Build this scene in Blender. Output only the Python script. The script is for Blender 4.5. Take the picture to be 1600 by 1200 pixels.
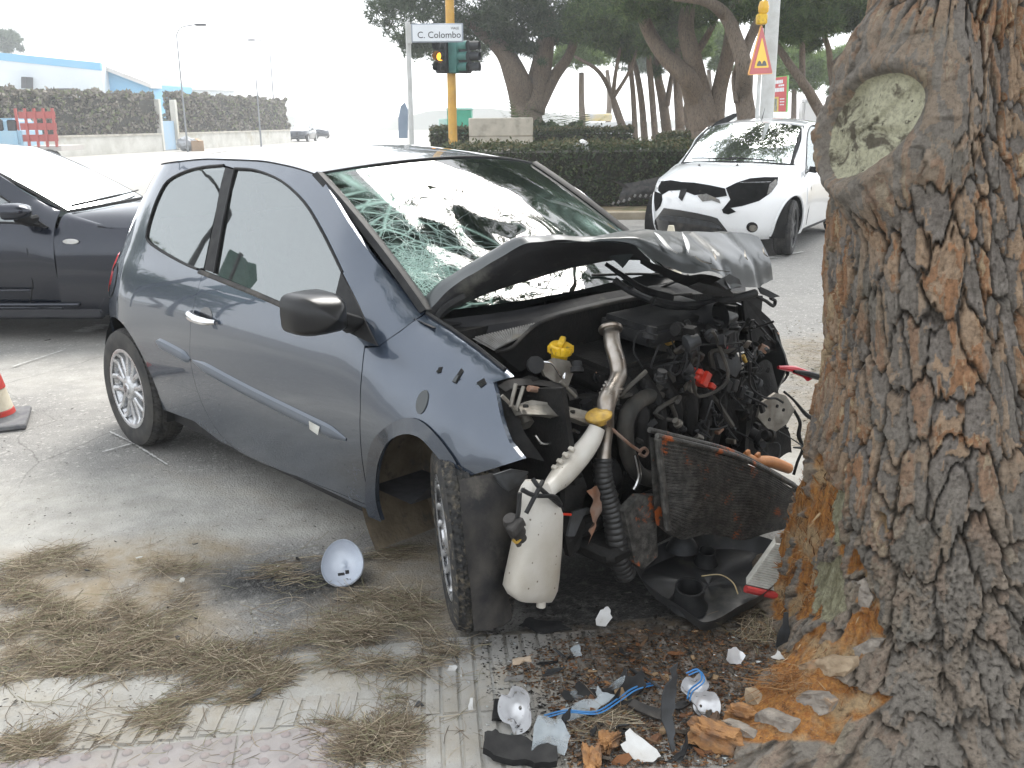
import bpy, bmesh, math, random
import numpy as np
from mathutils import Vector, Matrix
from mathutils.geometry import delaunay_2d_cdt
from math import pi, sin, cos, radians as R

for _o in list(bpy.data.objects): bpy.data.objects.remove(_o)
SC = bpy.context.scene
COL = SC.collection
random.seed(7); NP = np.random.default_rng(11)

# ------------------------------------------------------------------ camera
FPX, PIT, CH, ROLL = 1472.1, R(15.6), 1.5777, R(0.48)
_cp, _sp = cos(PIT), sin(PIT)
_F = Vector((0, _cp, -_sp)); _U0 = Vector((0, _sp, _cp)); _X0 = Vector((1, 0, 0))
_Rv = _X0*cos(ROLL) - _U0*sin(ROLL); _Uv = _X0*sin(ROLL) + _U0*cos(ROLL)
cam = bpy.data.objects.new('camera', bpy.data.cameras.new('camera'))
COL.objects.link(cam)
cam.matrix_world = Matrix(((_Rv.x, _Uv.x, -_F.x, 0), (_Rv.y, _Uv.y, -_F.y, 0), (_Rv.z, _Uv.z, -_F.z, CH), (0, 0, 0, 1)))
cam.data.sensor_width = 36; cam.data.lens = 36*FPX/1600
cam.data.clip_start = 0.05; cam.data.clip_end = 3000
SC.camera = cam

# ------------------------------------------------------------------ sky, sun, exposure
SUN_AZ, SUN_EL = R(19), R(52)          # azimuth from +Y towards +X
world = bpy.data.worlds.new('World'); SC.world = world; world.use_nodes = True
_nt = world.node_tree; _bg = _nt.nodes['Background']
_sky = _nt.nodes.new('ShaderNodeTexSky'); _sky.sky_type = 'NISHITA'; _sky.sun_disc = False
_sky.sun_elevation = SUN_EL; _sky.sun_rotation = SUN_AZ
_sky.air_density = 1.0; _sky.dust_density = 2.0; _sky.ozone_density = 1.0
_hs = _nt.nodes.new('ShaderNodeHueSaturation'); _hs.inputs['Saturation'].default_value = 0.22
_hs.inputs['Value'].default_value = 1.0
_nt.links.new(_sky.outputs[0], _hs.inputs['Color']); 
_cl = _nt.nodes.new('ShaderNodeMix'); _cl.data_type = 'RGBA'; _cl.inputs[0].default_value = .6; _cl.inputs[7].default_value = (6.6, 6.9, 7.2, 1)   # even bright overcast veil
_nt.links.new(_hs.outputs[0], _cl.inputs[6]); _nt.links.new(_cl.outputs[2], _bg.inputs['Color'])
_bg.inputs['Strength'].default_value = 0.135
sun = bpy.data.objects.new('sun', bpy.data.lights.new('sun', 'SUN')); COL.objects.link(sun)
sun.data.energy = 1.9; sun.data.angle = R(30); sun.data.color = (1, .965, .91)
_sd = Vector((sin(SUN_AZ)*cos(SUN_EL), cos(SUN_AZ)*cos(SUN_EL), sin(SUN_EL)))
sun.rotation_euler = (-_sd).to_track_quat('-Z', 'Y').to_euler()
sun.location = _sd*60
SC.view_settings.view_transform = 'Standard'; SC.view_settings.look = 'None'
SC.view_settings.gamma = 1; SC.view_settings.use_curve_mapping = False
SC.view_settings.exposure = 1.42
try:
    SC.cycles.max_bounces = 8; SC.cycles.transparent_max_bounces = 12; SC.cycles.use_denoising = True
    SC.cycles.volume_bounces = 1; SC.cycles.caustics_reflective = False; SC.cycles.caustics_refractive = False
    SC.cycles.sample_clamp_indirect = 6
except Exception: pass

HAZE = .0017
# ------------------------------------------------------------------ geometry helpers
def ray(px, py):
    a = (px-800)/FPX; b = (600-py)/FPX
    d = _Rv*a + _Uv*b + _F
    return d                                       # d at unit depth
O = Vector((0, 0, CH))
def G(px, py, z=0.0):                              # point on the level z under a photo pixel
    d = ray(px, py); return O + d*((z-CH)/d.z)
def Gv(px, py, z=0.0):
    a = (np.asarray(px)-800)/FPX; b = (600-np.asarray(py))/FPX
    d = a[:, None]*np.array(_Rv)+b[:, None]*np.array(_Uv)+np.array(_F); return np.array([0, 0, CH])+d*((z-CH)/d[:, 2])[:, None]
def P(px, py, Y):                                  # point at world distance Y
    d = ray(px, py); return O + d*(Y/d.y)
class Frame:
    def __init__(s, x, y, yaw, z=0, sc=1):
        s.m = Matrix.Translation((x, y, z)) @ Matrix.Rotation(yaw, 4, 'Z') @ Matrix.Scale(sc, 4)
        s.i = s.m.inverted()
        s.o = s.i @ O; s.r = s.i.to_3x3()
    def ray(s, px, py): return s.r @ ray(px, py)
    def atx(s, px, py, x):
        d = s.ray(px, py); return s.o + d*((x-s.o.x)/d.x)
    def aty(s, px, py, y):
        d = s.ray(px, py); return s.o + d*((y-s.o.y)/d.y)
    def atz(s, px, py, z):
        d = s.ray(px, py); return s.o + d*((z-s.o.z)/d.z)
CL = Frame(0.4580, 3.2603, R(-46.09))

def cat(pts, k=6, closed=False):                   # Catmull-Rom resample
    p = [Vector(q) for q in pts]; n = len(p)
    if k <= 1 or n < 3: return p
    out = []
    rng = range(n if closed else n-1)
    for i in rng:
        if closed: a, b, c, d = p[(i-1) % n], p[i], p[(i+1) % n], p[(i+2) % n]
        else:
            b, c = p[i], p[i+1]
            a = p[i-1] if i else b*2-c
            d = p[i+2] if i+2 < n else c*2-b
        for j in range(k):
            t = j/k
            out.append(0.5*((2*b)+(c-a)*t+(2*a-5*b+4*c-d)*t*t+(3*b-a-3*c+d)*t**3))
    if not closed: out.append(p[-1])
    return out
def interp(xs, ys):                                # monotone cubic
    xs = np.array(xs, float); ys = np.array(ys, float)
    h = np.diff(xs); dl = np.diff(ys)/h; m = np.zeros(len(xs))
    m[0] = dl[0]; m[-1] = dl[-1]
    for i in range(1, len(xs)-1):
        m[i] = 0 if dl[i-1]*dl[i] <= 0 else 2*dl[i-1]*dl[i]/(dl[i-1]+dl[i])
    def f(x):
        x = np.clip(x, xs[0], xs[-1])
        i = np.clip(np.searchsorted(xs, x, side='right')-1, 0, len(h)-1)
        t = (x-xs[i])/h[i]
        r = ys[i]*(1+2*t)*(1-t)**2 + ys[i+1]*t*t*(3-2*t) + h[i]*m[i]*t*(1-t)**2 + h[i]*m[i+1]*t*t*(t-1)
        return float(r) if np.ndim(r) == 0 else r
    return f
def inpoly(x, y, poly):
    x = np.asarray(x, float); y = np.asarray(y, float); r = np.zeros(x.shape, bool)
    n = len(poly)
    for i in range(n):
        x1, y1 = poly[i][0], poly[i][1]; x2, y2 = poly[(i+1) % n][0], poly[(i+1) % n][1]
        c = ((y1 > y) != (y2 > y)) & (x < (x2-x1)*(y-y1)/((y2-y1) if y2 != y1 else 1e-12)+x1)
        r ^= c
    return r
def sdpoly(x, y, poly):                            # signed distance, negative inside
    d = np.full(np.shape(x), 1e9); n = len(poly)
    for i in range(n):
        ax, ay = poly[i][0], poly[i][1]; bx, by = poly[(i+1) % n][0]-ax, poly[(i+1) % n][1]-ay
        t = np.clip(((x-ax)*bx+(y-ay)*by)/(bx*bx+by*by+1e-12), 0, 1)
        d = np.minimum(d, np.hypot(x-ax-t*bx, y-ay-t*by))
    return np.where(inpoly(x, y, poly), -d, d)
# vectorised value noise / cell noise
def _h(ix, iy, iz, s=0):
    n = (ix.astype(np.int64)*374761393 + iy.astype(np.int64)*668265263 + iz.astype(np.int64)*2147483647 + s*1274126177) & 0xffffffff
    n = ((n ^ (n >> 13))*1274126177) & 0xffffffff
    n = ((n ^ (n >> 15))*2246822519) & 0xffffffff
    return ((n ^ (n >> 16)) & 0xffffff)/float(0xffffff)
def vnoise(x, y, z, s=0):
    x, y, z = np.broadcast_arrays(np.asarray(x, float), np.asarray(y, float), np.asarray(z, float))
    ix, iy, iz = np.floor(x), np.floor(y), np.floor(z)
    fx, fy, fz = x-ix, y-iy, z-iz
    fx, fy, fz = [f*f*(3-2*f) for f in (fx, fy, fz)]
    r = 0
    for a in (0, 1):
        for b in (0, 1):
            for c in (0, 1):
                w = (fx if a else 1-fx)*(fy if b else 1-fy)*(fz if c else 1-fz)
                r = r + w*_h(ix+a, iy+b, iz+c, s)
    return r*2-1
def fbm(x, y, z, o=4, s=0):
    r = 0; a = .5; f = 1
    for i in range(o):
        r = r + a*vnoise(np.asarray(x)*f, np.asarray(y)*f, np.asarray(z)*f, s+i); a *= .5; f *= 2.03
    return r
def sst(a, b, x):
    t = np.clip((x-a)/(b-a), 0, 1); return t*t*(3-2*t)

class MB:
    def __init__(s): s.V = []; s.F = []; s.M = []
    def add(s, V, F, m=0):
        o = len(s.V); s.V.extend([tuple(v) for v in V])
        for f in F: s.F.append(tuple(i+o for i in f)); s.M.append(m)
        return s
    def box(s, c, size, rot=None, m=0, bev=0.0, seg=1):
        bm = bmesh.new(); bmesh.ops.create_cube(bm, size=1)
        for v in bm.verts: v.co = Vector((v.co.x*size[0], v.co.y*size[1], v.co.z*size[2]))
        if bev: bmesh.ops.bevel(bm, geom=bm.edges[:], offset=bev, segments=seg, affect='EDGES')
        T = Matrix.Translation(c) @ (rot.to_4x4() if rot is not None else Matrix.Identity(4))
        bm.verts.index_update()
        s.add([T @ v.co for v in bm.verts], [[v.index for v in f.verts] for f in bm.faces], m); bm.free(); return s
    def tube(s, pts, r, n=8, m=0, k=1, caps=True, flat=1.0):
        rr = r if isinstance(r, (list, tuple)) else [r]*len(pts)
        if k > 1 and len(pts) > 2:
            q = cat([(p[0], p[1], p[2]) for p in pts], k)
            rr = [v.x for v in cat([(a, 0, 0) for a in rr], k)]
            pts = q
        pts = [Vector(p) for p in pts]
        V = []; F = []; N = len(pts); up = None
        for i in range(N):
            t = (pts[min(i+1, N-1)]-pts[max(i-1, 0)])
            if t.length < 1e-9: t = Vector((0, 0, 1))
            t.normalize()
            if up is None:
                up = t.orthogonal().normalized()
            up = (up - t*up.dot(t))
            if up.length < 1e-6: up = t.orthogonal()
            up.normalize(); b = t.cross(up)
            for j in range(n):
                a = 2*pi*j/n; V.append(pts[i]+(up*cos(a)+b*sin(a)*flat)*rr[i])
        for i in range(N-1):
            for j in range(n):
                F.append((i*n+j, i*n+(j+1) % n, (i+1)*n+(j+1) % n, (i+1)*n+j))
        if caps:
            F.append(tuple(reversed(range(n)))); F.append(tuple(range((N-1)*n, N*n)))
        return s.add(V, F, m)
    def lathe(s, prof, mat4=None, n=24, m=0, closed=False, a0=0, a1=2*pi):
        T = mat4 or Matrix.Identity(4); V = []; F = []; L = len(prof)
        full = abs(a1-a0-2*pi) < 1e-6; nn = n if full else n+1
        for j in range(nn):
            a = a0+(a1-a0)*j/n
            for (r, z) in prof: V.append(T @ Vector((r*cos(a), r*sin(a), z)))
        for j in range(n):
            j2 = (j+1) % nn
            for i in range(L if closed else L-1):
                i2 = (i+1) % L
                F.append((j*L+i, j2*L+i, j2*L+i2, j*L+i2))
        return s.add(V, F, m)
    def grid(s, A, m=0, flip=False, closeu=False):                # A: rows of points
        nr = len(A); nc = len(A[0]); V = [p for r in A for p in r]; F = []
        for i in range(nr if closeu else nr-1):
            i2 = (i+1) % nr
            for j in range(nc-1):
                f = (i*nc+j, i*nc+j+1, i2*nc+j+1, i2*nc+j)
                F.append(f[::-1] if flip else f)
        return s.add(V, F, m)
    def prism(s, poly, d, m=0, bev=0):                   # poly: 3D loop, d: extrusion vector
        n = len(poly); d = Vector(d); A = [Vector(p) for p in poly]; B = [p+d for p in A]
        F = [tuple(range(n))[::-1], tuple(range(n, 2*n))]+[(i, (i+1) % n, n+(i+1) % n, n+i) for i in range(n)]
        return s.add(A+B, F, m)
    def build(s, name, mat, parent=None, smooth=True, ang=38, **kw):
        me = bpy.data.meshes.new(name)
        me.from_pydata([tuple(v) for v in s.V], [], s.F)
        mats = mat if isinstance(mat, (list, tuple)) else [mat]
        for q in mats: me.materials.append(q)
        if len(mats) > 1: me.polygons.foreach_set('material_index', s.M)
        return fin(name, me, parent, smooth, ang, **kw)
def fin(name, me, parent=None, smooth=True, ang=38, **kw):
    if smooth:
        me.polygons.foreach_set('use_smooth', [True]*len(me.polygons))
        if ang: me.set_sharp_from_angle(angle=R(ang))
    me.update()
    o = bpy.data.objects.new(name, me); COL.objects.link(o)
    if parent is not None: o.parent = parent
    for k, v in kw.items(): o[k] = v
    return o
def npmesh(name, V, F, mat, parent=None, smooth=True, ang=None, attrs=None, **kw):   # numpy verts, tri/quad array
    me = bpy.data.meshes.new(name); V = np.asarray(V, np.float32); F = np.asarray(F, np.int32)
    nf, k = F.shape
    me.vertices.add(len(V)); me.vertices.foreach_set('co', V.ravel())
    me.loops.add(nf*k); me.loops.foreach_set('vertex_index', F.ravel())
    me.polygons.add(nf); me.polygons.foreach_set('loop_start', np.arange(0, nf*k, k, dtype=np.int32))
    me.update(calc_edges=True); me.validate()
    for nme, arr in (attrs or {}).items():
        arr = np.asarray(arr, np.float32)
        if arr.ndim == 1:
            a = me.attributes.new(nme, 'FLOAT', 'POINT'); a.data.foreach_set('value', arr)
        else:
            a = me.attributes.new(nme, 'FLOAT_COLOR', 'POINT')
            c = np.ones((len(V), 4), np.float32); c[:, :3] = arr; a.data.foreach_set('color', c.ravel())
    for q in (mat if isinstance(mat, (list, tuple)) else [mat]): me.materials.append(q)
    return fin(name, me, parent, smooth, ang, **kw)
def T(name, label, cate, m=None, group=None):       # an Empty at the thing's base
    o = bpy.data.objects.new(name, None); COL.objects.link(o)
    if m is not None: o.matrix_world = m if isinstance(m, Matrix) else Matrix.Translation(m)
    o.empty_display_size = .1
    return tag(o, label, cate, group)
def tag(o, label, cate, group=None):
    o['label'] = label; o['category'] = cate
    if group: o['group'] = group
    return o
def dup(root, m, label=None):                       # copy of a thing with its parts and sub-parts
    r = root.copy(); COL.objects.link(r); r.matrix_world = m
    if label: r['label'] = label
    kids(root, r); return r
def kids(a, b):
    for c in [o for o in CH_OF.get(a.name, [])] or list(a.children):
        d = c.copy(); COL.objects.link(d); d.parent = b; kids(c, d)
CH_OF = {}
def place(o, m): o.matrix_world = m; return o
def cdt(poly, sp, holes=(), inner=True):            # triangulate a 2D polygon with inner points
    poly = [(float(a), float(b)) for a, b in poly]
    pts = []; edges = []
    def ring(pl):
        o = len(pts); q = []
        n = len(pl)
        for i in range(n):
            a = pl[i]; b = pl[(i+1) % n]; L = math.hypot(b[0]-a[0], b[1]-a[1]); k = max(1, int(round(L/sp)))
            for j in range(k): q.append((a[0]+(b[0]-a[0])*j/k, a[1]+(b[1]-a[1])*j/k))
        pts.extend(q); edges.extend([(o+i, o+(i+1) % len(q)) for i in range(len(q))])
        return q
    outer = ring(poly); hs = [ring([(float(a), float(b)) for a, b in h]) for h in holes]
    nb = len(pts)
    if inner:
        xs = [p[0] for p in poly]; ys = [p[1] for p in poly]
        X, Y = np.meshgrid(np.arange(min(xs)+sp*.5, max(xs), sp), np.arange(min(ys)+sp*.5, max(ys), sp*.87))
        X = X + (np.arange(X.shape[0]) % 2)[:, None]*sp*.5
        X = X.ravel(); Y = Y.ravel()
        ok = sdpoly(X, Y, outer) < -sp*.45
        for h in hs: ok &= sdpoly(X, Y, h) > sp*.45
        pts.extend(list(zip(X[ok].tolist(), Y[ok].tolist())))
    r = delaunay_2d_cdt([Vector(p) for p in pts], edges, [], 0, 1e-6)
    V = [(v.x, v.y) for v in r[0]]; F = [tuple(f) for f in r[2]]
    c = np.array([[sum(V[i][0] for i in f)/len(f), sum(V[i][1] for i in f)/len(f)] for f in F])
    ok = inpoly(c[:, 0], c[:, 1], outer)
    for h in hs: ok &= ~inpoly(c[:, 0], c[:, 1], h)
    F = [f for f, k in zip(F, ok) if k]
    return V, F
def bound(F):                                        # directed boundary edges
    e = {}
    for f in F:
        for i in range(len(f)):
            a, b = f[i], f[(i+1) % len(f)]
            if (b, a) in e: del e[(b, a)]
            else: e[(a, b)] = 1
    return list(e)
def rim(V, F, off):                                  # turn panel edges inwards: off = per-vertex Vector
    n = len(V); V = [Vector(v) for v in V]; ed = bound(F); mp = {}; V2 = list(V); F2 = list(F)
    for a, b in ed:
        for i in (a, b):
            if i not in mp: mp[i] = len(V2); V2.append(V[i]+off(i))
        F2.append((b, a, mp[a], mp[b]))
    return V2, F2
# ------------------------------------------------------------------ materials
class N:                                             # tiny node helper
    def __init__(s, name):
        s.m = bpy.data.materials.new(name); s.m.use_nodes = True; s.t = s.m.node_tree
        s.b = s.t.nodes['Principled BSDF']; s.out = s.t.nodes['Material Output']
        s._tc = None
    def new(s, typ, **kw):
        n = s.t.nodes.new('ShaderNode'+typ)
        for k, v in kw.items():
            if k[0] == '_': setattr(n, k[1:], v)
            else: s.set(n, k.replace('_', ' '), v)
        return n
    def set(s, n, k, v):
        i = n.inputs[int(k[1:])] if k[0] == '#' else n.inputs[k]
        if hasattr(v, 'is_output') or isinstance(v, bpy.types.NodeSocket): s.t.links.new(v, i)
        else: i.default_value = v if not (isinstance(v, tuple) and len(v) == 3 and i.type == 'RGBA') else (*v, 1)
    def P(s, **kw):
        for k, v in kw.items(): s.set(s.b, k.replace('_', ' '), v)
        return s
    def co(s, which='Object'):
        if s._tc is None: s._tc = s.t.nodes.new('ShaderNodeTexCoord')
        return s._tc.outputs[which]
    def noise(s, scale, detail=4, rough=.55, vec=None, dist=0, out=0):
        n = s.new('TexNoise', Scale=scale, Detail=detail, Roughness=rough, Distortion=dist)
        s.t.links.new(vec or s.co(), n.inputs['Vector']); return n.outputs[out]
    def voro(s, scale, feature='F1', vec=None, out='Distance', rnd=1):
        n = s.new('TexVoronoi', Scale=scale, _feature=feature, Randomness=rnd)
        s.t.links.new(vec or s.co(), n.inputs['Vector']); return n.outputs[out]
    def ramp(s, fac, stops, interp='LINEAR'):
        n = s.t.nodes.new('ShaderNodeValToRGB'); n.color_ramp.interpolation = interp; e = n.color_ramp.elements
        while len(e) > len(stops): e.remove(e[-1])
        while len(e) < len(stops): e.new(0.5)
        for q, (p, c) in zip(e, stops):
            q.position = p; q.color = (*c, 1) if isinstance(c, tuple) else (c, c, c, 1)
        s.t.links.new(fac, n.inputs[0]); return n.outputs[0]
    def mix(s, f, a, b, bl='MIX'):
        n = s.t.nodes.new('ShaderNodeMix'); n.data_type = 'RGBA'; n.blend_type = bl
        for i, v in ((0, f), (6, a), (7, b)):
            if isinstance(v, bpy.types.NodeSocket): s.t.links.new(v, n.inputs[i])
            else: n.inputs[i].default_value = (*v, 1) if isinstance(v, tuple) else v
        return n.outputs[2]
    def math(s, op, a, b=0.5, c=None, clamp=False):
        n = s.t.nodes.new('ShaderNodeMath'); n.operation = op; n.use_clamp = clamp
        for i, v in enumerate((a, b, c)):
            if v is None: continue
            if isinstance(v, bpy.types.NodeSocket): s.t.links.new(v, n.inputs[i])
            else: n.inputs[i].default_value = v
        return n.outputs[0]
    def attr(s, name, out=2):
        n = s.t.nodes.new('ShaderNodeAttribute'); n.attribute_name = name; return n.outputs[out]
    def mapv(s, vec=None, scale=(1, 1, 1), rot=(0, 0, 0), loc=(0, 0, 0)):
        n = s.t.nodes.new('ShaderNodeMapping'); n.inputs['Scale'].default_value = scale
        n.inputs['Rotation'].default_value = rot; n.inputs['Location'].default_value = loc
        s.t.links.new(vec or s.co(), n.inputs['Vector']); return n.outputs[0]
    def bump(s, h, strength=.5, dist=.01, nrm=None):
        n = s.new('Bump', Strength=strength, Distance=dist); s.t.links.new(h, n.inputs['Height'])
        if nrm: s.t.links.new(nrm, n.inputs['Normal'])
        s.t.links.new(n.outputs[0], s.b.inputs['Normal']); return n.outputs[0]
    def rnd(s):                                       # random per loose island
        return s.t.nodes.new('ShaderNodeNewGeometry').outputs['Random Per Island']

def M(name, c1, c2=None, scale=8, rough=.6, metal=0, bump=0, bscale=60, coat=0, detail=5, lo=.35, hi=.65, spec=.5, c3=None, s3=3, l3=.55, h3=.7, rv=0):
    n = N(name)
    if c2 is None: c2 = tuple(x*.75 for x in c1)
    col = n.mix(n.ramp(n.noise(scale, detail), [(lo, 0.), (hi, 1.)]), c1, c2)
    if c3: col = n.mix(n.ramp(n.noise(s3, 6, .65), [(l3, 0.), (h3, 1.)]), col, c3)
    n.P(Base_Color=col, Roughness=rough, Metallic=metal, Coat_Weight=coat, Specular_IOR_Level=spec)
    if rv: n.P(Roughness=n.ramp(n.noise(scale*1.7, 5), [(.3, max(.02, rough-rv)), (.7, min(1, rough+rv))]))
    if bump: n.bump(n.noise(bscale, 5), bump, .01)
    return n.m
def islands(name, cols, rough=.7, spec=.3, trans=0, bump=0, noise=None):        # colour per loose island
    n = N(name); r = n.rnd(); k = len(cols)
    c = n.ramp(r, [((i+.0)/k, cc) for i, cc in enumerate(cols)], 'CONSTANT')
    if noise: c = n.mix(n.ramp(n.noise(noise, 4), [(.3, 0.), (.7, .55)]), c, tuple(x*.55 for x in cols[0]))
    n.P(Base_Color=c, Roughness=rough, Specular_IOR_Level=spec)
    if trans:
        tr = n.new('BsdfTranslucent'); n.t.links.new(c, tr.inputs['Color'])
        mx = n.new('MixShader', Fac=trans); n.t.links.new(n.b.outputs[0], mx.inputs[1]); n.t.links.new(tr.outputs[0], mx.inputs[2])
        n.t.links.new(mx.outputs[0], n.out.inputs['Surface'])
    if bump: n.bump(n.noise(90, 5), bump, .01)
    return n.m

def paint(name, c, fleck, dirt, dscale=2.5, damt=.5, coat=1.0, rough=.24, metal=.6, c_rough=.02):
    n = N(name)
    fl = n.ramp(n.noise(900, 1), [(.4, 0.), (.75, 1.)])
    col = n.mix(fl, c, fleck)
    z = n.new('SeparateXYZ'); n.t.links.new(n.co(), z.inputs[0])
    low = n.ramp(z.outputs['Z'], [(.18, 1.), (.75, .15)])
    d = n.ramp(n.noise(dscale, 8, .7), [(.42, 0.), (.72, 1.)])
    d2 = n.ramp(n.noise(38, 6, .7), [(.5, 0.), (.75, 1.)])
    dm = n.math('MULTIPLY', n.math('ADD', n.math('MULTIPLY', d, .7), n.math('MULTIPLY', d2, .35)), n.math('MULTIPLY', low, damt), clamp=True)
    n.P(Base_Color=n.mix(dm, col, dirt), Metallic=n.math('SUBTRACT', metal, n.math('MULTIPLY', dm, metal), clamp=True),
        Roughness=n.math('ADD', rough, n.math('MULTIPLY', dm, .4)), Coat_Weight=n.math('SUBTRACT', coat, n.math('MULTIPLY', dm, coat)), Coat_Roughness=c_rough, Coat_IOR=1.6)
    return n.m
MAT = {}
MAT['clio'] = paint('grey_blue_paint', (.030, .042, .064), (.070, .094, .132), (.17, .165, .155), damt=.22)
MAT['clio_dark'] = paint('grey_blue_paint_scuffed_darkened', (.022, .027, .029), (.035, .042, .044), (.13, .125, .115), dscale=5, damt=.7, c_rough=.10, metal=.15, rough=.4, coat=.32)  # scuffed copy, base darkened to put the bonnet's dark tree reflection in colour
MAT['bmw'] = paint('navy_paint', (.002, .005, .014), (.004, .009, .022), (.10, .10, .10), damt=.03, coat=.7)
MAT['white'] = paint('white_paint', (.78, .79, .80), (.8, .8, .8), (.45, .43, .40), damt=.3, metal=0, rough=.35)
MAT['rubber'] = M('tyre_rubber', (.018, .018, .019), (.05, .047, .042), 14, .8, bump=.15, bscale=120)
MAT['mudrub'] = M('muddy_rubber', (.020, .020, .020), (.13, .11, .08), 42, .85, bump=.4, bscale=160, lo=.52, hi=.66, c3=(.05, .045, .036), s3=6)
MAT['alloy'] = M('alloy_wheel', (.55, .56, .58), (.42, .42, .42), 30, .32, metal=.75, rv=.1)
MAT['alloyd'] = M('dark_alloy_wheel', (.035, .035, .038), (.06, .06, .06), 30, .4, metal=.4)
MAT['black'] = M('black_plastic', (.014, .014, .015), (.028, .028, .028), 20, .5, bump=.08, bscale=300)
MAT['blackdusty'] = M('dusty_black_plastic', (.022, .022, .023), (.06, .055, .05), 12, .6, bump=.15, bscale=180, c3=(.11, .10, .085), s3=5)
MAT['blackgloss'] = M('gloss_black', (.012, .012, .013), (.02, .02, .02), 10, .12, coat=.6)
MAT['mirrorblk'] = M('mirror_black', (.010, .010, .011), (.016, .016, .016), 10, .28, coat=.12, spec=.3)
MAT['felt'] = M('bonnet_underside', (.018, .018, .019), (.03, .03, .032), 6, .62, bump=.2, bscale=30, c3=(.07, .068, .06), s3=7)
MAT['soot'] = M('engine_grime', (.008, .008, .008), (.018, .017, .016), 14, .65, bump=.4, bscale=90, c3=(.05, .043, .033), s3=9, l3=.62)
MAT['greyp'] = M('grey_plastic', (.055, .058, .062), (.03, .03, .03), 16, .55, bump=.1)
MAT['greyrib'] = M('dusty_grey_plastic', (.20, .195, .185), (.12, .115, .105), 40, .7, c3=(.22, .19, .14), s3=10)
MAT['chrome'] = M('polished_metal', (.72, .72, .73), (.6, .6, .6), 10, .16, metal=1)
MAT['steel'] = M('grubby_steel', (.40, .37, .34), (.26, .22, .18), 14, .36, metal=.9, c3=(.16, .10, .06), s3=9, rv=.12)
MAT['galv'] = M('bare_metal', (.26, .245, .215), (.14, .125, .105), 18, .5, metal=.6, bump=.1, c3=(.12, .10, .08), s3=8)
MAT['rustpipe'] = M('rusty_metal', (.30, .15, .09), (.36, .27, .22), 20, .5, metal=.5, bump=.2)
MAT['hose'] = M('rubber_hose', (.040, .039, .036), (.075, .068, .058), 16, .62, bump=.15, c3=(.11, .095, .075), s3=6)
MAT['corr'] = M('corrugated_hose', (.02, .02, .02), (.035, .034, .033), 12, .38)
MAT['yellow'] = M('yellow_plastic', (.72, .46, .02), (.55, .34, .02), 25, .4, c3=(.14, .10, .04), s3=30, l3=.58)
MAT['yellowd'] = M('dirty_yellow_plastic', (.50, .31, .035), (.28, .17, .04), 40, .5, c3=(.10, .07, .03), s3=26)
for k_ in ('black', 'blackdusty', 'felt', 'soot', 'greyp', 'hose', 'corr', 'cavity_shade'):
    if k_ in MAT: MAT[k_].node_tree.nodes['Principled BSDF'].inputs['Specular IOR Level'].default_value = {'corr': .4, 'greyp': .3, 'hose': .25}.get(k_, .16)
MAT['red'] = M('red_plastic', (.62, .045, .02), (.45, .03, .015), 20, .35)
MAT['redcable'] = M('red_cable', (.50, .015, .03), (.4, .01, .02), 20, .35)
MAT['orangep'] = M('orange_plastic', (.55, .24, .085), (.42, .16, .05), 18, .5)
MAT['taill'] = M('red_lamp_lens', (.62, .03, .03), (.5, .02, .03), 5, .1, coat=.7)
MAT['bluew'] = M('blue_wire', (.03, .17, .42), (.05, .2, .45), 20, .4)
MAT['bottle'] = None
n = N('milky_bottle'); n.P(Base_Color=n.mix(n.ramp(n.voro(34), [(.07, .9), (.13, 0.)]), n.mix(n.ramp(n.noise(5, 6), [(.35, 0.), (.7, 1.)]), (.52, .50, .46), (.34, .305, .25)), (.09, .065, .04)), Roughness=.38, Subsurface_Weight=.25, Subsurface_Radius=(.02, .02, .018), Subsurface_Scale=.5)
MAT['bottle'] = n.m
MAT['whitep'] = M('white_plastic', (.56, .56, .55), (.44, .43, .41), 12, .35, c3=(.25, .22, .18), s3=20, l3=.6)
MAT['cavity_shade'] = M('painted_cavity_shade', (.006, .006, .006), (.012, .012, .012), 14, 1, spec=.05, c3=(.04, .036, .03), s3=16, l3=.62)  # near-black for flat patches that stand in for shade inside openings
MAT['silverref'] = M('lamp_reflector', (.70, .70, .71), (.55, .55, .56), 14, .25, metal=.35, c3=(.2, .17, .13), s3=18, l3=.62)
MAT['paper'] = M('filter_paper', (.56, .56, .52), (.42, .41, .37), 30, .8)
MAT['redrub'] = M('red_filter_frame', (.56, .06, .055), (.42, .05, .05), 20, .45)
MAT['seat'] = M('dark_seat_cloth', (.03, .03, .033), (.05, .05, .055), 30, .9)
MAT['soil'] = M('muddy_liner', (.17, .135, .09), (.09, .07, .045), 8, .9, bump=.5, bscale=40, c3=(.05, .045, .04), s3=14)
n = N('clear_window'); fr = n.new('Fresnel', IOR=2.7); gl = n.new('BsdfGlossy', Roughness=.015); gl.inputs['Color'].default_value = (.95, 1, 1, 1)
tr = n.new('BsdfTransparent'); tr.inputs['Color'].default_value = (.50, .60, .58, 1)
mx = n.new('MixShader'); n.t.links.new(fr.outputs[0], mx.inputs[0]); n.t.links.new(tr.outputs[0], mx.inputs[1]); n.t.links.new(gl.outputs[0], mx.inputs[2])
df = n.new('BsdfDiffuse'); df.inputs['Color'].default_value = (.55, .56, .54, 1)
mx2 = n.new('MixShader'); n.t.links.new(n.ramp(n.noise(3, 6, .7), [(.45, .015), (.8, .07)]), mx2.inputs[0]); n.t.links.new(mx.outputs[0], mx2.inputs[1]); n.t.links.new(df.outputs[0], mx2.inputs[2])
n.t.links.new(mx2.outputs[0], n.out.inputs['Surface']); MAT['glass'] = n.m
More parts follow.
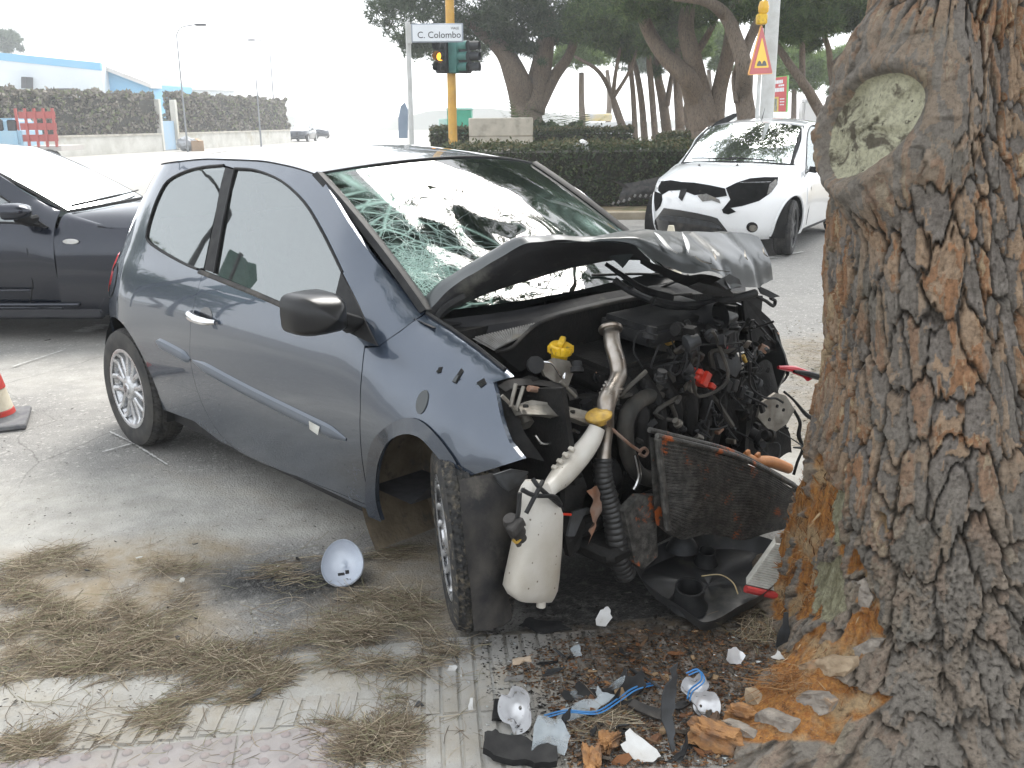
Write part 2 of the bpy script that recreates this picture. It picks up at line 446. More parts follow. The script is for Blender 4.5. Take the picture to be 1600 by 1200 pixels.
# cracked windscreen: crack density and dust arcs are attributes of the sheet
n = N('cracked_windscreen'); fr = n.new('Fresnel', IOR=2.3); gl = n.new('BsdfGlossy', Roughness=.02)
tr = n.new('BsdfTransparent'); tr.inputs['Color'].default_value = (.42, .58, .53, 1)
mx = n.new('MixShader'); n.t.links.new(fr.outputs[0], mx.inputs[0]); n.t.links.new(tr.outputs[0], mx.inputs[1]); n.t.links.new(gl.outputs[0], mx.inputs[2])
ck = n.attr('crack'); du = n.attr('dust')
w = n.mapv(n.attr('cuv', 1), (1, 1, 1))
v1 = n.ramp(n.voro(9, 'DISTANCE_TO_EDGE', w), [(.0, 1.), (.05, 0.)])
v2 = n.ramp(n.voro(23, 'DISTANCE_TO_EDGE', w), [(.0, 1.), (.09, 0.)])
v3 = n.ramp(n.voro(60, 'DISTANCE_TO_EDGE', w), [(.0, 1.), (.22, 0.)])
m1 = n.math('MULTIPLY', v1, n.ramp(ck, [(.03, 0.), (.3, .75)])); m2 = n.math('MULTIPLY', v2, n.ramp(ck, [(.2, 0.), (.65, .8)])); m3 = n.math('MULTIPLY', v3, n.ramp(ck, [(.45, 0.), (.95, .9)]))
cm = n.math('MAXIMUM', n.math('MAXIMUM', m1, m2), m3)
cm = n.math('MULTIPLY', cm, n.ramp(n.noise(7, 4), [(.3, .35), (.6, 1.)]))
cm = n.math('ADD', cm, n.math('MULTIPLY', du, n.ramp(n.noise(45, 5), [(.3, .5), (.7, 1.)])), clamp=True)
df = n.new('BsdfDiffuse'); df.inputs['Color'].default_value = (.42, .60, .53, 1)
mx2 = n.new('MixShader'); n.t.links.new(cm, mx2.inputs[0]); n.t.links.new(mx.outputs[0], mx2.inputs[1]); n.t.links.new(df.outputs[0], mx2.inputs[2])
n.t.links.new(mx2.outputs[0], n.out.inputs['Surface']); MAT['screen'] = n.m
MAT['crackline'] = M('crack_line', (.50, .62, .57), (.34, .46, .42), 20, .3)
# ------------------------------------------------------------------ ground: road, gutter, pavement
PHI = R(10); E1 = Vector((cos(PHI), sin(PHI), 0)); E2 = Vector((-sin(PHI), cos(PHI), 0))
def en(e, n, z=0): return E1*e+E2*n+Vector((0, 0, z))
PAV = 2.70                                             # pavement edge in the E2 direction
def proj(V):                                           # world points -> photo pixels
    V = np.asarray(V, float); d = V-np.array(O); w = d @ np.array(_F)
    w = np.where(w < .05, .05, w)
    return 800+FPX*(d @ np.array(_Rv))/w, 600-FPX*(d @ np.array(_Uv))/w
n = N('worn_asphalt'); sa = n.attr('sand'); oi = n.attr('oil'); pl = n.attr('pale')
ag = n.mix(n.ramp(n.voro(120), [(.10, 0.), (.55, 1.)]), (.10, .098, .095), (.25, .243, .23)); ag = n.mix(n.ramp(n.voro(70, out='Color'), [(.80, 0.), (.86, .8)]), ag, (.42, .41, .38))
ag = n.mix(n.ramp(n.noise(1.1, 7, .65), [(.35, 0.), (.7, .6)]), ag, (.29, .28, .26))
ag = n.mix(n.ramp(n.noise(9, 6, .7), [(.5, 0.), (.8, .55)]), ag, (.12, .118, .115))
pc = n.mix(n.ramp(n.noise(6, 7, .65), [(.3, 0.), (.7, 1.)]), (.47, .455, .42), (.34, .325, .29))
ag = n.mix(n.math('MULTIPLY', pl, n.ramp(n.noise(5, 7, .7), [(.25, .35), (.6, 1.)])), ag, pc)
sc_ = n.mix(n.ramp(n.noise(14, 7, .7), [(.3, 0.), (.7, 1.)]), (.37, .31, .22), (.23, .18, .115))
ag = n.mix(n.math('MULTIPLY', sa, n.ramp(n.noise(7, 8, .72), [(.3, .1), (.6, 1.)])), ag, sc_)
oc = n.math('MULTIPLY', oi, n.ramp(n.noise(30, 7, .75), [(.24, .2), (.52, 1.)]))
ag = n.mix(oc, ag, (.022, .021, .020))
n.P(Base_Color=ag, Roughness=n.math('SUBTRACT', .9, n.math('MULTIPLY', oc, .42)), Specular_IOR_Level=.35)
crk = n.ramp(n.voro(.9, 'DISTANCE_TO_EDGE', vec=n.mapv(n.noise(2.2, 6, .65, out=1), (2.2, 2.2, 0)))  if False else n.voro(.75, 'DISTANCE_TO_EDGE', vec=n.mix(.10, n.co(), n.noise(3, 6, .7, out=1), 'ADD')), [(.0, .55), (.0045, 0.)])
ag = n.mix(n.math('MULTIPLY', n.math('MULTIPLY', crk, n.ramp(n.noise(.55, 3), [(.50, 0.), (.62, 1.)])), n.math('SUBTRACT', 1.0, sa, clamp=True)), ag, (.05, .047, .043)); n.P(Base_Color=ag)
hb = n.math('ADD', n.math('MULTIPLY', n.voro(120), .6), n.math('ADD', n.noise(60, 6, .7), n.math('MULTIPLY', n.noise(5, 5), .8)))
n.bump(hb, .5, .008); MAT['road'] = n.m
def pxpoly(l): return [(v.x, v.y) for v in (G(*p) for p in l)]
gx = np.concatenate([[-200, -150, -100, -60, -35, -20, -12, -8], np.arange(-5.2, 4.2, .035), [6, 9, 14, 22, 40, 80, 140, 200]])
gy = np.concatenate([[-200, -120, -50, -20, -8, -3, 0], np.arange(1.3, 9.5, .035), [11, 13, 16, 20, 26, 35, 50, 75, 110, 150, 200]])
GX, GY = np.meshgrid(gx, gy); nn = E2.x*GX+E2.y*GY; ee = E1.x*GX+E1.y*GY
wob = .10*fbm(GX*2.1, GY*2.1, 0, 4, 21)+.05*fbm(GX*9, GY*9, 0, 3, 25)
pale = sst(3.42, 3.56, nn+wob*.6)*(1-sst(4.05, 4.75, nn+wob*2))*.95
pale = np.maximum(pale, .6*sst(5.6, 6.2, nn+wob*4)*(1-sst(6.6, 7.4, nn+wob*4))*sst(1.5, -.5, GX))
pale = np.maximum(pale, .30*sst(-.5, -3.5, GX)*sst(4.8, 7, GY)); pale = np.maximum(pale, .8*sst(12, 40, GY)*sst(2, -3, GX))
sp1 = sdpoly(GX+wob, GY+wob, pxpoly([(0, 862), (150, 845), (330, 830), (400, 860), (330, 900), (320, 980), (440, 1040), (470, 1075), (300, 1060), (0, 1080)]))
sp2 = sdpoly(GX+wob, GY+wob, pxpoly([(480, 930), (640, 830), (700, 850), (690, 1000), (560, 1080), (470, 1010)]))
sp3 = sdpoly(GX+wob*3, GY+wob*3, pxpoly([(1220, 530), (1320, 520), (1320, 720), (1230, 700)]))
sp4 = sdpoly(GX+wob*3, GY+wob*3, pxpoly([(250, 720), (700, 850), (640, 870), (420, 760)]))
sand = np.maximum.reduce([.95*sst(.10, -.12, sp1), .8*sst(.12, -.1, sp2), .55*sst(.3, -.2, sp3), .6*sst(.12, -.2, sp4)])
op1 = sdpoly(GX+wob*1.6, GY+wob*1.6, pxpoly([(330, 892), (420, 882), (520, 890), (560, 905), (520, 935), (440, 950), (360, 945), (325, 925)]))
op2 = sdpoly(GX+wob*1.4, GY+wob*1.4, pxpoly([(760, 950), (860, 890), (1000, 860), (1240, 900), (1230, 980), (1120, 1060), (1060, 1110), (960, 1090), (930, 1010), (800, 1000)]))
op3 = sdpoly(GX+wob*.5, GY+wob*.5, pxpoly([(380, 893), (505, 880), (650, 848), (655, 856), (500, 893), (400, 902)]))
oil = np.maximum.reduce([1.0*sst(.16, -.10, op1), .95*sst(.12, -.10, op2), .8*sst(.03, -.02, op3)])
Hz = np.where((np.abs(GX) < 6) & (GY < 9.6) & (GY > 1.2), .010*fbm(GX*1.7, GY*1.7, 0, 4, 33)+.0015*fbm(GX*25, GY*25, 0, 2, 35), 0)*sst(PAV, PAV+.25, nn)-.006*(1-sst(PAV, PAV+.15, nn))
Hz = np.minimum(Hz, .006)-.004
nr, nc = GX.shape; idx = np.arange(nr*nc).reshape(nr, nc)
FQ = np.stack([idx[:-1, :-1], idx[:-1, 1:], idx[1:, 1:], idx[1:, :-1]], -1).reshape(-1, 4)
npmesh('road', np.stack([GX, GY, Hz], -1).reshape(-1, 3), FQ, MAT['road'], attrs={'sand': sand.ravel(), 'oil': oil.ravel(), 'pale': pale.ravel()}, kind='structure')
# painted measuring marks of the police
MAT['chalk'] = M('chalk_paint', (.62, .62, .60), (.36, .35, .33), 60, .9, lo=.3, hi=.75)
def mark(a, b, w):
    p, q = G(*a), G(*b); d = (q-p).normalized(); s = Vector((-d.y, d.x, 0)); r = random.Random(int(a[0])); A = []
    for i in range(25):
        f = i/24; c = p.lerp(q, f); ww = w*r.uniform(.15, 1.25); A.append([(c-s*ww)+Vector((0, 0, .0075)), (c+s*ww)+Vector((0, 0, .0075))])
    mb = MB(); mb.grid(A, flip=True); mb.build('chalk_mark', MAT['chalk'], kind='structure')
for a, b in (((172, 676), (208, 694)), ((208, 694), (262, 728)), ((160, 708), (208, 694)), ((20, 574), (100, 548))): mark(a, b, .0065)
mark((125, 520), (165, 508), .1); mark((1170, 408), (1255, 394), .025); mark((1200, 404), (1225, 402), .02)
# pavement: cement bed, then every strip and tactile tile a piece of its own
n = N('cement'); c1 = n.mix(n.ramp(n.noise(7, 8, .7), [(.3, 0.), (.7, 1.)]), (.40, .39, .36), (.29, .28, .255))
c1 = n.mix(n.ramp(n.noise(2.3, 7, .7), [(.5, 0.), (.75, .8)]), c1, (.30, .25, .17)); c1 = n.mix(n.ramp(n.noise(60, 6, .8), [(.58, 0.), (.7, .8)]), c1, (.10, .095, .085))
oi = n.attr('oil'); oc = n.math('MULTIPLY', oi, n.ramp(n.noise(26, 8, .78), [(.24, .1), (.50, 1.)])); c1 = n.mix(oc, c1, n.mix(n.ramp(n.noise(17, 6, .7), [(.4, 0.), (.65, 1.)]), (.03, .027, .023), (.10, .065, .035)))
n.P(Base_Color=c1, Roughness=n.math('SUBTRACT', .9, n.math('MULTIPLY', oc, .3))); n.bump(n.math('ADD', n.noise(70, 7, .75), n.noise(9, 5)), .6, .008); MAT['cement'] = n.m
sx = np.arange(-3.2, 3.0, .03); sy = np.arange(-2.0, PAV+.001, .03)
ES, NS = np.meshgrid(sx, sy); WX = E1.x*ES+E2.x*NS; WY = E1.y*ES+E2.y*NS
wob2 = .10*fbm(WX*3, WY*3, 0, 4, 51)
so = sdpoly(WX+wob2*1.5, WY+wob2*1.5, pxpoly([(730, 960), (800, 985), (900, 1010), (960, 1060), (1000, 1120), (1090, 1120), (1120, 1060), (1250, 960), (1200, 900), (900, 900)]))
soil_ = np.clip(.95*sst(.12, -.10, so), 0, 1)
so2 = sdpoly(WX+wob2*2, WY+wob2*2, pxpoly([(760, 1010), (960, 1010), (1000, 1190), (1300, 1190), (1400, 1000), (1000, 950)]))
soil_ = np.maximum(soil_, .85*sst(.2, -.12, so2))
SZ = .004*fbm(WX*4, WY*4, 0, 3, 57)+.003+.035*sst(.75, 1.0, WX)*sst(3.6, 3.0, WY)*0
SZ = np.where(NS > PAV-.02, -.012, SZ)
nr, nc = ES.shape; idx = np.arange(nr*nc).reshape(nr, nc)
FQ = np.stack([idx[:-1, :-1], idx[:-1, 1:], idx[1:, 1:], idx[1:, :-1]], -1).reshape(-1, 4)
pave = npmesh('pavement', np.stack([WX, WY, SZ], -1).reshape(-1, 3), FQ, MAT['cement'], attrs={'oil': soil_.ravel()}, kind='structure')
n = N('paving_strip_cement'); 
c1 = n.mix(n.ramp(n.noise(11, 8, .7), [(.3, 0.), (.7, 1.)]), (.40, .39, .365), (.29, .28, .26))
ob = n.t.nodes.new('ShaderNodeObjectInfo'); c1 = n.mix(n.math('MULTIPLY', ob.outputs['Random'], .35), c1, (.25, .245, .23))
geo = n.t.nodes.new('ShaderNodeNewGeometry')
c1 = n.mix(n.ramp(n.noise(1.6, 7, .72, vec=geo.outputs['Position']), [(.47, 0.), (.72, .8)]), c1, (.29, .24, .16))
c1 = n.mix(n.ramp(n.noise(42, 7, .8, vec=geo.outputs['Position']), [(.58, 0.), (.67, .9)]), c1, (.085, .08, .07))
sp_ = n.new('SeparateXYZ'); n.t.links.new(geo.outputs['Position'], sp_.inputs[0])   # spilt oil and soil below the wreck (world place of the spill)
wx = n.math('MULTIPLY_ADD', n.noise(4, 6, .7, vec=geo.outputs['Position']), .5, -.25)
m1 = n.ramp(n.math('ADD', sp_.outputs['X'], wx), [(.0, 0.), (.28, 1.)]); m2 = n.ramp(n.math('SUBTRACT', n.math('ADD', sp_.outputs['Y'], wx), 1.9), [(.15, .55), (.55, 1.)])
dm = n.math('MULTIPLY', n.math('MULTIPLY', m1, m2), n.ramp(n.noise(24, 8, .78, vec=geo.outputs['Position']), [(.28, .1), (.52, 1.)]))
c1 = n.mix(dm, c1, n.mix(n.ramp(n.noise(17, 6, .7, vec=geo.outputs['Position']), [(.4, 0.), (.65, 1.)]), (.03, .027, .023), (.11, .07, .04)))
n.P(Base_Color=c1, Roughness=n.math('SUBTRACT', .9, n.math('MULTIPLY', dm, .3))); n.bump(n.noise(110, 7, .8, vec=geo.outputs['Position']), .5, .006); MAT['strip'] = n.m
n = N('tactile_tile_pink'); geo = n.t.nodes.new('ShaderNodeNewGeometry')
c1 = n.mix(n.ramp(n.noise(13, 8, .7, vec=geo.outputs['Position']), [(.3, 0.), (.7, 1.)]), (.34, .322, .315), (.25, .237, .23))
dz = n.new('SeparateXYZ'); n.t.links.new(n.co(), dz.inputs[0]); c1 = n.mix(n.ramp(dz.outputs['Z'], [(.0145, 0.), (.0165, .7)]), c1, (.24, .185, .18))
c1 = n.mix(n.ramp(n.noise(2, 7, .72, vec=geo.outputs['Position']), [(.48, 0.), (.7, .75)]), c1, (.33, .30, .25))
n.P(Base_Color=c1, Roughness=.85); n.bump(n.noise(120, 7, .8, vec=geo.outputs['Position']), .5, .005); MAT['tactile'] = n.m
def bricklike(w, l, h, b=.004):
    bm = bmesh.new(); bmesh.ops.create_cube(bm, size=1)
    for v in bm.verts: v.co = Vector((v.co.x*w, v.co.y*l, (v.co.z+.5)*h))
    top_e = [e for e in bm.edges if all(v.co.z > h*.9 for v in e.verts)]
    bmesh.ops.bevel(bm, geom=top_e, offset=b, segments=2, affect='EDGES')
    me = bpy.data.meshes.new('paving_strip'); bm.to_mesh(me); bm.free(); me.materials.append(MAT['strip']); return me
pr = random.Random(9)
def piece(name, me, e, nn_, z, rot=0):
    o = bpy.data.objects.new(name, me); COL.objects.link(o); o.parent = pave
    o.matrix_local = Matrix.Translation(en(e, nn_, z)) @ Matrix.Rotation(PHI-R(5)+rot, 4, 'Z'); return o
mes = [bricklike(.0462, .396, .0115), bricklike(.046, .396, .012), bricklike(.0458, .397, .0125)]
R5 = R(-5); 
for r in range(3):
    for k in range(34):
        e, q = -.03+.0505*k, 2.47-.40*r
        e2 = e*cos(R5)-(q-2.3)*sin(R5); q2 = (q-2.3)*cos(R5)+2.3+e*sin(R5)
        if r == 0 and k < 3 and pr.random() < .5: continue
        piece('paving_strip', mes[pr.randrange(3)], e2, q2, -.004+pr.uniform(-.0015, .0015), pr.gauss(0, .004))
ms = bricklike(.046, .135, .0115)
for k in range(40): piece('paving_strip', ms, -.06-.052*k, 2.345+.0, -.003+pr.uniform(-.002, .001), R(-4)+pr.gauss(0, .006))
# tactile tile with its blisters
bm = bmesh.new(); bmesh.ops.create_cube(bm, size=1)
for v in bm.verts: v.co = Vector((v.co.x*.297, v.co.y*.297, (v.co.z+.5)*.013))
bmesh.ops.bevel(bm, geom=[e for e in bm.edges if all(v.co.z > .012 for v in e.verts)], offset=.002, segments=1, affect='EDGES')
me = bpy.data.meshes.new('tactile_tile'); bm.to_mesh(me); bm.free()
vs = [v.co[:] for v in me.vertices]; fs = [tuple(p.vertices) for p in me.polygons]; tb = MB(); tb.add(vs, fs)
for i in range(6):
    for j in range(6): tb.lathe([(.0145, -.001), (.0125, .0028), (.008, .0048), (0, .0052)], Matrix.Translation((-.125+.05*i, -.125+.05*j, .013)), 10)
me2 = bpy.data.meshes.new('tactile_tile'); me2.from_pydata(tb.V, [], tb.F); me2.materials.append(MAT['tactile']); me2.polygons.foreach_set('use_smooth', [True]*len(me2.polygons)); me2.set_sharp_from_angle(angle=R(50))
for i in range(8):
    for j in range(3):
        if i == 0 and j == 0: pass
        piece('tactile_tile', me2, -.20-.301*i, 2.115-.301*j, -.004+pr.uniform(-.0015, .001), R(5))
# ------------------------------------------------------------------ crashed hatchback: body shell as a surface w(x, z)
_W0 = interp([.15, .25, .35, .5, .62, .74, .82, .88, .93, .98, 1.1, 1.25, 1.385, 1.45, 1.5], [.765, .798, .815, .836, .843, .838, .823, .806, .786, .762, .715, .652, .585, .54, .49])
_WF = interp([.2, .5, .65, .75, .85, .92, .97, 1.0, 1.1], [.80, .835, .845, .835, .803, .757, .705, .648, .45])
_ZT = interp([-.9, -.45, -.386, -.2, 0, .17, .4], [1.15, 1.0, .972, .92, .865, .815, .76])
_XR = interp([.15, .3, .5, .7, .85, .95, 1.05, 1.2, 1.33, 1.45], [-3.05, -3.13, -3.18, -3.18, -3.15, -3.10, -3.03, -2.92, -2.80, -2.64])
_ZG = interp([-2.9, -2.75, -2.6, -2.3, -2.0, -1.6, -1.35, -1.114, -1.0], [1.31, 1.345, 1.375, 1.405, 1.423, 1.425, 1.412, 1.385, 1.36])
XC, PEXP = -2.35, 2.7
def wsh(x, z):
    a = _W0(z)
    if x > -.9:
        t = sst(-.85, -.35, x)
        a = a*(1-t)+_WF(z/_ZT(x))*t
    a += .020*math.exp(-((x+.28)/.34)**2-((z-.55)/.2)**2)+.016*math.exp(-((x+2.575)/.4)**2-((z-.55)/.22)**2)
    if x > -.1: a -= .10*(x+.1)**2
    if x < XC:
        t = min(1, (XC-x)/(XC-_XR(z))); a *= max(0, 1-t**PEXP)**(1/PEXP)
    return float(a)
def u2x(u, z): return u if u >= XC else XC-(XC-_XR(z))*sin(min(pi/2, (XC-u)/.6))
def x2u(x, z): return x if x >= XC else XC-.6*math.asin(min(1, max(0, (XC-x)/(XC-_XR(z)))))
def S(px, py):                                       # photo pixel -> (u, z) on the right-hand shell
    y = -.8
    for i in range(25):
        p = CL.aty(px, py, y); y = .5*y-.5*wsh(p.x, p.z)
    return (x2u(p.x, p.z), p.z)
def dent(x, z):                                      # crumpling of the front wing
    k = sst(-.45, .1, x)
    return k*(.010*fbm(x*7, z*7, 3.1, 2, 5)+.004*fbm(x*17, z*17, 1.1, 2, 9))
def shell(uv, s=-1, off=0.0, dn=0):
    x = u2x(uv[0], uv[1]); y = wsh(x, uv[1])+off
    if dn: y += dent(x, uv[1])*dn
    return Vector((x, s*y, uv[1]))
def inset(poly, d):
    n = len(poly); A = sum(poly[i][0]*poly[(i+1) % n][1]-poly[(i+1) % n][0]*poly[i][1] for i in range(n)); sg = 1 if A > 0 else -1
    out = []
    for i in range(n):
        a, b, c = poly[i-1], poly[i], poly[(i+1) % n]
        e1 = Vector((b[0]-a[0], b[1]-a[1])); e2 = Vector((c[0]-b[0], c[1]-b[1]))
        if e1.length < 1e-7: e1 = e2
        if e2.length < 1e-7: e2 = e1
        n1 = Vector((-e1.y, e1.x)).normalized(); n2 = Vector((-e2.y, e2.x)).normalized()
        m = (n1+n2); m = m/max(.4, m.length_squared/2) if m.length > 1e-6 else n1
        out.append((b[0]+sg*d*m.x, b[1]+sg*d*m.y))
    return out
def spl(pts, k=5): return [(v.x, v.y) for v in cat([(a, b, 0) for a, b in pts], k)]
def panel(name, poly, mat, parent, s=-1, off=0.0, sp=.035, depth=.012, dn=0, gap=.0022, ang=40, **kw):
    if gap: poly = inset(poly, gap)
    V, F = cdt(poly, sp)
    P3 = [shell(v, s, off, dn) for v in V]
    # outward winding: normal must point to s*y
    a, b, c = [P3[i] for i in F[0][:3]]
    if ((b-a).cross(c-a)).y*s < 0: F = [f[::-1] for f in F]
    def o(i):
        x = P3[i].x; t = max(0, min(1, (XC-x)/(XC-_XR(P3[i].z))))
        return Vector((depth*t**2, -s*depth*(1-t**4)**.5, 0))
    V2, F2 = rim(P3, F, o)
    mb = MB(); mb.add(V2, F2); return mb.build(name, mat, parent, ang=ang, **kw)

clio = T('crashed_hatchback', 'dark grey-blue hatchback with smashed front end wrapped against the pine trunk', 'car', CL.m)
# traced outlines
door_low = [(318, 424), (308, 455), (300, 490), (297, 525), (297, 560), (305, 600), (320, 640), (345, 680), (385, 712), (480, 751), (577, 791)]
door_front = [(572, 755), (566, 720), (563, 640), (566, 576), (570, 541), (592, 541)]
belt = [(592, 541), (560, 522), (520, 505), (470, 488), (400, 457), (318, 424)]
glass_top = [(367, 263), (400, 266), (440, 283), (475, 315), (500, 355), (520, 394), (535, 425)]
sail_e = [(535, 425), (562, 478), (592, 541)]
quart = [(350, 258), (318, 261), (290, 268), (262, 283), (247, 308), (237, 335), (230, 362), (232, 377), (255, 394), (290, 413), (318, 424)]
def Sx(l, k=3): return spl([S(*p) for p in l], k)
pl_low = Sx(door_low); pl_front = Sx(door_front, 1); pl_belt = Sx(belt, 2); pl_gt = Sx(glass_top); pl_sail = Sx(sail_e, 1); pl_q = Sx(quart)
scr = Sx([(665, 488), (625, 450), (585, 405), (545, 348), (520, 306), (503, 277)])
xg = np.linspace(-1.114, -2.795, 40)
gut = [(x2u(x, _ZG(x)), _ZG(x)) for x in xg]; ue = XC-.6*pi/2
gut.append((ue, _ZG(-2.80)))
RA = [(-2.575+.342*cos(a), .325+.342*sin(a)) for a in np.linspace(pi*1.06, -.06*pi, 26)]
RA = [(x2u(a, b), b) for a, b in RA]
sill = [S(303, 658), S(345, 682+8), S(440, 734), S(520, 770), S(590, 804)]
side_poly = scr + gut[1:] + [(ue, z) for z in (1.2, 1.0, .8, .6, .45, .30)] + [(-2.35-.6*a, .285) for a in (1.2, 1.0, .8, .6)] + RA + sill[0:] + [pl_low[-1]] + pl_low[::-1][1:] + pl_q[::-1][1:] + pl_gt + pl_sail[1:] + [S(625, 517)]
for s in (-1, 1):
    panel('body_side', side_poly, MAT['clio'], clio, s, gap=0, sp=.045)
    d = panel('door', pl_low + pl_front[1:] + pl_belt[1:-1], MAT['clio'], clio, s, sp=.04, depth=.02)
    if s < 0: door_r = d
    panel('side_window', pl_belt[::-1][:-1] + [pl_belt[0]] + pl_sail[::-1][1:-1] + pl_gt[::-1], MAT['glass'], clio, s, off=-.007, sp=.09, depth=.004, gap=.002)
    panel('quarter_window', [S(356, 262)] + pl_q[1:-1] + [S(317, 420)], MAT['glass'], clio, s, off=-.004, sp=.09, depth=.004, gap=.003)
    panel('window_pillar', [S(351, 261), S(366, 265), S(350, 340), S(335, 427), S(318, 422), S(334, 345)], MAT['black'], clio, s, off=-.002, sp=.08, depth=.02, gap=.001)
    panel('mirror_sail', [S(534, 424), S(562, 478), S(591, 540), S(548, 521), S(512, 502), S(524, 465)], MAT['black'], clio, s, off=.004, sp=.06, depth=.012, gap=.001)
    mb = MB()
    for l in (pl_gt, [pl_gt[0]]+[S(350, 340), S(335, 427)]):
        mb.tube([shell(p, s, .001) for p in l], .0055, 6)
    mb.tube([shell(p, s, .001) for p in pl_q[:-1]], .006, 6)
    mb.build('window_seal', MAT['black'], clio)
    mb = MB(); mb.tube([shell(p, s, .002) for p in Sx([(312, 424), (400, 459), (470, 490), (512, 508)])], .011, 8, flat=.6); mb.build('belt_seal', MAT['blackdusty'], clio)
    # tail lamp wraps the rear corner
    tl = [(x2u(-2.80, .94), .94), (x2u(-2.77, .86), .86), (x2u(-2.82, .76), .76), (x2u(-3.04, .70), .70), (x2u(-3.13, .71), .71), (x2u(-3.12, .84), .84), (x2u(-3.06, .96), .96), (x2u(-2.99, .98), .98)]
    panel('tail_lamp', spl(tl, 3), MAT['taill'], clio, s, off=.006, sp=.04, depth=.012, gap=0)
# front wing, right (its nose pushed back, torn off in front)
arch = Sx([(597, 815), (590, 790), (588, 765), (591, 727), (606, 692), (631, 678), (655, 682), (672, 697), (692, 722), (712, 751)])
fend_fr = [S(712, 751), S(765, 735), S(819, 718), S(797, 690), S(783, 650), S(775, 612), S(772, 598), S(800, 590)]
fend_in = [S(790, 577), S(750, 545), S(705, 512), S(668, 489)]
fpoly = [S(592, 541), S(570, 543), S(566, 578), S(563, 640), S(566, 720), S(572, 757), S(578, 794), S(590, 806)] + arch + fend_fr[1:] + fend_in + [S(626, 517)]
fender = panel('front_wing', fpoly, MAT['clio'], clio, -1, sp=.022, depth=.014, dn=1)
panel('front_wing', [(-.45, .97), (-.55, .6), (-.55, .28), (-.5, .26)]+[(-.26+.33*cos(a), .32+.33*sin(a)) for a in np.linspace(pi*.95, .1*pi, 14)]+[(.12, .6), (.05, .83), (-.15, .9), (-.38, .965)], MAT['clio_dark'], clio, 1, sp=.05, dn=3)
mb = MB(); mb.tube([shell(p, -1, .003, 1) for p in fend_in], .007, 6); mb.build('wing_flange', MAT['black'], clio)
# wheel-arch lip band (scuffed) and a darker oval patch on the wing
lip = MB()
ar = [shell(p, -1, .004, 1) for p in arch]; lo = [shell(p, -1, .007, 1) for p in Sx([(578, 806), (573, 785), (574, 745), (582, 693), (614, 661), (646, 652), (674, 667), (697, 695), (716, 722), (729, 744)])]
lip.grid([ar, lo]); lip.build('arch_lip', MAT['clio'], clio)
c0 = S(660, 628); panel('wing_oval', [(c0[0]+.026*cos(a), c0[1]+.038*sin(a)) for a in np.linspace(0, 2*pi, 20)[:-1]], MAT['clio_dark'], clio, -1, off=.0035, sp=.02, depth=.004, dn=1)
for (px, py, w, h, tl) in ((688, 577, .007, .008, .5), (717, 586, .009, .018, .1), (754, 597, .014, .008, -.4)):
    c = S(px, py); q = [(-w, -h), (w*.8, -h*1.2), (w, h*.6), (-w*.5, h)]
    panel('torn_hole_shade', [(c[0]+a*cos(tl)-b*sin(tl), c[1]+a*sin(tl)+b*cos(tl)) for a, b in q], MAT['soot'], clio, -1, off=.004, sp=.02, depth=.003, dn=1, gap=0)  # dark patch laid on the wing stands in for the hole's shade
    mb = MB(); a, b, cc, dd = [shell((c[0]+i*cos(tl), c[1]+j), -1, .005, 1) for i, j in ((-w, -h*.9), (w*.6, -h), (w*.4, h*.2), (-w*.6, h*.1))]
    o = Vector((.006, -.010, .0)); mb.add([a, b, cc+o, dd+o], [(0, 1, 2, 3)]); mb.build('bent_tab', MAT['clio_dark'], clio)
# roof
rows = []
for i, x in enumerate(np.linspace(-1.114, -2.797, 34)):
    w = wsh(x, _ZG(x)); f = max(0, 1-i/9)
    rows.append([Vector((x+.115*f*(1-t*t), w*t, _ZG(x)+(.058-.012*f)*(1-abs(t)**2.3)-.0)) for t in np.linspace(-1, 1, 25)])
mb = MB(); mb.grid(rows, flip=True); mb.build('roof', MAT['clio'], clio)
mb = MB(); mb.tube([Vector((x, -wsh(x, _ZG(x))-.001, _ZG(x)+.003)) for x in np.linspace(-1.13, -2.5, 24)], .003, 6)
mb.tube([Vector((x, wsh(x, _ZG(x))+.001, _ZG(x)+.003)) for x in np.linspace(-1.13, -2.5, 24)], .005, 6); mb.build('roof_gutter', MAT['black'], clio)
# rubbing strips, chrome-look handle, mirror
def strip(pts, name, mat, w=.028):
    A = [];
    q = [S(*p) for p in pts]; q = spl(q, 8); n = len(q)
    for i, p in enumerate(q):
        e = min(1, i/3+.25, (n-1-i)/3+.25)
        A.append([shell((p[0], p[1]+dz*w*e), -1, o*e-.001) for dz, o in ((1.0, .0), (.7, .012), (.1, .016), (-.6, .012), (-1.0, .0))])
    mb = MB(); mb.grid(A); return mb.build(name, mat, clio)
MAT['stripm'] = paint('rub_strip', (.075, .095, .125), (.10, .12, .15), (.2, .19, .17), damt=.4, coat=.3, rough=.4, metal=.1)
strip([(244, 534), (270, 547), (297, 562)], 'rubbing_strip', MAT['stripm'])
strip([(301, 564), (380, 607), (460, 647), (541, 687)], 'rubbing_strip', MAT['stripm'])
a = [shell(S(*p), -1, .0175) for p in ((489, 656), (506, 665), (503, 678), (490, 669))]; mb = MB(); mb.add(a, [(0, 1, 2, 3)]); mb.build('tape_patch', MAT['paper'], clio)
hp = [shell(S(*p), -1, o) for p, o in (((301, 486), .008), ((306, 489), .035), ((318, 495), .046), ((331, 500), .038), ((339, 503), .010))]
mb = MB(); mb.tube(hp, [.010, .016, .017, .016, .010], 10, k=4, flat=.75); h = mb.build('handle', MAT['chrome'], door_r)
c0 = S(322, 494); panel('handle_recess', [(c0[0]+.055*cos(a), c0[1]+.038*sin(a)) for a in np.linspace(0, 2*pi, 18)[:-1]], MAT['blackgloss'], door_r, -1, off=.002, sp=.03, depth=.002, gap=0)
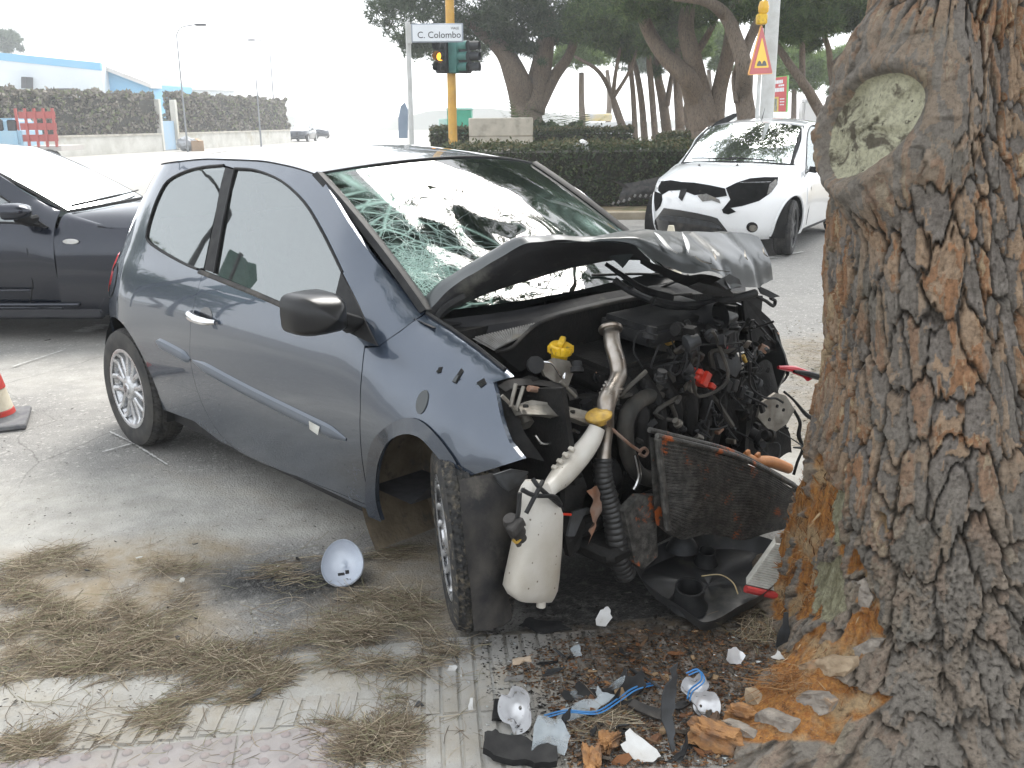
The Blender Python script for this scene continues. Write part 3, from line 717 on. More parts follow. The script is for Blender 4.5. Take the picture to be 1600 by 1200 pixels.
# flap outline on the rear quarter and door mirror
mb = MB(); fc = (-2.70, .83); mb.tube([shell((x2u(fc[0]+.085*cos(a), .83), fc[1]+.085*sin(a)), -1, .001) for a in np.linspace(0, 2*pi, 28)], .0022, 5, caps=False); mb.build('fuel_flap_gap', MAT['soot'], clio)
mc = CL.aty(494, 490, -.945)
mb = MB(); prof = []
for i, t in enumerate(np.linspace(0, 1, 9)):
    # cross-sections of the housing from the glass side (rear, open) to the rounded front
    sx = -.075+.17*t; k = (1-max(0, (t-.25)/.75)**2.2)**.5
    row = []
    for j in range(20):
        a = 2*pi*j/20; ca, sa = cos(a), sin(a); e = .45
        row.append(mc+Vector((sx, .090*k*math.copysign(abs(ca)**e, ca)+.02*t, .068*k*math.copysign(abs(sa)**e, sa)-.01*t)))
    prof.append(row+[row[0]])
mb.grid(prof, flip=True); mb.add(prof[0][:-1], [tuple(range(20))])
mir = mb.build('door_mirror', MAT['mirrorblk'], clio)
mb = MB(); mb.tube([mc+Vector((0, .05, -.02)), mc+Vector((.03, .12, -.045)), shell(S(552, 508), -1, .002)], [.045, .035, .04], 10, k=4, flat=.6); mb.build('mirror_arm', MAT['black'], mir)
# left mirror
mb = MB(); mb.grid([[Vector((p.x, -p.y, p.z)) for p in r] for r in prof]); mb.build('door_mirror', MAT['blackgloss'], clio)

# windscreen
def wscr(t, v, sag=1):                                # t -1..1 across (right to left), v 0 bottom .. 1 top
    k = 1-t*t
    b = Vector((-.386+.165*k, .655*t, .966+.03*k)); a = Vector((-1.112+.115*k, .578*t, 1.386+.046*k))
    p = b.lerp(a, v); p += Vector((.5, 0, .86))*(.028*4*v*(1-v)*(.6+.4*k))
    if sag:
        d2 = ((t+.42)/.42)**2+((v-.28)/.30)**2
        p -= Vector((.5, 0, .86))*(.035*math.exp(-d2))
        p -= Vector((.5, 0, .86))*(.006*vnoise(t*9, v*8, .3, 4)*math.exp(-d2*.5))
    return p
def on_screen(px, py):                                # pixel -> (t, v)
    best = None
    r = CL.ray(px, py).normalized()
    for rng in range(4):
        if best is None: ts = np.linspace(-1, 1, 41); vs = np.linspace(0, 1, 31)
        else: ts = best[1]+np.linspace(-1, 1, 9)*.05/5**(rng-1); vs = best[2]+np.linspace(-1, 1, 9)*.034/5**(rng-1)
        for t in ts:
            for v in vs:
                q = wscr(float(t), float(v), 0)-CL.o; d = (q-r*q.dot(r)).length
                if best is None or d < best[0]: best = (d, float(t), float(v))
    return best[1], best[2]
nt_, nv_ = 90, 60
ic = on_screen(652, 420); dc = on_screen(925, 352); ic2 = on_screen(600, 330)
V = []; cr = []; du = []; cu = []
for j in range(nv_+1):
    for i in range(nt_+1):
        t = -1+2*i/nt_; v = j/nv_; V.append(wscr(t, v))
        dx = (t-ic[0])*.6; dy = (v-ic[1])*.85; r = math.hypot(dx, dy); th = math.atan2(dy, dx)
        e = math.hypot((t-ic2[0])*.6, (v-ic2[1])*.85)
        c = max(math.exp(-(r/.20)**2), .62*math.exp(-(e/.26)**2), .25*math.exp(-(r/.45)**2))
        cr.append(c); cu.append((.25*math.log(r+.05)+.5, th*.13, 0))
        q = math.hypot((t-dc[0])*.6, (v-dc[1])*.85)
        ringm = .5+.5*sin(q*105+1.5*sin(th*2)); g = sst(.36, .02, q)*sst(ic[0]+.55, ic[0]+.85, t)
        du.append(float(g*(.06+.22*ringm*sst(.0, .3, q)+.35*math.exp(-(q/.055)**2))+.018))
F = [(j*(nt_+1)+i, j*(nt_+1)+i+1, (j+1)*(nt_+1)+i+1, (j+1)*(nt_+1)+i) for j in range(nv_) for i in range(nt_)]
wsc = npmesh('windscreen', V, F, MAT['screen'], clio, attrs={'crack': cr, 'dust': du, 'cuv': np.array(cu)})
# crack threads as thin lines standing on the glass
mb = MB(); rr = random.Random(5)
def thread(a0, steps, turn, step, r0, start):
    t, v = start; pts = []
    a = a0
    for i in range(steps):
        if not (-.97 < t < .97 and .02 < v < .98): break
        p = wscr(t, v)+Vector((.5, 0, .86))*.0012; pts.append(p)
        a += rr.gauss(turn, .22); t += cos(a)*step/.6; v += sin(a)*step/.85
    if len(pts) > 2: mb.tube(pts, r0, 3, caps=False)
for k in range(80):
    a = 2*pi*k/80+rr.uniform(-.1, .1); d0 = rr.uniform(.01, .08)
    thread(a, rr.randint(8, 22), rr.uniform(-.03, .03), .018, rr.uniform(.0003, .0007), (ic[0]+cos(a)*d0/.6, ic[1]+sin(a)*d0/.85))
for k in range(150):
    rd = .03+.26*rr.random()**1.1; a = rr.uniform(0, 2*pi); n_ = rr.randint(5, 12)
    thread(a+pi/2, n_, .018/rd, .018, rr.uniform(.00025, .0006), (ic[0]+cos(a)*rd/.6, ic[1]+sin(a)*rd/.85))
for k in range(60):
    c = on_screen(rr.uniform(525, 640), rr.uniform(290, 400)) if k % 2 else on_screen(rr.uniform(560, 700), rr.uniform(300, 450))
    thread(rr.uniform(0, 2*pi), rr.randint(8, 20), rr.uniform(-.08, .08), .02, rr.uniform(.0003, .0007), c)
for (p, q) in (((800, 445), (720, 490)), ((830, 440), (900, 455)), ((820, 455), (950, 440)), ((870, 452), (930, 425)), ((760, 470), (860, 430))):
    a = on_screen(*p); b = on_screen(*q); thread(math.atan2((b[1]-a[1])*.85, (b[0]-a[0])*.6), 18, 0, .012, .0011, a)
mb.build('crack_threads', MAT['crackline'], wsc, kind='stuff')
mb = MB()
for s in (-1, 1):
    A = [];
    for v in np.linspace(0, 1, 20):
        p = wscr(s*1.0, v, 0); A.append([p+Vector((-.012, s*.02, .0)), p+Vector((.012, s*.012, .014)), p+Vector((.02, -s*.004, .012)), p+Vector((.015, -s*.022, .004))])
    mb.grid(A, flip=s > 0)
mb.tube([wscr(t, 1.0, 0)+Vector((-.004, 0, .003)) for t in np.linspace(-1, 1, 24)], .006, 6)
mb.build('windscreen_trim', MAT['black'], clio)

# cabin
mb = MB(); mb.grid([[(x, y, z) for y in (-q, q)] for x, z, q in ((-.25, .45, .7), (-.4, .30, .74), (-2.2, .30, .74), (-2.3, .55, .72), (-2.75, .6, .55), (-2.85, .90, .5))]); mb.build('cabin_floor', MAT['seat'], clio)
mb = MB()
rws = []
for x, z in ((-.30, .93), (-.45, .955), (-.60, .95), (-.72, .90), (-.74, .72), (-.66, .55)): rws.append([(x-.05*(1-abs(t)**3), .70*t, z+.012*cos(t*5)) for t in np.linspace(-1, 1, 20)])
mb.grid(rws, flip=True); mb.build('dashboard', MAT['black'], clio)
for y in (-.36, .36):
    mb = MB(); mb.box((-1.35, y, .58), (.52, .48, .16), bev=.05, seg=2)
    mb.box((-1.66, y, .88), (.16, .48, .62), Matrix.Rotation(R(-18), 3, 'Y'), bev=.06, seg=2)
    st = mb.build('seat', MAT['seat'], clio)
    mb = MB(); mb.box((-1.80, y, 1.24), (.10, .26, .16), Matrix.Rotation(R(-14), 3, 'Y'), bev=.04, seg=2); mb.build('headrest', MAT['seat'], st)
mb = MB(); mb.box((-2.25, 0, .58), (.5, 1.2, .2), bev=.06, seg=2); mb.box((-2.55, 0, .86), (.16, 1.2, .55), Matrix.Rotation(R(-20), 3, 'Y'), bev=.06, seg=2); mb.build('rear_seat', MAT['seat'], clio)
mb = MB(); mb.tube([Vector((-.90, .36, .86))+Matrix.Rotation(R(25), 3, 'Y') @ Vector((0, .19*cos(a), .19*sin(a))) for a in np.linspace(0, 2*pi, 28)], .014, 8); mb.tube([(-.75, .36, .82), (-.90, .36, .86)], .05, 10); mb.build('steering_wheel', MAT['black'], clio)
# ------------------------------------------------------------------ wheels
def tyre_mesh(mb, Rr, w, rimr, blocks=64, depth=.007, nprof=None):
    pr = [(rimr, -.40), (rimr+.012, -.47), (rimr+.045, -.50), (Rr-.035, -.49), (Rr-.012, -.44), (Rr-.002, -.36), (Rr, -.22), (Rr, -.20), (Rr, 0), (Rr, .20), (Rr, .22), (Rr-.002, .36), (Rr-.012, .44), (Rr-.035, .49), (rimr+.045, .50), (rimr+.012, .47), (rimr, .40)]
    n = blocks*4; A = []
    grooves = (-.21, .0, .21)
    pz = []
    for r, z in pr: pz.append((r, z))
    fine = []
    zs = [-.40+.8*i/40 for i in range(41)]
    for i in range(n+1):
        a = 2*pi*i/n; row = []
        for r, z in pz[:5]: row.append((r, z))
        for z in zs:
            rb = Rr-.010*max(0, (abs(z)-.28)/.12)**2
            g = any(abs(z-q) < .028 for q in grooves)
            ph = (i+int(abs(z)*18)*(1 if z > 0 else -1)) % 4
            lat = ph == 0 and abs(z) > .06
            row.append((rb-(depth if g else (depth*.8 if lat else 0)), z))
        for r, z in pz[-5:]: row.append((r, z))
        A.append([Vector((r*cos(a), z*w, r*sin(a))) for r, z in row])
    mb.grid(A)
def alloy(parent, mrim, m, spokes=7, pair=True, rr=.205, w=.17, out=-1, mesh_cache={}):
    pass
def wheel(parent, c, yaw, Rr, w, rimr, mt, mr, style, s, name='wheel', camber=0):
    # axle along y; outer face towards s*y
    m = Matrix.Translation(c) @ Matrix.Rotation(yaw, 4, 'Z') @ Matrix.Rotation(camber, 4, 'X')
    mb = MB(); t = MB(); tyre_mesh(t, Rr, w, rimr)
    mb.add([m @ Vector(v) for v in t.V], t.F); wh = mb.build(name, mt, parent, ang=30)
    q = MB(); yo = s*w*.40
    # barrel, lip
    L = MB(); L.lathe([(rimr+.004, -w*.42), (rimr-.008, -w*.38), (rimr-.02, -w*.1), (rimr-.022, w*.25), (rimr-.006, w*.38), (rimr+.006, w*.44), (rimr+.008, w*.46), (rimr-.004, w*.465), (rimr-.012, w*.44)], Matrix.Rotation(-s*pi/2, 4, 'X'), 48)
    q.add(L.V, L.F)
    dish = s*w*.30
    if style == 'spoke14':
        hub = MB(); hub.lathe([(0, .03), (.045, .03), (.062, .022), (.075, .0), (.07, -.03), (0, -.03)], Matrix.Translation((0, dish, 0)) @ Matrix.Rotation(-s*pi/2, 4, 'X'), 24); q.add(hub.V, hub.F)
        for k in range(7):
            for da in (-.155, .155):
                a0 = 2*pi*k/7; 
                r0, r1 = .055, rimr-.012
                rows = []
                for i in range(7):
                    f = i/6; r = r0+(r1-r0)*f; a = a0+da*(.55+.75*f)*1.35
                    hw = .017-.003*f+.004*f*f; y = dish+s*(.018-.006*f+.014*(f > .9))
                    cx, cz = r*cos(a), r*sin(a); tx, tz = -sin(a), cos(a)
                    rows.append([(cx-tx*hw, y-s*.018, cz-tz*hw), (cx-tx*hw*.8, y-s*.002, cz-tz*hw*.8), (cx-tx*hw*.3, y+s*.003, cz-tz*hw*.3), (cx+tx*hw*.3, y+s*.003, cz+tz*hw*.3), (cx+tx*hw*.8, y-s*.002, cz+tz*hw*.8), (cx+tx*hw, y-s*.018, cz+tz*hw)])
                q.grid(rows, flip=s < 0)
    else:
        hub = MB(); hub.lathe([(0, .02), (.05, .02), (.07, .0), (.06, -.03), (0, -.03)], Matrix.Translation((0, dish, 0)) @ Matrix.Rotation(-s*pi/2, 4, 'X'), 24); q.add(hub.V, hub.F)
        for k in range(7):
            a0 = 2*pi*k/7+.2
            rows = []
            for i in range(5):
                f = i/4; r = .05+(rimr-.06)*f; hw = .022+.012*f; y = dish+s*(.015+.004*f); a = a0
                cx, cz = r*cos(a), r*sin(a); tx, tz = -sin(a), cos(a)
                rows.append([(cx-tx*hw, y-s*.02, cz-tz*hw), (cx-tx*hw*.8, y, cz-tz*hw*.8), (cx+tx*hw*.8, y, cz+tz*hw*.8), (cx+tx*hw, y-s*.02, cz+tz*hw)])
            q.grid(rows, flip=s < 0)
    b2 = MB(); b2.add([m @ Vector(v) for v in q.V], q.F); rim_o = b2.build('rim', mr, wh, ang=40)
    b3 = MB(); b3.lathe([(0, -.03), (.13, -.03), (.135, -.04)], m @ Matrix.Translation((0, dish-s*.03, 0)) @ Matrix.Rotation(-s*pi/2, 4, 'X'), 32); b3.build('brake_disc', MAT['galv'], wh)
    if style == 'spoke14':
        b4 = MB(); b4.lathe([(0, .036), (.026, .036), (.030, .030)], m @ Matrix.Translation((0, dish, 0)) @ Matrix.Rotation(-s*pi/2, 4, 'X'), 24); cp_ = b4.build('wheel_cap', MAT['alloy'], wh)
        b5 = MB()
        for (a, b, cc, d) in (((0, .02), (.012, 0), (.007, 0), (0, .011)), ((.012, 0), (0, -.02), (0, -.011), (.007, 0)), ((0, -.02), (-.012, 0), (-.007, 0), (0, -.011)), ((-.012, 0), (0, .02), (0, .011), (-.007, 0))):
            b5.add([m @ Vector((x, dish+s*.0385, z)) for x, z in (a, b, cc, d)], [(0, 1, 2, 3)])
        b5.build('wheel_emblem', MAT['greyp'], wh)
    return wh
wheel(clio, Vector((-2.575, -.745, .302)), 0, .302, .19, .195, MAT['rubber'], MAT['alloy'], 'spoke14', -1)
wheel(clio, Vector((-2.575, .745, .302)), 0, .302, .19, .195, MAT['rubber'], MAT['alloy'], 'spoke14', 1)
FWH = Vector((-.075, -.755, .300))
wheel(clio, FWH, R(-33), .302, .19, .195, MAT['mudrub'], MAT['alloy'], 'spoke14', -1, camber=R(3))
wheel(clio, Vector((-.30, .745, .302)), R(-20), .302, .19, .195, MAT['rubber'], MAT['alloy'], 'spoke14', 1)
# wheel wells: inner liners
for s in (-1, 1):
    for cx, mt, rr, a0, a1 in ((-2.575, MAT['black'], .36, -.12, 1.12), (-.27, MAT['soil'], .37, .35, 1.22)):
        mb = MB(); A = []; an = np.linspace(a0*pi, a1*pi, 20)
        for a in an: A.append([(cx+rr*cos(a), s*y, .325+rr*sin(a)) for y in (.79, .70, .60, .50)])
        mb.grid(A, flip=s < 0)
        mb.add([(cx+rr*cos(a), s*.50, .325+rr*sin(a)) for a in an], [tuple(range(20))])
        mb.build('wheel_arch_liner', mt, clio)
mb = MB(); mb.box((-1.62, 0, .23), (1.9, 1.5, .08)); mb.box((-2.9, 0, .34), (.4, 1.3, .1)); mb.build('underbody', MAT['black'], clio)
# ------------------------------------------------------------------ bonnet, cowl and the opened engine bay
E = CL.atx
def EL(l, k=4): return cat([E(*q) for q in l], k)
def resam(c, n):                                     # resample polyline to n points
    d = [0]
    for a, b in zip(c, c[1:]): d.append(d[-1]+(b-a).length)
    out = []
    for i in range(n):
        s = d[-1]*i/(n-1); j = max(0, min(len(c)-2, int(np.searchsorted(d, s, side='right'))-1))
        t = (s-d[j])/max(1e-9, d[j+1]-d[j]); out.append(c[j].lerp(c[j+1], min(1, t)))
    return out
def loft(curves, n=40, k=4):
    cs = [resam(c, n) for c in curves]
    cols = [cat([c[i] for c in cs], k) for i in range(n)]
    return [[cols[i][j] for i in range(n)] for j in range(len(cols[0]))]
def jit(A, amp, sc, s=0):
    return [[p+Vector((vnoise(p.x*sc, p.y*sc, p.z*sc, s), vnoise(p.x*sc, p.y*sc, p.z*sc, s+1), vnoise(p.x*sc, p.y*sc, p.z*sc, s+2)))*amp for p in r] for r in A]
U_ = [(665, 488, -.386), (700, 453, -.34), (740, 427, -.29), (780, 403, -.23), (818, 381, -.16), (850, 377, -.12), (887, 375, -.06), (930, 378, -.0), (981, 380, .07), (1000, 390, .10), (1016, 404, .13)]
L_ = [(690, 497, -.37), (716, 478, -.35), (771, 455, -.30), (820, 440, -.24), (869, 425, -.18), (925, 412, -.12), (975, 407, -.05), (1000, 407, .04), (1018, 410, .11)]
M_ = [(676, 493, -.375), (712, 468, -.33), (757, 438, -.27), (800, 412, -.21), (838, 396, -.15), (880, 393, -.10), (925, 394, -.05), (975, 394, .02), (1003, 400, .08), (1017, 408, .125)]
R_ = [(868, 376, -.10), (940, 369, -.04), (997, 362, .0), (1044, 360, .02), (1107, 361, .04), (1162, 363, .06), (1186, 370, .08)]
B_ = [(868, 377, -.09), (930, 377, .0), (981, 379, .07), (1001, 390, .10), (1024, 408, .13), (1052, 420, .16), (1078, 427, .19), (1107, 424, .22), (1129, 432, .24), (1142, 447, .25), (1180, 447, .22), (1208, 436, .17)]
Q_ = [(868, 377, -.09), (935, 373, .0), (989, 370, .07), (1022, 380, .11), (1060, 393, .14), (1100, 398, .17), (1150, 402, .18), (1203, 405, .15)]
bonnet = None
A = jit(loft([EL(U_), EL(M_), EL(L_)], 46, 5), .004, 14)
mb = MB(); mb.grid(A, m=1)
cu = resam(EL(U_), 46); bk = [p+Vector((-.14, .03, -.05)) for p in cu]
mb.grid(jit(loft([bk, [a.lerp(b, .5)+Vector((0, 0, .035)) for a, b in zip(cu, bk)], cu], 46, 4), .004, 14), m=0)
top = loft([EL(R_), EL(Q_), EL(B_)], 60, 7)
top = [[p+Vector((0, 0, .010*fbm(p.x*9, p.y*9, 2, 3, 4)-.012*math.exp(-((p.y-.22+.2*p.x)/.025)**2)-.009*math.exp(-((p.y-.42)/.02)**2))) for p in r] for r in top]
mb.grid(top, m=0, flip=True)
cr_ = top[0]; bk2 = [p+Vector((-.22, 0, -.07)) for p in cr_]
mb.grid([[a.lerp(b, f)+Vector((0, 0, .03*4*f*(1-f))) for a in [q] for b in [w_]][0] for q, w_ in zip(cr_, bk2)] if False else [[q.lerp(w_, f)+Vector((0, 0, .02*4*f*(1-f))) for f in np.linspace(0, 1, 6)] for q, w_ in zip(cr_, bk2)], m=0)
bonnet = mb.build('bonnet', [MAT['clio_dark'], MAT['felt']], clio, ang=50)
# folded lip under the front of the bonnet
mb = MB(); lipc = EL([(1000, 402, .09), (1024, 412, .12), (1052, 424, .15), (1078, 431, .18), (1107, 428, .21), (1129, 436, .23), (1142, 451, .24)])
lipd = EL([(1000, 412, .06), (1030, 428, .08), (1060, 442, .10), (1085, 452, .11), (1110, 450, .13), (1128, 452, .15), (1140, 456, .17)])
mb.grid(jit(loft([lipc, lipd], 24, 1), .004, 20)); mb.build('bonnet_lip', MAT['felt'], clio)
mb = MB()
for pl in ([(1078, 447, .19), (1092, 441, .2), (1140, 453, .24), (1150, 462, .24), (1112, 462, .2)], [(1120, 440, .245), (1140, 428, .245), (1155, 436, .24), (1160, 448, .235), (1135, 452, .25)]):
    mb.prism([E(*q) for q in pl], (-.01, 0, -.004))
mb.build('torn_panel', MAT['greyp'], clio)
def ribbon(pts, w, name, mat, parent, off=.003):
    c = cat(pts, 6); A = []; n = len(c)
    for i, p in enumerate(c):
        e = sin(pi*min(1, max(0, i/(n-1)))); A.append([p+Vector((off, -w*e, 0)), p+Vector((off+.002, 0, .002)), p+Vector((off, w*e, 0))])
    mb = MB(); mb.grid(A); return mb.build(name, mat, parent)
def topat(px, py):
    q = min((p for r in top for p in r), key=lambda p: ((p-CL.o)-CL.ray(px, py)*((p-CL.o).dot(CL.ray(px, py))/CL.ray(px, py).length_squared)).length)
    return q+Vector((.006, -.004, .010))
ribbon([topat(1019, 366), topat(1030, 376), topat(1042, 388), topat(1053, 399)], .011, 'pale_streak', MAT['whitep'], bonnet)  # pale ribbons laid on the bonnet as streaks
ribbon([topat(1063, 369), topat(1068, 380), topat(1072, 390), topat(1076, 400)], .012, 'pale_streak', MAT['whitep'], bonnet)
for (x0, y0, x1, y1) in ((1082, 405, 1108, 418), (1112, 398, 1118, 412), (1190, 392, 1196, 405), (1160, 395, 1164, 410), (1110, 424, 1135, 430)):
    ribbon([topat(x0, y0), topat((x0+x1)/2, (y0+y1)/2), topat(x1, y1)], .006, 'pale_streak', MAT['galv'], bonnet)
# hinge and wipers
mb = MB(); mb.tube(EL([(682, 497, -.36), (690, 486, -.35), (704, 474, -.33), (726, 462, -.31)], 4), [.012]*13, 8, flat=.5); mb.build('bonnet_hinge', MAT['black'], clio)
mb = MB(); mb.tube(EL([(946, 412, -.20), (975, 432, -.15), (1005, 452, -.1), (1050, 466, -.06)], 4), [.008+.010*i/12 for i in range(13)], 8, flat=.6)
mb.tube(EL([(925, 430, -.26), (1000, 428, -.22), (1060, 432, -.18)], 4), .005, 6)
mb.tube(EL([(1010, 455, -.2), (1040, 446, -.18), (1075, 430, -.16)], 4), .006, 6); mb.build('wiper', MAT['black'], clio)
mb = MB(); mb.tube(EL([(1020, 470, .02), (1060, 478, .06), (1110, 474, .12), (1150, 466, .16), (1180, 458, .18)], 4), [.016]*17, 8); mb.tube(EL([(960, 437, -.18), (985, 455, -.12), (1020, 470, 0.02)], 4), .013, 8); mb.build('cowl_seal', MAT['black'], clio)
# cowl
c0 = [(684, 500, -.375), (760, 491, -.31), (820, 482, -.27), (906, 465, -.22), (977, 452, -.20), (1080, 440, -.20), (1160, 440, -.26)]
c1 = [(700, 513, -.35), (770, 507, -.27), (835, 496, -.23), (906, 478, -.19), (985, 461, -.17), (1080, 450, -.16), (1165, 450, -.22)]
c1b = [(715, 526, -.34), (780, 522, -.25), (838, 504, -.21), (906, 484, -.17), (985, 466, -.15), (1080, 456, -.14), (1165, 454, -.2)]
c2 = [(742, 537, -.27), (790, 536, -.2), (846, 503, -.12), (906, 486, -.12), (991, 468, -.11), (1080, 460, -.11), (1165, 458, -.15)]
c3 = [(800, 580, -.2), (815, 580, -.16), (846, 565, -.14), (906, 560, -.14), (991, 550, -.13), (1080, 550, -.13), (1165, 540, -.17)]
mb = MB(); mb.grid(loft([EL(c0), EL(c1)], 40, 1)); mb.grid(loft([EL(c1), EL(c1b)], 40, 1)); mb.build('scuttle_panel', MAT['felt'], clio)
mb = MB(); mb.grid(loft([EL(c1b), EL(c2)], 40, 1)); mb.grid(loft([EL(c2), EL(c3)], 40, 2)); mb.build('bulkhead', MAT['soot'], clio)
mb = MB(); mb.tube(resam(EL([(775, 549, -.2), (800, 543, -.15), (820, 522, -.12), (848, 502, -.11), (906, 485, -.11), (991, 467, -.10), (1080, 459, -.1)]), 50), .006, 8); mb.build('bulkhead_seal', MAT['blackdusty'], clio)
mb = MB(); p0, p1, p2, p3 = E(738, 529, -.27), E(838, 506, -.17), E(822, 523, -.12), E(772, 548, -.19)
mb.grid([[p0.lerp(p1, i/20).lerp(p3.lerp(p2, i/20), j) for j in (0, 1)] for i in range(21)])
for i in range(1, 24):
    a = p0.lerp(p1, i/24); b = p3.lerp(p2, i/24); mb.tube([a+Vector((.002, 0, .004)), b+Vector((.002, 0, .004))], .0032, 5)
mb.build('cowl_grille', MAT['greyrib'], clio)
mb = MB(); mb.box((-.30, 0, .54), (.05, 1.36, .74)); mb.box((.02, -.60, .62), (.4, .02, .3), Matrix.Rotation(R(-12), 3, 'Y')); mb.box((-.14, .62, .66), (.26, .02, .4)); mb.build('bay_wall', MAT['soot'], clio)
# engine and gearbox
er = random.Random(3)
mb = MB(); mb.box((0, .02, .52), (.34, .62, .40), Matrix.Rotation(R(10), 3, 'Y'), bev=.03, seg=2); mb.box((-.02, -.02, .76), (.26, .56, .09), Matrix.Rotation(R(8), 3, 'Y'), bev=.02, seg=2)
for i in range(6): mb.tube([(.10, -.22+.09*i, .74), (.18, -.22+.09*i, .64), (.19, -.22+.09*i, .52)], [.028, .03, .026], 10, k=4)
mb.lathe([(0, .05), (.085, .05), (.09, .03), (.09, -.03), (.04, -.05), (0, -.05)], Matrix.Translation((.06, -.34, .62)) @ Matrix.Rotation(pi/2, 4, 'X'), 24)
mb.lathe([(0, .05), (.06, .05), (.065, .03), (.065, -.03), (0, -.05)], Matrix.Translation((.12, -.34, .44)) @ Matrix.Rotation(pi/2, 4, 'X'), 24)
mb.box((.02, .45, .42), (.3, .3, .3), Matrix.Rotation(R(20), 3, 'Z'), bev=.06, seg=2); mb.build('engine_block', MAT['soot'], clio)
mb = MB(); mb.box((.05, 0, .24), (.5, 1.0, .06), bev=.02); mb.tube([(.1, -.55, .26), (.15, -.5, .30), (.15, .5, .30), (.1, .55, .26)], .03, 8); mb.build('subframe', MAT['soot'], clio)
mb = MB(); mb.box((.02, .30, .80), (.28, .20, .15), Matrix.Rotation(R(15), 3, 'Z') @ Matrix.Rotation(R(12), 3, 'Y'), bev=.015, seg=2); mb.box((.03, .30, .89), (.26, .18, .03), Matrix.Rotation(R(15), 3, 'Z') @ Matrix.Rotation(R(12), 3, 'Y'), bev=.008); mb.build('battery', MAT['black'], clio)
mb = MB(); mb.box((.02, .05, .88), (.24, .34, .07), Matrix.Rotation(R(6), 3, 'Y'), bev=.02, seg=2); mb.lathe([(.0, .0), (.055, 0), (.06, .04), (.05, .06), (.05, .14)], Matrix.Translation((.05, .22, .86)) @ Matrix.Rotation(R(70), 4, 'Y'), 20); mb.build('air_box', MAT['black'], clio)
# clutter: cables, clips, brackets that nobody could count
for nm, mt, cnt in (('torn_fittings', MAT['soot'], 120), ('torn_fittings', MAT['greyp'], 36), ('torn_fittings', MAT['galv'], 22), ('torn_fittings', MAT['rustpipe'], 12), ('torn_fittings', MAT['black'], 60)):
    mb = MB()
    for i in range(cnt):
        px = er.triangular(985, 1232, 1160); py = er.uniform(505, 700); x = er.uniform(.02, .30)
        if er.random() < .25: px = er.uniform(800, 1000); py = er.uniform(560, 820); x = er.uniform(-.02, .12)
        p = E(px, py, x); q = er.uniform(.008, .045)
        rt = Matrix.Rotation(er.uniform(0, pi), 3, Vector((er.gauss(0, 1), er.gauss(0, 1), er.gauss(0, 1))).normalized())
        if er.random() < .35: mb.lathe([(0, q*.7), (q*.5, q*.7), (q*.5, q*.1), (q*.7, q*.05), (q*.7, -q*.4), (0, -q*.4)], Matrix.Translation(p) @ rt.to_4x4(), 10)
        else: mb.box(p, (q, q*er.uniform(.3, .9), q*er.uniform(.15, .7)), rt, bev=q*.05)
    mb.build(nm, mt, clio, kind='stuff')
for mt, cnt, r in ((MAT['black'], 30, .004), (MAT['hose'], 8, .009), (MAT['greyp'], 10, .003)):
    mb = MB()
    for i in range(cnt):
        px, py, x = er.triangular(990, 1235, 1150), er.uniform(500, 700), er.uniform(.1, .3)
        pts = [E(px, py, x)]
        for k in range(4): pts.append(pts[-1]+Vector((er.gauss(0, .03), er.gauss(0, .06), er.gauss(-.015, .05))))
        mb.tube(pts, r*er.uniform(.6, 1.2), 6, k=4)
    mb.build('torn_cables', mt, clio, kind='stuff')
# recognisable pieces
def tub(name, pts, r, mt, n=12, k=5, par=None, flat=1):
    mb = MB(); mb.tube([E(*q) for q in pts], r, n, k=k, flat=flat); return mb.build(name, mt, par or clio)
pipe = tub('intake_pipe', [(955, 515, .08), (957, 538, .12), (965, 568, .16), (966, 588, .18), (958, 606, .20), (950, 622, .21), (946, 642, .22), (949, 668, .22), (946, 695, .22), (943, 718, .22)], [.027, .027, .027, .027, .026, .030, .028, .020, .019, .024], MAT['steel'], 16)
mb = MB(); pc = E(954, 514, .09); d = (E(957, 538, .12)-pc).normalized(); mb.lathe([(.027, -.006), (.038, -.006), (.041, 0), (.038, .007), (.027, .008)], Matrix.Translation(pc) @ d.to_track_quat('Z', 'Y').to_matrix().to_4x4(), 24); mb.build('pipe_flange', MAT['steel'], pipe)
mb = MB()
for i, (px, py) in enumerate(((960, 602), (957, 607), (954, 613), (951, 619))):
    pc = E(px, py, .20); mb.lathe([(.026, -.004), (.033, 0), (.026, .004)], Matrix.Translation(pc) @ Vector((-.3, -.2, -1)).to_track_quat('Z', 'Y').to_matrix().to_4x4(), 20)
mb.build('pipe_bellows', MAT['steel'], pipe)
cs = cat([E(*q) for q in [(942, 716, .22), (942, 745, .23), (949, 775, .24), (957, 805, .25), (963, 840, .26), (968, 875, .26), (978, 898, .26)]], 12)
mb = MB(); mb.tube(cs, [(.030+.008*i/len(cs))*(1.0 if i % 3 else .90) for i in range(len(cs))], 16); mb.build('corrugated_hose', MAT['corr'], clio)
tub('coolant_hose', [(1024, 532, .03), (1043, 560, .08), (1047, 588, .11), (1030, 613, .14), (1003, 624, .17), (983, 643, .18), (977, 675, .18), (982, 712, .18), (1000, 742, .19), (1035, 752, .2)], [.028]*10, MAT['hose'], 14)
tub('coolant_hose', [(1000, 682, .16), (1012, 660, .16), (1036, 644, .16), (1060, 632, .14), (1073, 645, .13), (1062, 660, .14), (1038, 668, .15)], [.024]*7, MAT['hose'], 14)
tub('coolant_hose', [(1080, 612, .12), (1088, 650, .14), (1082, 690, .14), (1080, 720, .15)], [.018]*4, MAT['hose'], 12)
mb = MB(); c = E(876, 545, .0); mb.lathe([(0, .016), (.034, .016), (.039, .010), (.039, -.012), (.030, -.016), (.022, -.05)], Matrix.Translation(c) @ Matrix.Rotation(R(12), 4, 'Y'), 20)
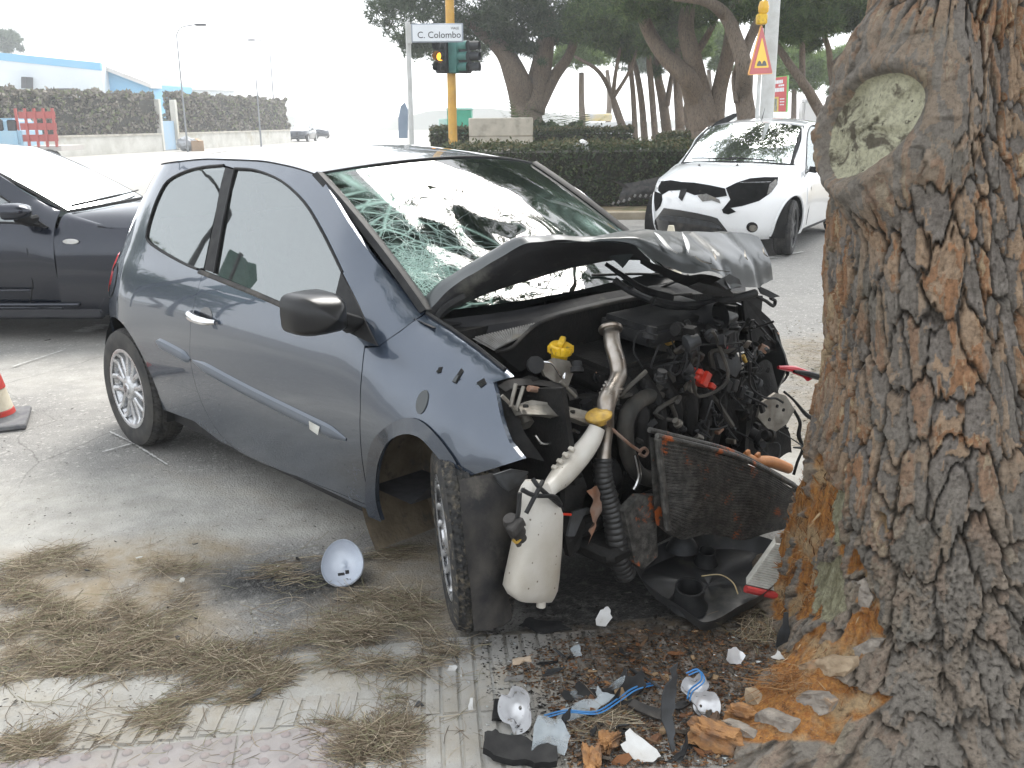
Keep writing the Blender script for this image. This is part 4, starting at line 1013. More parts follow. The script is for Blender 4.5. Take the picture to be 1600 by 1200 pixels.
for i in range(14): mb.box(c+Vector((.039*cos(i*pi/7), .039*sin(i*pi/7), 0)), (.006, .006, .02))
mb.box(c+Vector((.004, 0, .024)), (.02, .066, .018), Matrix.Rotation(R(12), 3, 'Y') @ Matrix.Rotation(R(35), 3, 'Z'), bev=.004); mb.build('oil_filler_cap', MAT['yellow'], clio)
def plate(name, pl, mt, th=(-.012, 0, 0), par=None, bend=None):
    mb = MB(); mb.prism([E(*q) for q in pl], th); return mb.build(name, mt, par or clio, smooth=False)
plate('engine_bracket', [(845, 572, .02), (868, 560, .03), (890, 564, .04), (897, 580, .05), (888, 604, .06), (868, 598, .05), (852, 588, .03)], MAT['galv'])
tub('bracket_wire', [(849, 565, .06), (862, 568, .07), (872, 582, .08), (878, 590, .08), (883, 583, .08), (882, 592, .085)], .0035, MAT['chrome'], 6)
wr = plate('wing_rail', [(809, 634, .10), (831, 625, .11), (872, 631, .14), (916, 642, .18), (948, 656, .22), (942, 664, .22), (920, 663, .21), (891, 652, .19), (854, 648, .16), (816, 647, .13)], MAT['galv'], (-.03, 0, -.012))
for q in ((820, 636, .12), (884, 640, .165), (893, 645, .17)):
    mb = MB(); mb.lathe([(0, .004), (.008, .004), (.009, -.003)], Matrix.Translation(E(*q)+Vector((.004, 0, .004))), 10); mb.build('rail_bolt', MAT['soot'], wr)
A = loft([EL([(778, 603, .02), (800, 592, .03), (850, 594, .05), (896, 606, .08), (904, 622, .1)]), EL([(790, 612, .05), (812, 602, .06), (850, 603, .075), (884, 612, .1), (890, 626, .12)])], 24, 1)
mb = MB(); mb.grid(A); mb.build('inner_wing', MAT['blackdusty'], clio)
A = loft([EL([(772, 598, .0), (780, 635, .04), (796, 680, .09), (819, 716, .14)]), EL([(800, 612, .04), (810, 650, .09), (830, 690, .13), (850, 720, .17)])], 24, 1)
mb = MB(); mb.grid(jit(A, .008, 18)); mb.build('inner_wing', MAT['soot'], clio)
for a, b in (((806, 600), (798, 636)), ((818, 604), (806, 642)), ((784, 618), (806, 640)), ((876, 596), (900, 620))):
    mb = MB(); mb.tube([E(*a, .09), E(*b, .11)], .006, 6); mb.build('brace_strip', MAT['galv'], clio)
tub('copper_stub', [(826, 607, .08), (840, 609, .08)], .010, MAT['rustpipe'], 8, 1)
tub('brake_pipe', [(836, 680, .12), (846, 692, .13), (860, 692, .14), (876, 686, .15)], .006, MAT['chrome'], 8)
tub('brake_pipe', [(885, 680, .16), (895, 672, .16), (905, 676, .17)], .0055, MAT['chrome'], 8)
mb = MB(); c = E(935, 648, .225); mb.lathe([(0, .012), (.030, .010), (.043, .0), (.042, -.008), (.024, -.012), (.022, -.03)], Matrix.Translation(c) @ Matrix.Rotation(R(14), 4, 'X') @ Matrix.Scale(1.0, 4), 20); mb.build('dipstick_cap', MAT['yellowd'], clio)
tub('dipstick', [(945, 660, .23), (965, 678, .24), (985, 695, .25), (1001, 706, .26)], .0055, MAT['rustpipe'], 8)
tub('dipstick_loop', [(1000, 704, .26), (1007, 700, .262), (1012, 706, .262), (1007, 713, .262), (999, 709, .26)], .005, MAT['rustpipe'], 8)
tub('steel_pipe', [(993, 711, .25), (996, 725, .26), (999, 742, .27), (995, 757, .27), (990, 766, .27)], .007, MAT['chrome'], 8)
nk = tub('filler_neck', [(933, 668, .235), (926, 684, .235), (914, 702, .235), (896, 722, .23), (876, 745, .25), (860, 762, .28), (850, 778, .29)], [.026, .030, .033, .037, .034, .024, .022], MAT['bottle'], 16)
mb = MB()
for (px, py) in ((893, 702), (884, 711), (875, 721), (867, 731)): mb.box(E(px, py, .24), (.02, .014, .016), Matrix.Rotation(R(40), 3, 'X'), bev=.003)
mb.build('neck_lug', MAT['bottle'], nk)
A = []
for (py, l, r, dp) in ((752, 824, 852, .035), (762, 819, 856, .05), (776, 814, 862, .06), (788, 814, 870, .066), (800, 813, 874, .07), (850, 804, 873, .07), (900, 792, 870, .068), (918, 788, 868, .066), (930, 794, 864, .055), (938, 806, 862, .035)):
    a = E(l, py, .30); b = E(r, py, .30); c = (a+b)/2; hw = (b-a)/2*.90; n_ = 24; row = []
    for j in range(n_+1):
        t = 2*pi*j/n_; ca, sa = cos(t), sin(t); e = .6
        row.append(c+hw*math.copysign(abs(ca)**e, ca)+Vector((dp*.62, 0, 0))*math.copysign(abs(sa)**e, sa))
    A.append(row)
mb = MB(); mb.grid([r for r in A]); mb.add(A[0][:-1], [tuple(range(24))]); mb.add(A[-1][:-1], [tuple(range(24))]); mb.tube([E(846, 936, .31), E(845, 948, .31)], .014, 10); wb = mb.build('washer_bottle', MAT['bottle'], clio, ang=50)
mb = MB(); mb.lathe([(0, .045), (.018, .045), (.024, .03), (.024, -.02), (.017, -.03), (.017, -.045), (0, -.045)], Matrix.Translation(E(805, 826, .34)) @ Matrix.Rotation(R(30), 4, 'X'), 14); mb.box(E(806, 822, .36), (.03, .05, .03), Matrix.Rotation(R(30), 3, 'X'), bev=.005); mb.tube([E(806, 840, .35), E(811, 852, .35)], .008, 8); mb.build('washer_pump', MAT['blackdusty'], wb)
tub('pump_ring', [(801, 843, .355), (807, 848, .36), (813, 843, .355)], .004, MAT['yellowd'], 6)
for pts in ([(815, 765, .36), (835, 774, .375), (866, 776, .365), (876, 788, .34)], [(832, 748, .35), (845, 764, .37), (876, 790, .35)], [(848, 752, .36), (836, 775, .378), (822, 802, .375)], [(812, 770, .36), (810, 800, .36), (806, 815, .35)]):
    tub('strap', pts, .0065, MAT['black'], 8)
tub('orange_clip', [(873, 803, .25), (892, 804, .25)], .004, MAT['red'], 6, 1)
A = loft([EL([(716, 750, .16), (760, 741, .18), (806, 733, .20), (824, 744, .20)]), EL([(724, 830, .22), (765, 820, .225), (800, 815, .22), (815, 810, .21)]), EL([(732, 910, .245), (765, 912, .25), (786, 905, .24), (792, 900, .23)]), EL([(742, 984, .25), (765, 982, .26), (790, 972, .25), (800, 962, .24)])], 24, 5)
mb = MB(); mb.grid(jit(A, .006, 9)); mb.build('splash_guard', MAT['blackdusty'], clio)
plate('guard_bracket', [(772, 742, .20), (800, 733, .21), (826, 737, .21), (815, 756, .21), (795, 768, .21), (782, 760, .2)], MAT['greyp'], (-.006, 0, 0))
plate('torn_bracket', [(884, 755, .18), (912, 745, .2), (917, 760, .2), (910, 790, .2), (915, 820, .2), (905, 858, .2), (890, 870, .19), (880, 830, .18)], MAT['soot'], (-.02, 0, 0))
plate('torn_bracket', [(895, 800, .24), (920, 793, .24), (930, 800, .24), (912, 806, .25), (898, 838, .25), (887, 838, .24)], MAT['greyp'], (-.008, 0, 0))
A = loft([EL([(922, 758, .25), (935, 757, .25), (940, 775, .26), (938, 800, .26), (930, 830, .26)]), EL([(916, 770, .25), (925, 780, .27), (926, 800, .27), (922, 830, .26), (916, 850, .25)])], 20, 1)
mb = MB(); mb.grid(jit(A, .012, 40)); mb.build('torn_copper_strip', MAT['rustpipe'], clio)
# cooling pack thrown forward
n = N('fouled_condenser'); n.P(Base_Color=n.mix(n.ramp(n.noise(11, 6, .65), [(.60, 0.), (.66, 1.)]), n.mix(n.ramp(n.noise(40, 5), [(.4, 0.), (.7, 1.)]), (.035, .034, .032), (.12, .115, .105)), (.40, .10, .025)), Roughness=.5, Metallic=.35); n.bump(n.noise(200, 3), .3); MAT['cond'] = n.m
ct = [(1024, 684, .36), (1090, 700, .38), (1150, 716, .40), (1200, 740, .42), (1249, 768, .44)]
cb = [(1040, 826, .38), (1070, 842, .39), (1110, 834, .40), (1160, 846, .41), (1200, 838, .43), (1236, 830, .45)]
cm_ = [(1030, 760, .37), (1090, 770, .42), (1150, 782, .40), (1200, 792, .44), (1243, 800, .445)]
A = jit(loft([EL(ct), EL(cm_), EL(cb)], 34, 6), .012, 9)
mb = MB(); mb.grid(A); mb.grid([[p+Vector((-.03, 0, 0)) for p in r] for r in A], flip=True); cd = mb.build('condenser', MAT['cond'], clio)
ctp, cbp = resam(EL(ct), 24), resam(EL(cb), 24); nA = len(A[0])
rows_ = A if len(A) < len(A[0]) else A
for i in range(1, 27):
    f = i/27*(len(A)-1); i0 = min(int(f), len(A)-2); q_ = [A[i0][j].lerp(A[i0+1][j], f-i0)+Vector((.004, 0, 0)) for j in range(nA)]
    mb = MB(); mb.tube(q_, .0030, 5)
    mb.build('condenser_tube', MAT['cond'], cd)
mb = MB()
for i in range(2):
    mb.tube([p+Vector((.006-.03*i, 0, .008+.012*i)) for p in ctp], .009, 8)
mb.build('condenser_header', MAT['cond'], cd)
mb = MB(); mb.tube([a.lerp(b, f)+Vector((.008, 0, 0)) for f in np.linspace(0, 1, 10) for a, b in [(ctp[0], cbp[0])]], .012, 8); mb.build('condenser_tank', MAT['cond'], cd)
plate('radiator_core', [(975, 800, .30), (1000, 775, .31), (1030, 775, .32), (1026, 830, .33), (1028, 870, .33), (1005, 890, .32), (992, 880, .31)], MAT['cond'], (-.03, 0, 0))
tub('orange_duct', [(1164, 712, .36), (1180, 720, .37), (1205, 722, .38), (1232, 732, .39)], [.014, .018, .022, .020], MAT['orangep'], 12)
mb = MB()
for q in ((1168, 708, .37), (1184, 712, .375)):
    mb = MB(); mb.box(E(*q), (.014, .022, .022), Matrix.Rotation(.3, 3, 'X'), bev=.003); mb.build('orange_lug', MAT['orangep'], clio)
mb = MB(); c = E(1092, 590, .22); rt = Matrix.Rotation(R(-35), 3, 'X'); mb.box(c, (.05, .075, .045), rt, bev=.006); mb.box(c+Vector((.02, -.03, .03)), (.03, .02, .02), rt, bev=.004); mb.box(c+Vector((.02, .045, -.035)), (.03, .03, .02), rt, bev=.004); mb.box(c+Vector((.03, 0, .0)), (.012, .03, .05), rt); mb.build('fuse_cover', MAT['red'], clio)
tub('red_strap', [(1128, 528, .14), (1133, 540, .15), (1128, 552, .15), (1134, 563, .15)], [.008, .012, .008, .005], MAT['redcable'], 8)
tub('yellow_plug', [(1160, 556, .2), (1166, 566, .21)], [.010, .006], MAT['yellowd'], 8, 1)
mb = MB(); mb.lathe([(0, .01), (.012, .01), (.022, .006), (.024, -.01)], Matrix.Translation(E(1046, 529, .1)) @ Matrix.Rotation(R(70), 4, 'Y'), 16); mb.build('sensor_cap', MAT['yellowd'], clio)
bk = plate('metal_bracket', [(1190, 630, .24), (1212, 614, .25), (1228, 618, .26), (1242, 640, .27), (1230, 662, .27), (1210, 676, .26), (1198, 668, .25), (1184, 652, .24)], MAT['galv'], (-.01, 0, 0))
for q in ((1212, 634, .265), (1222, 640, .27), (1200, 655, .262)):
    mb = MB(); mb.lathe([(0, .003), (.007, .003), (.007, -.002)], Matrix.Translation(E(*q)+Vector((.006, 0, 0))) @ Matrix.Rotation(pi/2, 4, 'Y'), 10); mb.build('bracket_hole_shade', MAT['soot'], bk)  # dark disc on the plate stands in for a shaded hole
A = jit(loft([EL([(1128, 560, .10), (1170, 556, .11), (1205, 572, .12)]), EL([(1120, 640, .15), (1180, 636, .16), (1226, 640, .17)]), EL([(1150, 722, .16), (1200, 724, .18), (1238, 712, .18)])], 22, 6), .03, 9)
mb = MB(); mb.grid(A); mb.build('crumpled_crossmember', MAT['soot'], clio)
plate('relay_tray', [(1118, 552, .2), (1150, 548, .22), (1160, 572, .23), (1150, 590, .23), (1125, 575, .21)], MAT['greyp'], (-.03, 0, 0))
for i in range(7):
    mb = MB(); c = E(1135+i*11, 600+i*6+er.uniform(-5, 5), .22); mb.box(c, (.03, .03, .045), Matrix.Rotation(R(-30+er.uniform(-12, 12)), 3, 'X'), bev=.004); mb.build('relay', MAT['greyp'] if i % 2 else MAT['black'], clio)
plate('torn_wing_edge', [(1160, 462, .05), (1192, 462, .06), (1190, 486, .06), (1203, 498, .06), (1217, 520, .06), (1224, 550, .06), (1205, 548, .06), (1185, 535, .05), (1168, 530, .04)], MAT['black'], (-.01, .0, 0))
plate('torn_clip', [(1184, 446, .14), (1200, 453, .15), (1219, 463, .16), (1206, 466, .16), (1190, 459, .15)], MAT['black'], (-.006, 0, 0))
tub('torn_clip', [(1180, 462, .14), (1196, 470, .15), (1208, 478, .15), (1211, 470, .15), (1204, 466, .15)], .007, MAT['black'], 6)
tub('loose_wire', [(1220, 545, .06), (1228, 565, .07), (1231, 585, .07), (1224, 572, .05), (1217, 600, .06)], .007, MAT['black'], 6)
tub('loose_wire', [(1222, 548, .06), (1222, 560, .07), (1232, 575, .07), (1228, 590, .06), (1216, 602, .06)], .006, MAT['black'], 6)
tub('loose_wire', [(1240, 640, .26), (1250, 660, .27), (1248, 680, .27), (1254, 700, .28), (1246, 722, .28), (1240, 742, .28)], [.006, .007, .009, .006, .006, .006], MAT['black'], 6)
tub('loose_wire', [(1225, 612, .24), (1240, 625, .26), (1262, 650, .28), (1278, 655, .28)], [.005, .005, .009, .010], MAT['black'], 6)
mb = MB(); mb.box(E(1275, 658, .29), (.02, .04, .03), Matrix.Rotation(.5, 3, 'X'), bev=.004); mb.build('loose_plug', MAT['black'], clio)
tub('red_cable', [(1216, 574, .12), (1240, 577, .14), (1262, 583, .15), (1285, 588, .16)], [.007, .014, .011, .007], MAT['redcable'], 8)
tub('black_cable', [(1240, 580, .15), (1262, 584, .17), (1285, 590, .18), (1305, 589, .18)], [.006, .012, .014, .012], MAT['black'], 8)
A = loft([EL([(1238, 583, .15), (1255, 590, .16), (1262, 596, .16), (1272, 590, .17)]), EL([(1238, 578, .14), (1255, 584, .15), (1264, 585, .15), (1274, 584, .16)])], 12, 1)
mb = MB(); mb.grid(A); mb.build('red_tag', MAT['redcable'], clio)
# ------------------------------------------------------------------ the pine that was hit
def worley(u, v, wrap=None, s=0):
    iu, iv = np.floor(u).astype(int), np.floor(v).astype(int); f1 = np.full(u.shape, 9.); f2 = f1.copy(); idd = np.zeros(u.shape)
    for a in (-1, 0, 1):
        for b in (-1, 0, 1):
            cu, cv = iu+a, iv+b; wu = cu % wrap if wrap else cu
            hx, hy, hi = _h(wu, cv, wu*0, s), _h(wu, cv, wu*0, s+1), _h(wu, cv, wu*0, s+2)
            d = np.hypot(cu+.5+.8*(hx-.5)-u, cv+.5+.8*(hy-.5)-v)
            m = d < f1; f2 = np.where(m, f1, np.minimum(f2, d)); idd = np.where(m, hi, idd); f1 = np.where(m, d, f1)
    return f1, f2, idd
n = N('pine_bark'); fl = n.attr('flake'); ck = n.attr('crack'); wd = n.attr('wound'); ct_ = n.attr('cut'); cr2 = n.attr('cutr'); pw = n.attr('pale'); gr = n.attr('grey')
g0 = n.mix(n.ramp(n.noise(26, 7, .75), [(.3, 0.), (.7, 1.)]), (.37, .33, .295), (.22, .193, .168))
tan = n.mix(n.ramp(n.noise(34, 6, .7), [(.3, 0.), (.7, 1.)]), (.50, .365, .255), (.40, .275, .18))
org = n.mix(n.ramp(n.noise(30, 6, .7), [(.3, 0.), (.7, 1.)]), (.46, .25, .135), (.35, .195, .11))
yel = n.mix(n.ramp(n.noise(40, 6, .7), [(.3, 0.), (.7, 1.)]), (.55, .43, .28), (.42, .29, .17))
c = n.mix(n.ramp(fl, [(.56, 0.), (.58, 1.)]), g0, tan); c = n.mix(n.ramp(fl, [(.80, 0.), (.82, 1.)]), c, org); c = n.mix(n.ramp(fl, [(.92, 0.), (.94, 1.)]), c, yel)
c = n.mix(n.math('MULTIPLY', gr, .72), c, n.mix(n.ramp(n.noise(18, 7, .75), [(.3, 0.), (.7, 1.)]), (.36, .325, .28), (.20, .18, .15)))
c = n.mix(n.ramp(n.noise(5, 7, .7), [(.52, 0.), (.75, .45)]), c, (.17, .175, .13))
c = n.mix(1.0, c, n.ramp(n.attr('shade'), [(0., .78), (1., 1.25)]), 'MULTIPLY'); c = n.mix(n.ramp(ck, [(.0, .97), (.11, 0.)]), c, (.032, .027, .022))  # fissures: dark bark, colour deepened further for the shade of their depth
fib = n.mapv(None, (60, 60, 7))
wc = n.mix(n.ramp(n.noise(1.4, 6, .7, vec=fib), [(.3, 0.), (.7, 1.)]), (.68, .34, .10), (.30, .10, .032)); wc = n.mix(n.ramp(n.noise(9, 6), [(.5, 0.), (.62, .95)]), wc, (.56, .40, .23))
wc = n.mix(n.ramp(n.noise(15, 7, .75), [(.56, 0.), (.65, .95)]), wc, (.085, .045, .026))
c = n.mix(n.ramp(wd, [(.35, 0.), (.6, 1.)]), c, wc)
pc = n.mix(n.ramp(n.noise(1.2, 6, .7, vec=fib), [(.35, 0.), (.65, 1.)]), (.50, .48, .33), (.24, .22, .13)); c = n.mix(n.ramp(pw, [(.35, 0.), (.6, 1.)]), c, pc)
rg = n.math('SINE', n.math('MULTIPLY', cr2, 330.)); cc = n.mix(n.math('MULTIPLY_ADD', rg, .16, .3), (.68, .66, .48), (.54, .52, .36))
cc = n.mix(n.ramp(n.noise(11, 6, .6, dist=.6), [(.53, 0.), (.60, .9)]), cc, (.13, .11, .085)); cc = n.mix(n.ramp(n.noise(45, 3), [(.66, 0.), (.70, .9)]), cc, (.06, .05, .04))
c = n.mix(n.ramp(ct_, [(.4, 0.), (.6, 1.)]), c, cc)
c = n.mix(n.ramp(n.noise(75, 7, .8), [(.38, .45), (.54, 0.)]), c, (.08, .065, .05)); st_ = n.mapv(None, (26, 26, 5)); c = n.mix(n.ramp(n.noise(4, 6, .75, vec=st_, dist=.8), [(.55, 0.), (.70, .5)]), c, (.30, .27, .235))
n.P(Base_Color=c, Roughness=.88, Specular_IOR_Level=.2); n.bump(n.math('ADD', n.math('ADD', n.noise(160, 8, .85), n.math('MULTIPLY', n.noise(45, 7, .8), 2.0)), n.math('MULTIPLY', n.noise(5, 6, .8, vec=st_), 1.2)), .9, .010); MAT['bark'] = n.m
TCX = interp([0, .2, .5, .85, 1.2, 1.88, 3.4], [1.33, 1.31, 1.285, 1.265, 1.206, 1.163, 1.1]); TR = interp([0, .1, .25, .5, .9, 1.37, 1.88, 2.4, 3.4], [.53, .49, .45, .40, .345, .298, .212, .20, .18])
TCY = 2.62
nth, nz = 560, 470
zz = np.concatenate([np.linspace(-.03, 2.1, 430), np.linspace(2.13, 3.4, nz-430)])
TH, ZZ = np.meshgrid(np.linspace(0, 2*pi, nth, endpoint=False), zz)
cx = TCX(ZZ); rr0 = TR(ZZ)
th_l = math.atan2(-.585, -.70); ad = np.angle(np.exp(1j*(TH-th_l)))
root = .50*np.exp(-(ad/.34)**2)*np.exp(-(np.maximum(ZZ, 0)/.125)**1.1)
for a0, am in ((-1.15, .26), (-1.75, .20), (-.5, .2), (.8, .2), (2.3, .16)):
    root += am*np.exp(-(np.angle(np.exp(1j*(TH-a0)))/.35)**2)*np.exp(-np.maximum(ZZ, 0)/.16)
lob = .022*np.sin(TH*3+1.0+ZZ)+.012*np.sin(TH*5+2-ZZ*1.7)
rad = rr0+root+lob*np.clip(1.6-ZZ*.4, .3, 1)
# scar frame
toc = math.atan2(-TCY, 0-1.2); sc_th = toc-R(34); sc_z = 1.555
tp = np.angle(np.exp(1j*(TH-sc_th)))*rr0; tq = ZZ-sc_z          # tangent: +tp = right seen from outside (counter-clockwise)
sr, sq = tp*cos(R(36))-tq*sin(R(36)), tp*sin(R(36))+tq*cos(R(36))
bl = np.hypot((tp-.012)/.178, (tq-.03)/.245)
face = np.hypot(sr/.090, sq/.138)
collar = sst(1.35, .78, bl+.10*fbm(TH*5, ZZ*5, 2, 3, 60))
wr_ = .012*fbm(np.cos(np.arctan2(sq, sr))*3+sr*4, np.sin(np.arctan2(sq, sr))*3, sq*4, 4, 61)
rim_ = np.exp(-((face-1.28)/.22)**2)
phi_ = np.arctan2(sq, sr)
rad = rad+.085*collar+wr_*collar*1.5+.020*rim_*collar-.026*sst(1.14, .94, face)+collar*sst(1.0, 1.2, face)*(-.012*(1-sst(0, .30, np.abs(np.sin(phi_*5+2.2*fbm(phi_*2, face*2, 3, 3, 66)))))*sst(1.1, 1.5, face)+.006*fbm(phi_*9, face*2.0, 0, 3, 62)+.005*fbm(phi_*3, face*9, 0, 3, 64))
cut = sst(1.06, .98, face+.05*fbm(TH*9, ZZ*9, 0, 3, 63))
# bark plates
slant = .35*(ZZ-1.2)*sst(-.2, .7, np.angle(np.exp(1j*(TH-toc))))
cT, sT = np.cos(TH), np.sin(TH)
w1 = fbm(cT*3, sT*3, ZZ*2.0, 3, 71); w2 = fbm(cT*4, sT*4, ZZ*3, 3, 75); jg1 = fbm(cT*30, sT*30, ZZ*24, 3, 73); jg2 = fbm(cT*30, sT*30, ZZ*24, 3, 77)
su = TH*36/(2*pi)+slant*4.0+.85*w1+.20*jg1; sv = ZZ*6.4+1.0*w2+.22*jg2
away = np.exp(-(bl/1.6)**2); su = su+away*np.sign(tp)*.7*(1-np.exp(-(tp/.1)**2))
f1, f2, pid = worley(su, sv, 36, 5)
g1, g2, fid = worley(su*2.2+np.floor(pid*97)*3.1, sv*2.3+np.floor(pid*89)*1.7+.25*jg2, None, 15)
h1, h2, hid = worley(su*6.5+.3*jg2, sv*7.0+.3*jg1, None, 25)
shal = sst(-.25, .25, fbm(cT*5, sT*5, ZZ*4, 2, 93)); edge = f2-f1; pl_ = sst(.02, .13, edge+.04*jg1); flk_e = g2-g1; sc_e = h2-h1
low = sst(.75, .35, ZZ+.12*fbm(TH*4, ZZ*3, 0, 2, 95)); fine = fbm(cT*70, sT*70, ZZ*60, 3, 97)
lev = np.floor(fid*4)/4; lev2 = np.floor(hid*4)/4
dsp = -(.010+.013*shal)*(1-pl_)+.008*(pid-.5)+pl_*(.0125*lev-.0050*(1-sst(0, .08, flk_e))+.0048*lev2*(fid > .25)-.0022*(1-sst(0, .12, sc_e)))+.0034*fine+.0035*fbm(cT*60, sT*60, ZZ*9, 3, 98)+low*(.006*fbm(cT*22, sT*22, ZZ*30, 3, 99)-.009*(1-sst(0, .22, sc_e)))
edge = np.minimum(edge, .14+.9*flk_e); edge = np.minimum(edge, .035+.55*sc_e+(1-low)*.5)
bark_on = (1-cut)*(1-.86*collar)
# wounds, located where the photograph shows the torn wood
X0 = cx+rad*np.cos(TH); Y0 = TCY+rad*np.sin(TH); PX, PY = proj(np.stack([X0, Y0, ZZ], -1).reshape(-1, 3)); PX = PX.reshape(TH.shape); PY = PY.reshape(TH.shape)
front = np.cos(TH-toc) > -.45
jx = 14*fbm(TH*14, ZZ*14, 2, 3, 101)
def wmask(pl, k=8): return np.where(front, sst(k, -k, sdpoly(PX+jx, PY+jx*.7, pl)), 0)
wnd = np.maximum.reduce([wmask([(1262, 700), (1285, 715), (1302, 760), (1292, 830), (1268, 885), (1268, 965), (1200, 970), (1200, 880), (1200, 780)]), wmask([(1300, 845), (1332, 860), (1376, 955), (1384, 1012), (1362, 1000), (1332, 935)]), wmask([(1190, 1015), (1260, 985), (1345, 955), (1362, 1010), (1325, 1050), (1300, 1060), (1345, 1092), (1300, 1160), (1180, 1165), (1105, 1150), (1130, 1095), (1205, 1060)]), wmask([(1370, 800), (1390, 805), (1392, 830), (1378, 832)], 4), wmask([(1318, 1075), (1392, 1095), (1330, 1130)])])
palew = np.maximum(wmask([(1270, 885), (1312, 868), (1322, 955), (1290, 975), (1268, 965)]), wmask([(1300, 760), (1316, 770), (1304, 850), (1290, 850)], 5))
keep = fbm(TH*10, ZZ*9, 5, 3, 105); wnd = wnd*sst(-.38, -.22, keep); palew = palew*(1-wnd*.3)
fibr = .012*fbm(cT*34, sT*34, ZZ*6, 3, 111)+.022*fbm(TH*12, ZZ*5, 3, 4, 115)+.006*fbm(cT*90, sT*90, ZZ*14, 2, 117)
wd_ = np.maximum(wnd, palew)
rad2 = rad+dsp*bark_on*(1-wd_)+wd_*(-.028+fibr*1.5)+(1-wd_)*.004*fbm(TH*9, ZZ*9, 7, 3, 121)
left_flank_light = np.exp(-(np.angle(np.exp(1j*(TH-(toc-R(80)))))/.35)**2)  # light on the trunk's left flank, put into flake colour
grey = np.clip(low*1.1+.5*(fbm(TH*3, ZZ*3, 9, 3, 131) > .12)+collar*.8*(face > 1.0), 0, 1)
V = np.stack([cx+rad2*np.cos(TH), TCY+rad2*np.sin(TH), ZZ], -1).reshape(-1, 3)
idx = np.arange(nz*nth).reshape(nz, nth); nx = np.roll(idx, -1, 1)
FQ = np.stack([idx[:-1], nx[:-1], nx[1:], idx[1:]], -1).reshape(-1, 4)
pine = T('pine_tree', 'large pine with thick plated bark, torn orange wood and a pruned branch scar', 'tree', (1.30, TCY, 0))
L0 = np.array([1.30, TCY, 0])
tone = .5+.9*fbm(cT*2.5, sT*2.5, ZZ*2, 3, 141)
flk = np.clip(fid*.72+.12*hid+.20*tone+.08*left_flank_light+.075, 0, 1)
npmesh('trunk', V-L0, FQ, MAT['bark'], pine, attrs={'flake': flk.ravel(), 'crack': np.where(bark_on > .3, np.clip(edge, 0, 1), 1).ravel(), 'wound': wnd.ravel(), 'shade': np.clip(.25+.75*hid*.6+.4*fid*.6, 0, 1).ravel(), 'cut': cut.ravel(), 'cutr': face.ravel()*.11, 'pale': palew.ravel(), 'grey': grey.ravel()})
TRK = (TH, ZZ, cx, rad2, wnd)
# splinters and torn fibres on the wounds
sel = np.argwhere((wnd > .8) & (np.cos(TH-toc) > -.3)); mb = MB(); rr = random.Random(4)
for k in range(520):
    i, j = sel[rr.randrange(len(sel))]; t = TH[i, j]; p = Vector((cx[i, j]+rad2[i, j]*cos(t), TCY+rad2[i, j]*sin(t), ZZ[i, j])); nrm = Vector((cos(t), sin(t), .0))
    lowp = ZZ[i, j] < .28
    d = Vector((rr.gauss(0, .22), rr.gauss(0, .22), rr.choice((-1, 1, 1))*1.0 if not lowp else rr.gauss(.1, .35))); d = d+(Vector((-.5, -.6, 0))*rr.uniform(-1, 1) if lowp else Vector()); d = (d.normalized()+nrm*rr.uniform(.02, .22)).normalized(); L = rr.uniform(.01, .034); w = rr.uniform(.0008, .0035 if lowp else .0045)
    mb.tube([p-nrm*.004-d*L*.2, p+d*L*.3+nrm*.002, p+d*L+nrm*rr.uniform(0, .012)], [w, w*.9, w*.15], 4, flat=.4)
MAT['fibre'] = islands('torn_wood_fibre', [(.36, .16, .05), (.26, .10, .03), (.42, .26, .12), (.46, .34, .2), (.20, .07, .025), (.12, .065, .035)], .85, noise=30)
MB.build(mb, 'splinters', MAT['fibre'], None, kind='stuff'); sp_ = bpy.data.objects['splinters']; sp_.parent = pine; sp_.location = (-1.30, -TCY, 0)

# loose bark slabs and a tuft of torn fibre on the root
QX, QY = proj(V); QF = (front.ravel())
def on_trunk(px, py):
    d = np.hypot(QX-px, QY-py)+np.where(QF, 0, 1e6); i = int(np.argmin(d)); t = TH.ravel()[i]; return Vector(V[i]), Vector((cos(t), sin(t), .15)).normalized()
MAT['slab'] = M('bark_slab', (.30, .265, .225), (.15, .13, .11), 26, .9, bump=.9, bscale=70, c3=(.40, .24, .12), s3=7, l3=.58); MAT['slab2'] = M('pale_split_wood', (.36, .28, .19), (.22, .155, .095), 30, .85, bump=.7, bscale=60, c3=(.42, .20, .08), s3=9, l3=.55)
sr9 = random.Random(12)
for px, py, a, b, rot, mt in ((1288, 1045, .085, .030, 35, 'slab2'), (1345, 930, .028, .05, 10, 'slab'), (1272, 1100, .05, .028, 28, 'slab'), (1345, 1020, .06, .03, 40, 'slab'), (1210, 1130, .055, .028, 15, 'slab'), (1150, 1150, .05, .025, 5, 'slab'), (1180, 1098, .035, .018, -20, 'slab2')):
    c, nr = on_trunk(px, py); ex = Vector((0, 0, 1)).cross(nr).normalized(); ey = nr.cross(ex); cr_, sr_ = cos(R(rot)), sin(R(rot)); ax = ex*cr_+ey*sr_; ay = ey*cr_-ex*sr_
    pl = [(1.15*a*math.copysign(abs(cos(t))**.7, cos(t))*sr9.uniform(.8, 1.15), b*math.copysign(abs(sin(t))**.7, sin(t))*sr9.uniform(.65, 1.15)) for t in np.linspace(0, 2*pi, 15)[:-1]]; V_, F_ = cdt(pl, .006); sd = sr9.random()*9
    P3 = [c+ax*u+ay*v+nr*(.010+.012*float(fbm(u*18, v*70, sd, 4, 5))+.006*float(fbm(u*60, v*140, sd, 2, 8))-(u*u+v*v)*1.2) for u, v in V_]; V2, F2 = rim(P3, F_, lambda i: -nr*.035)
    mb = MB(); mb.add([p-Vector((1.30, TCY, 0)) for p in V2], F2); mb.build('bark_slab', MAT[mt], pine, ang=50)
mb = MB()
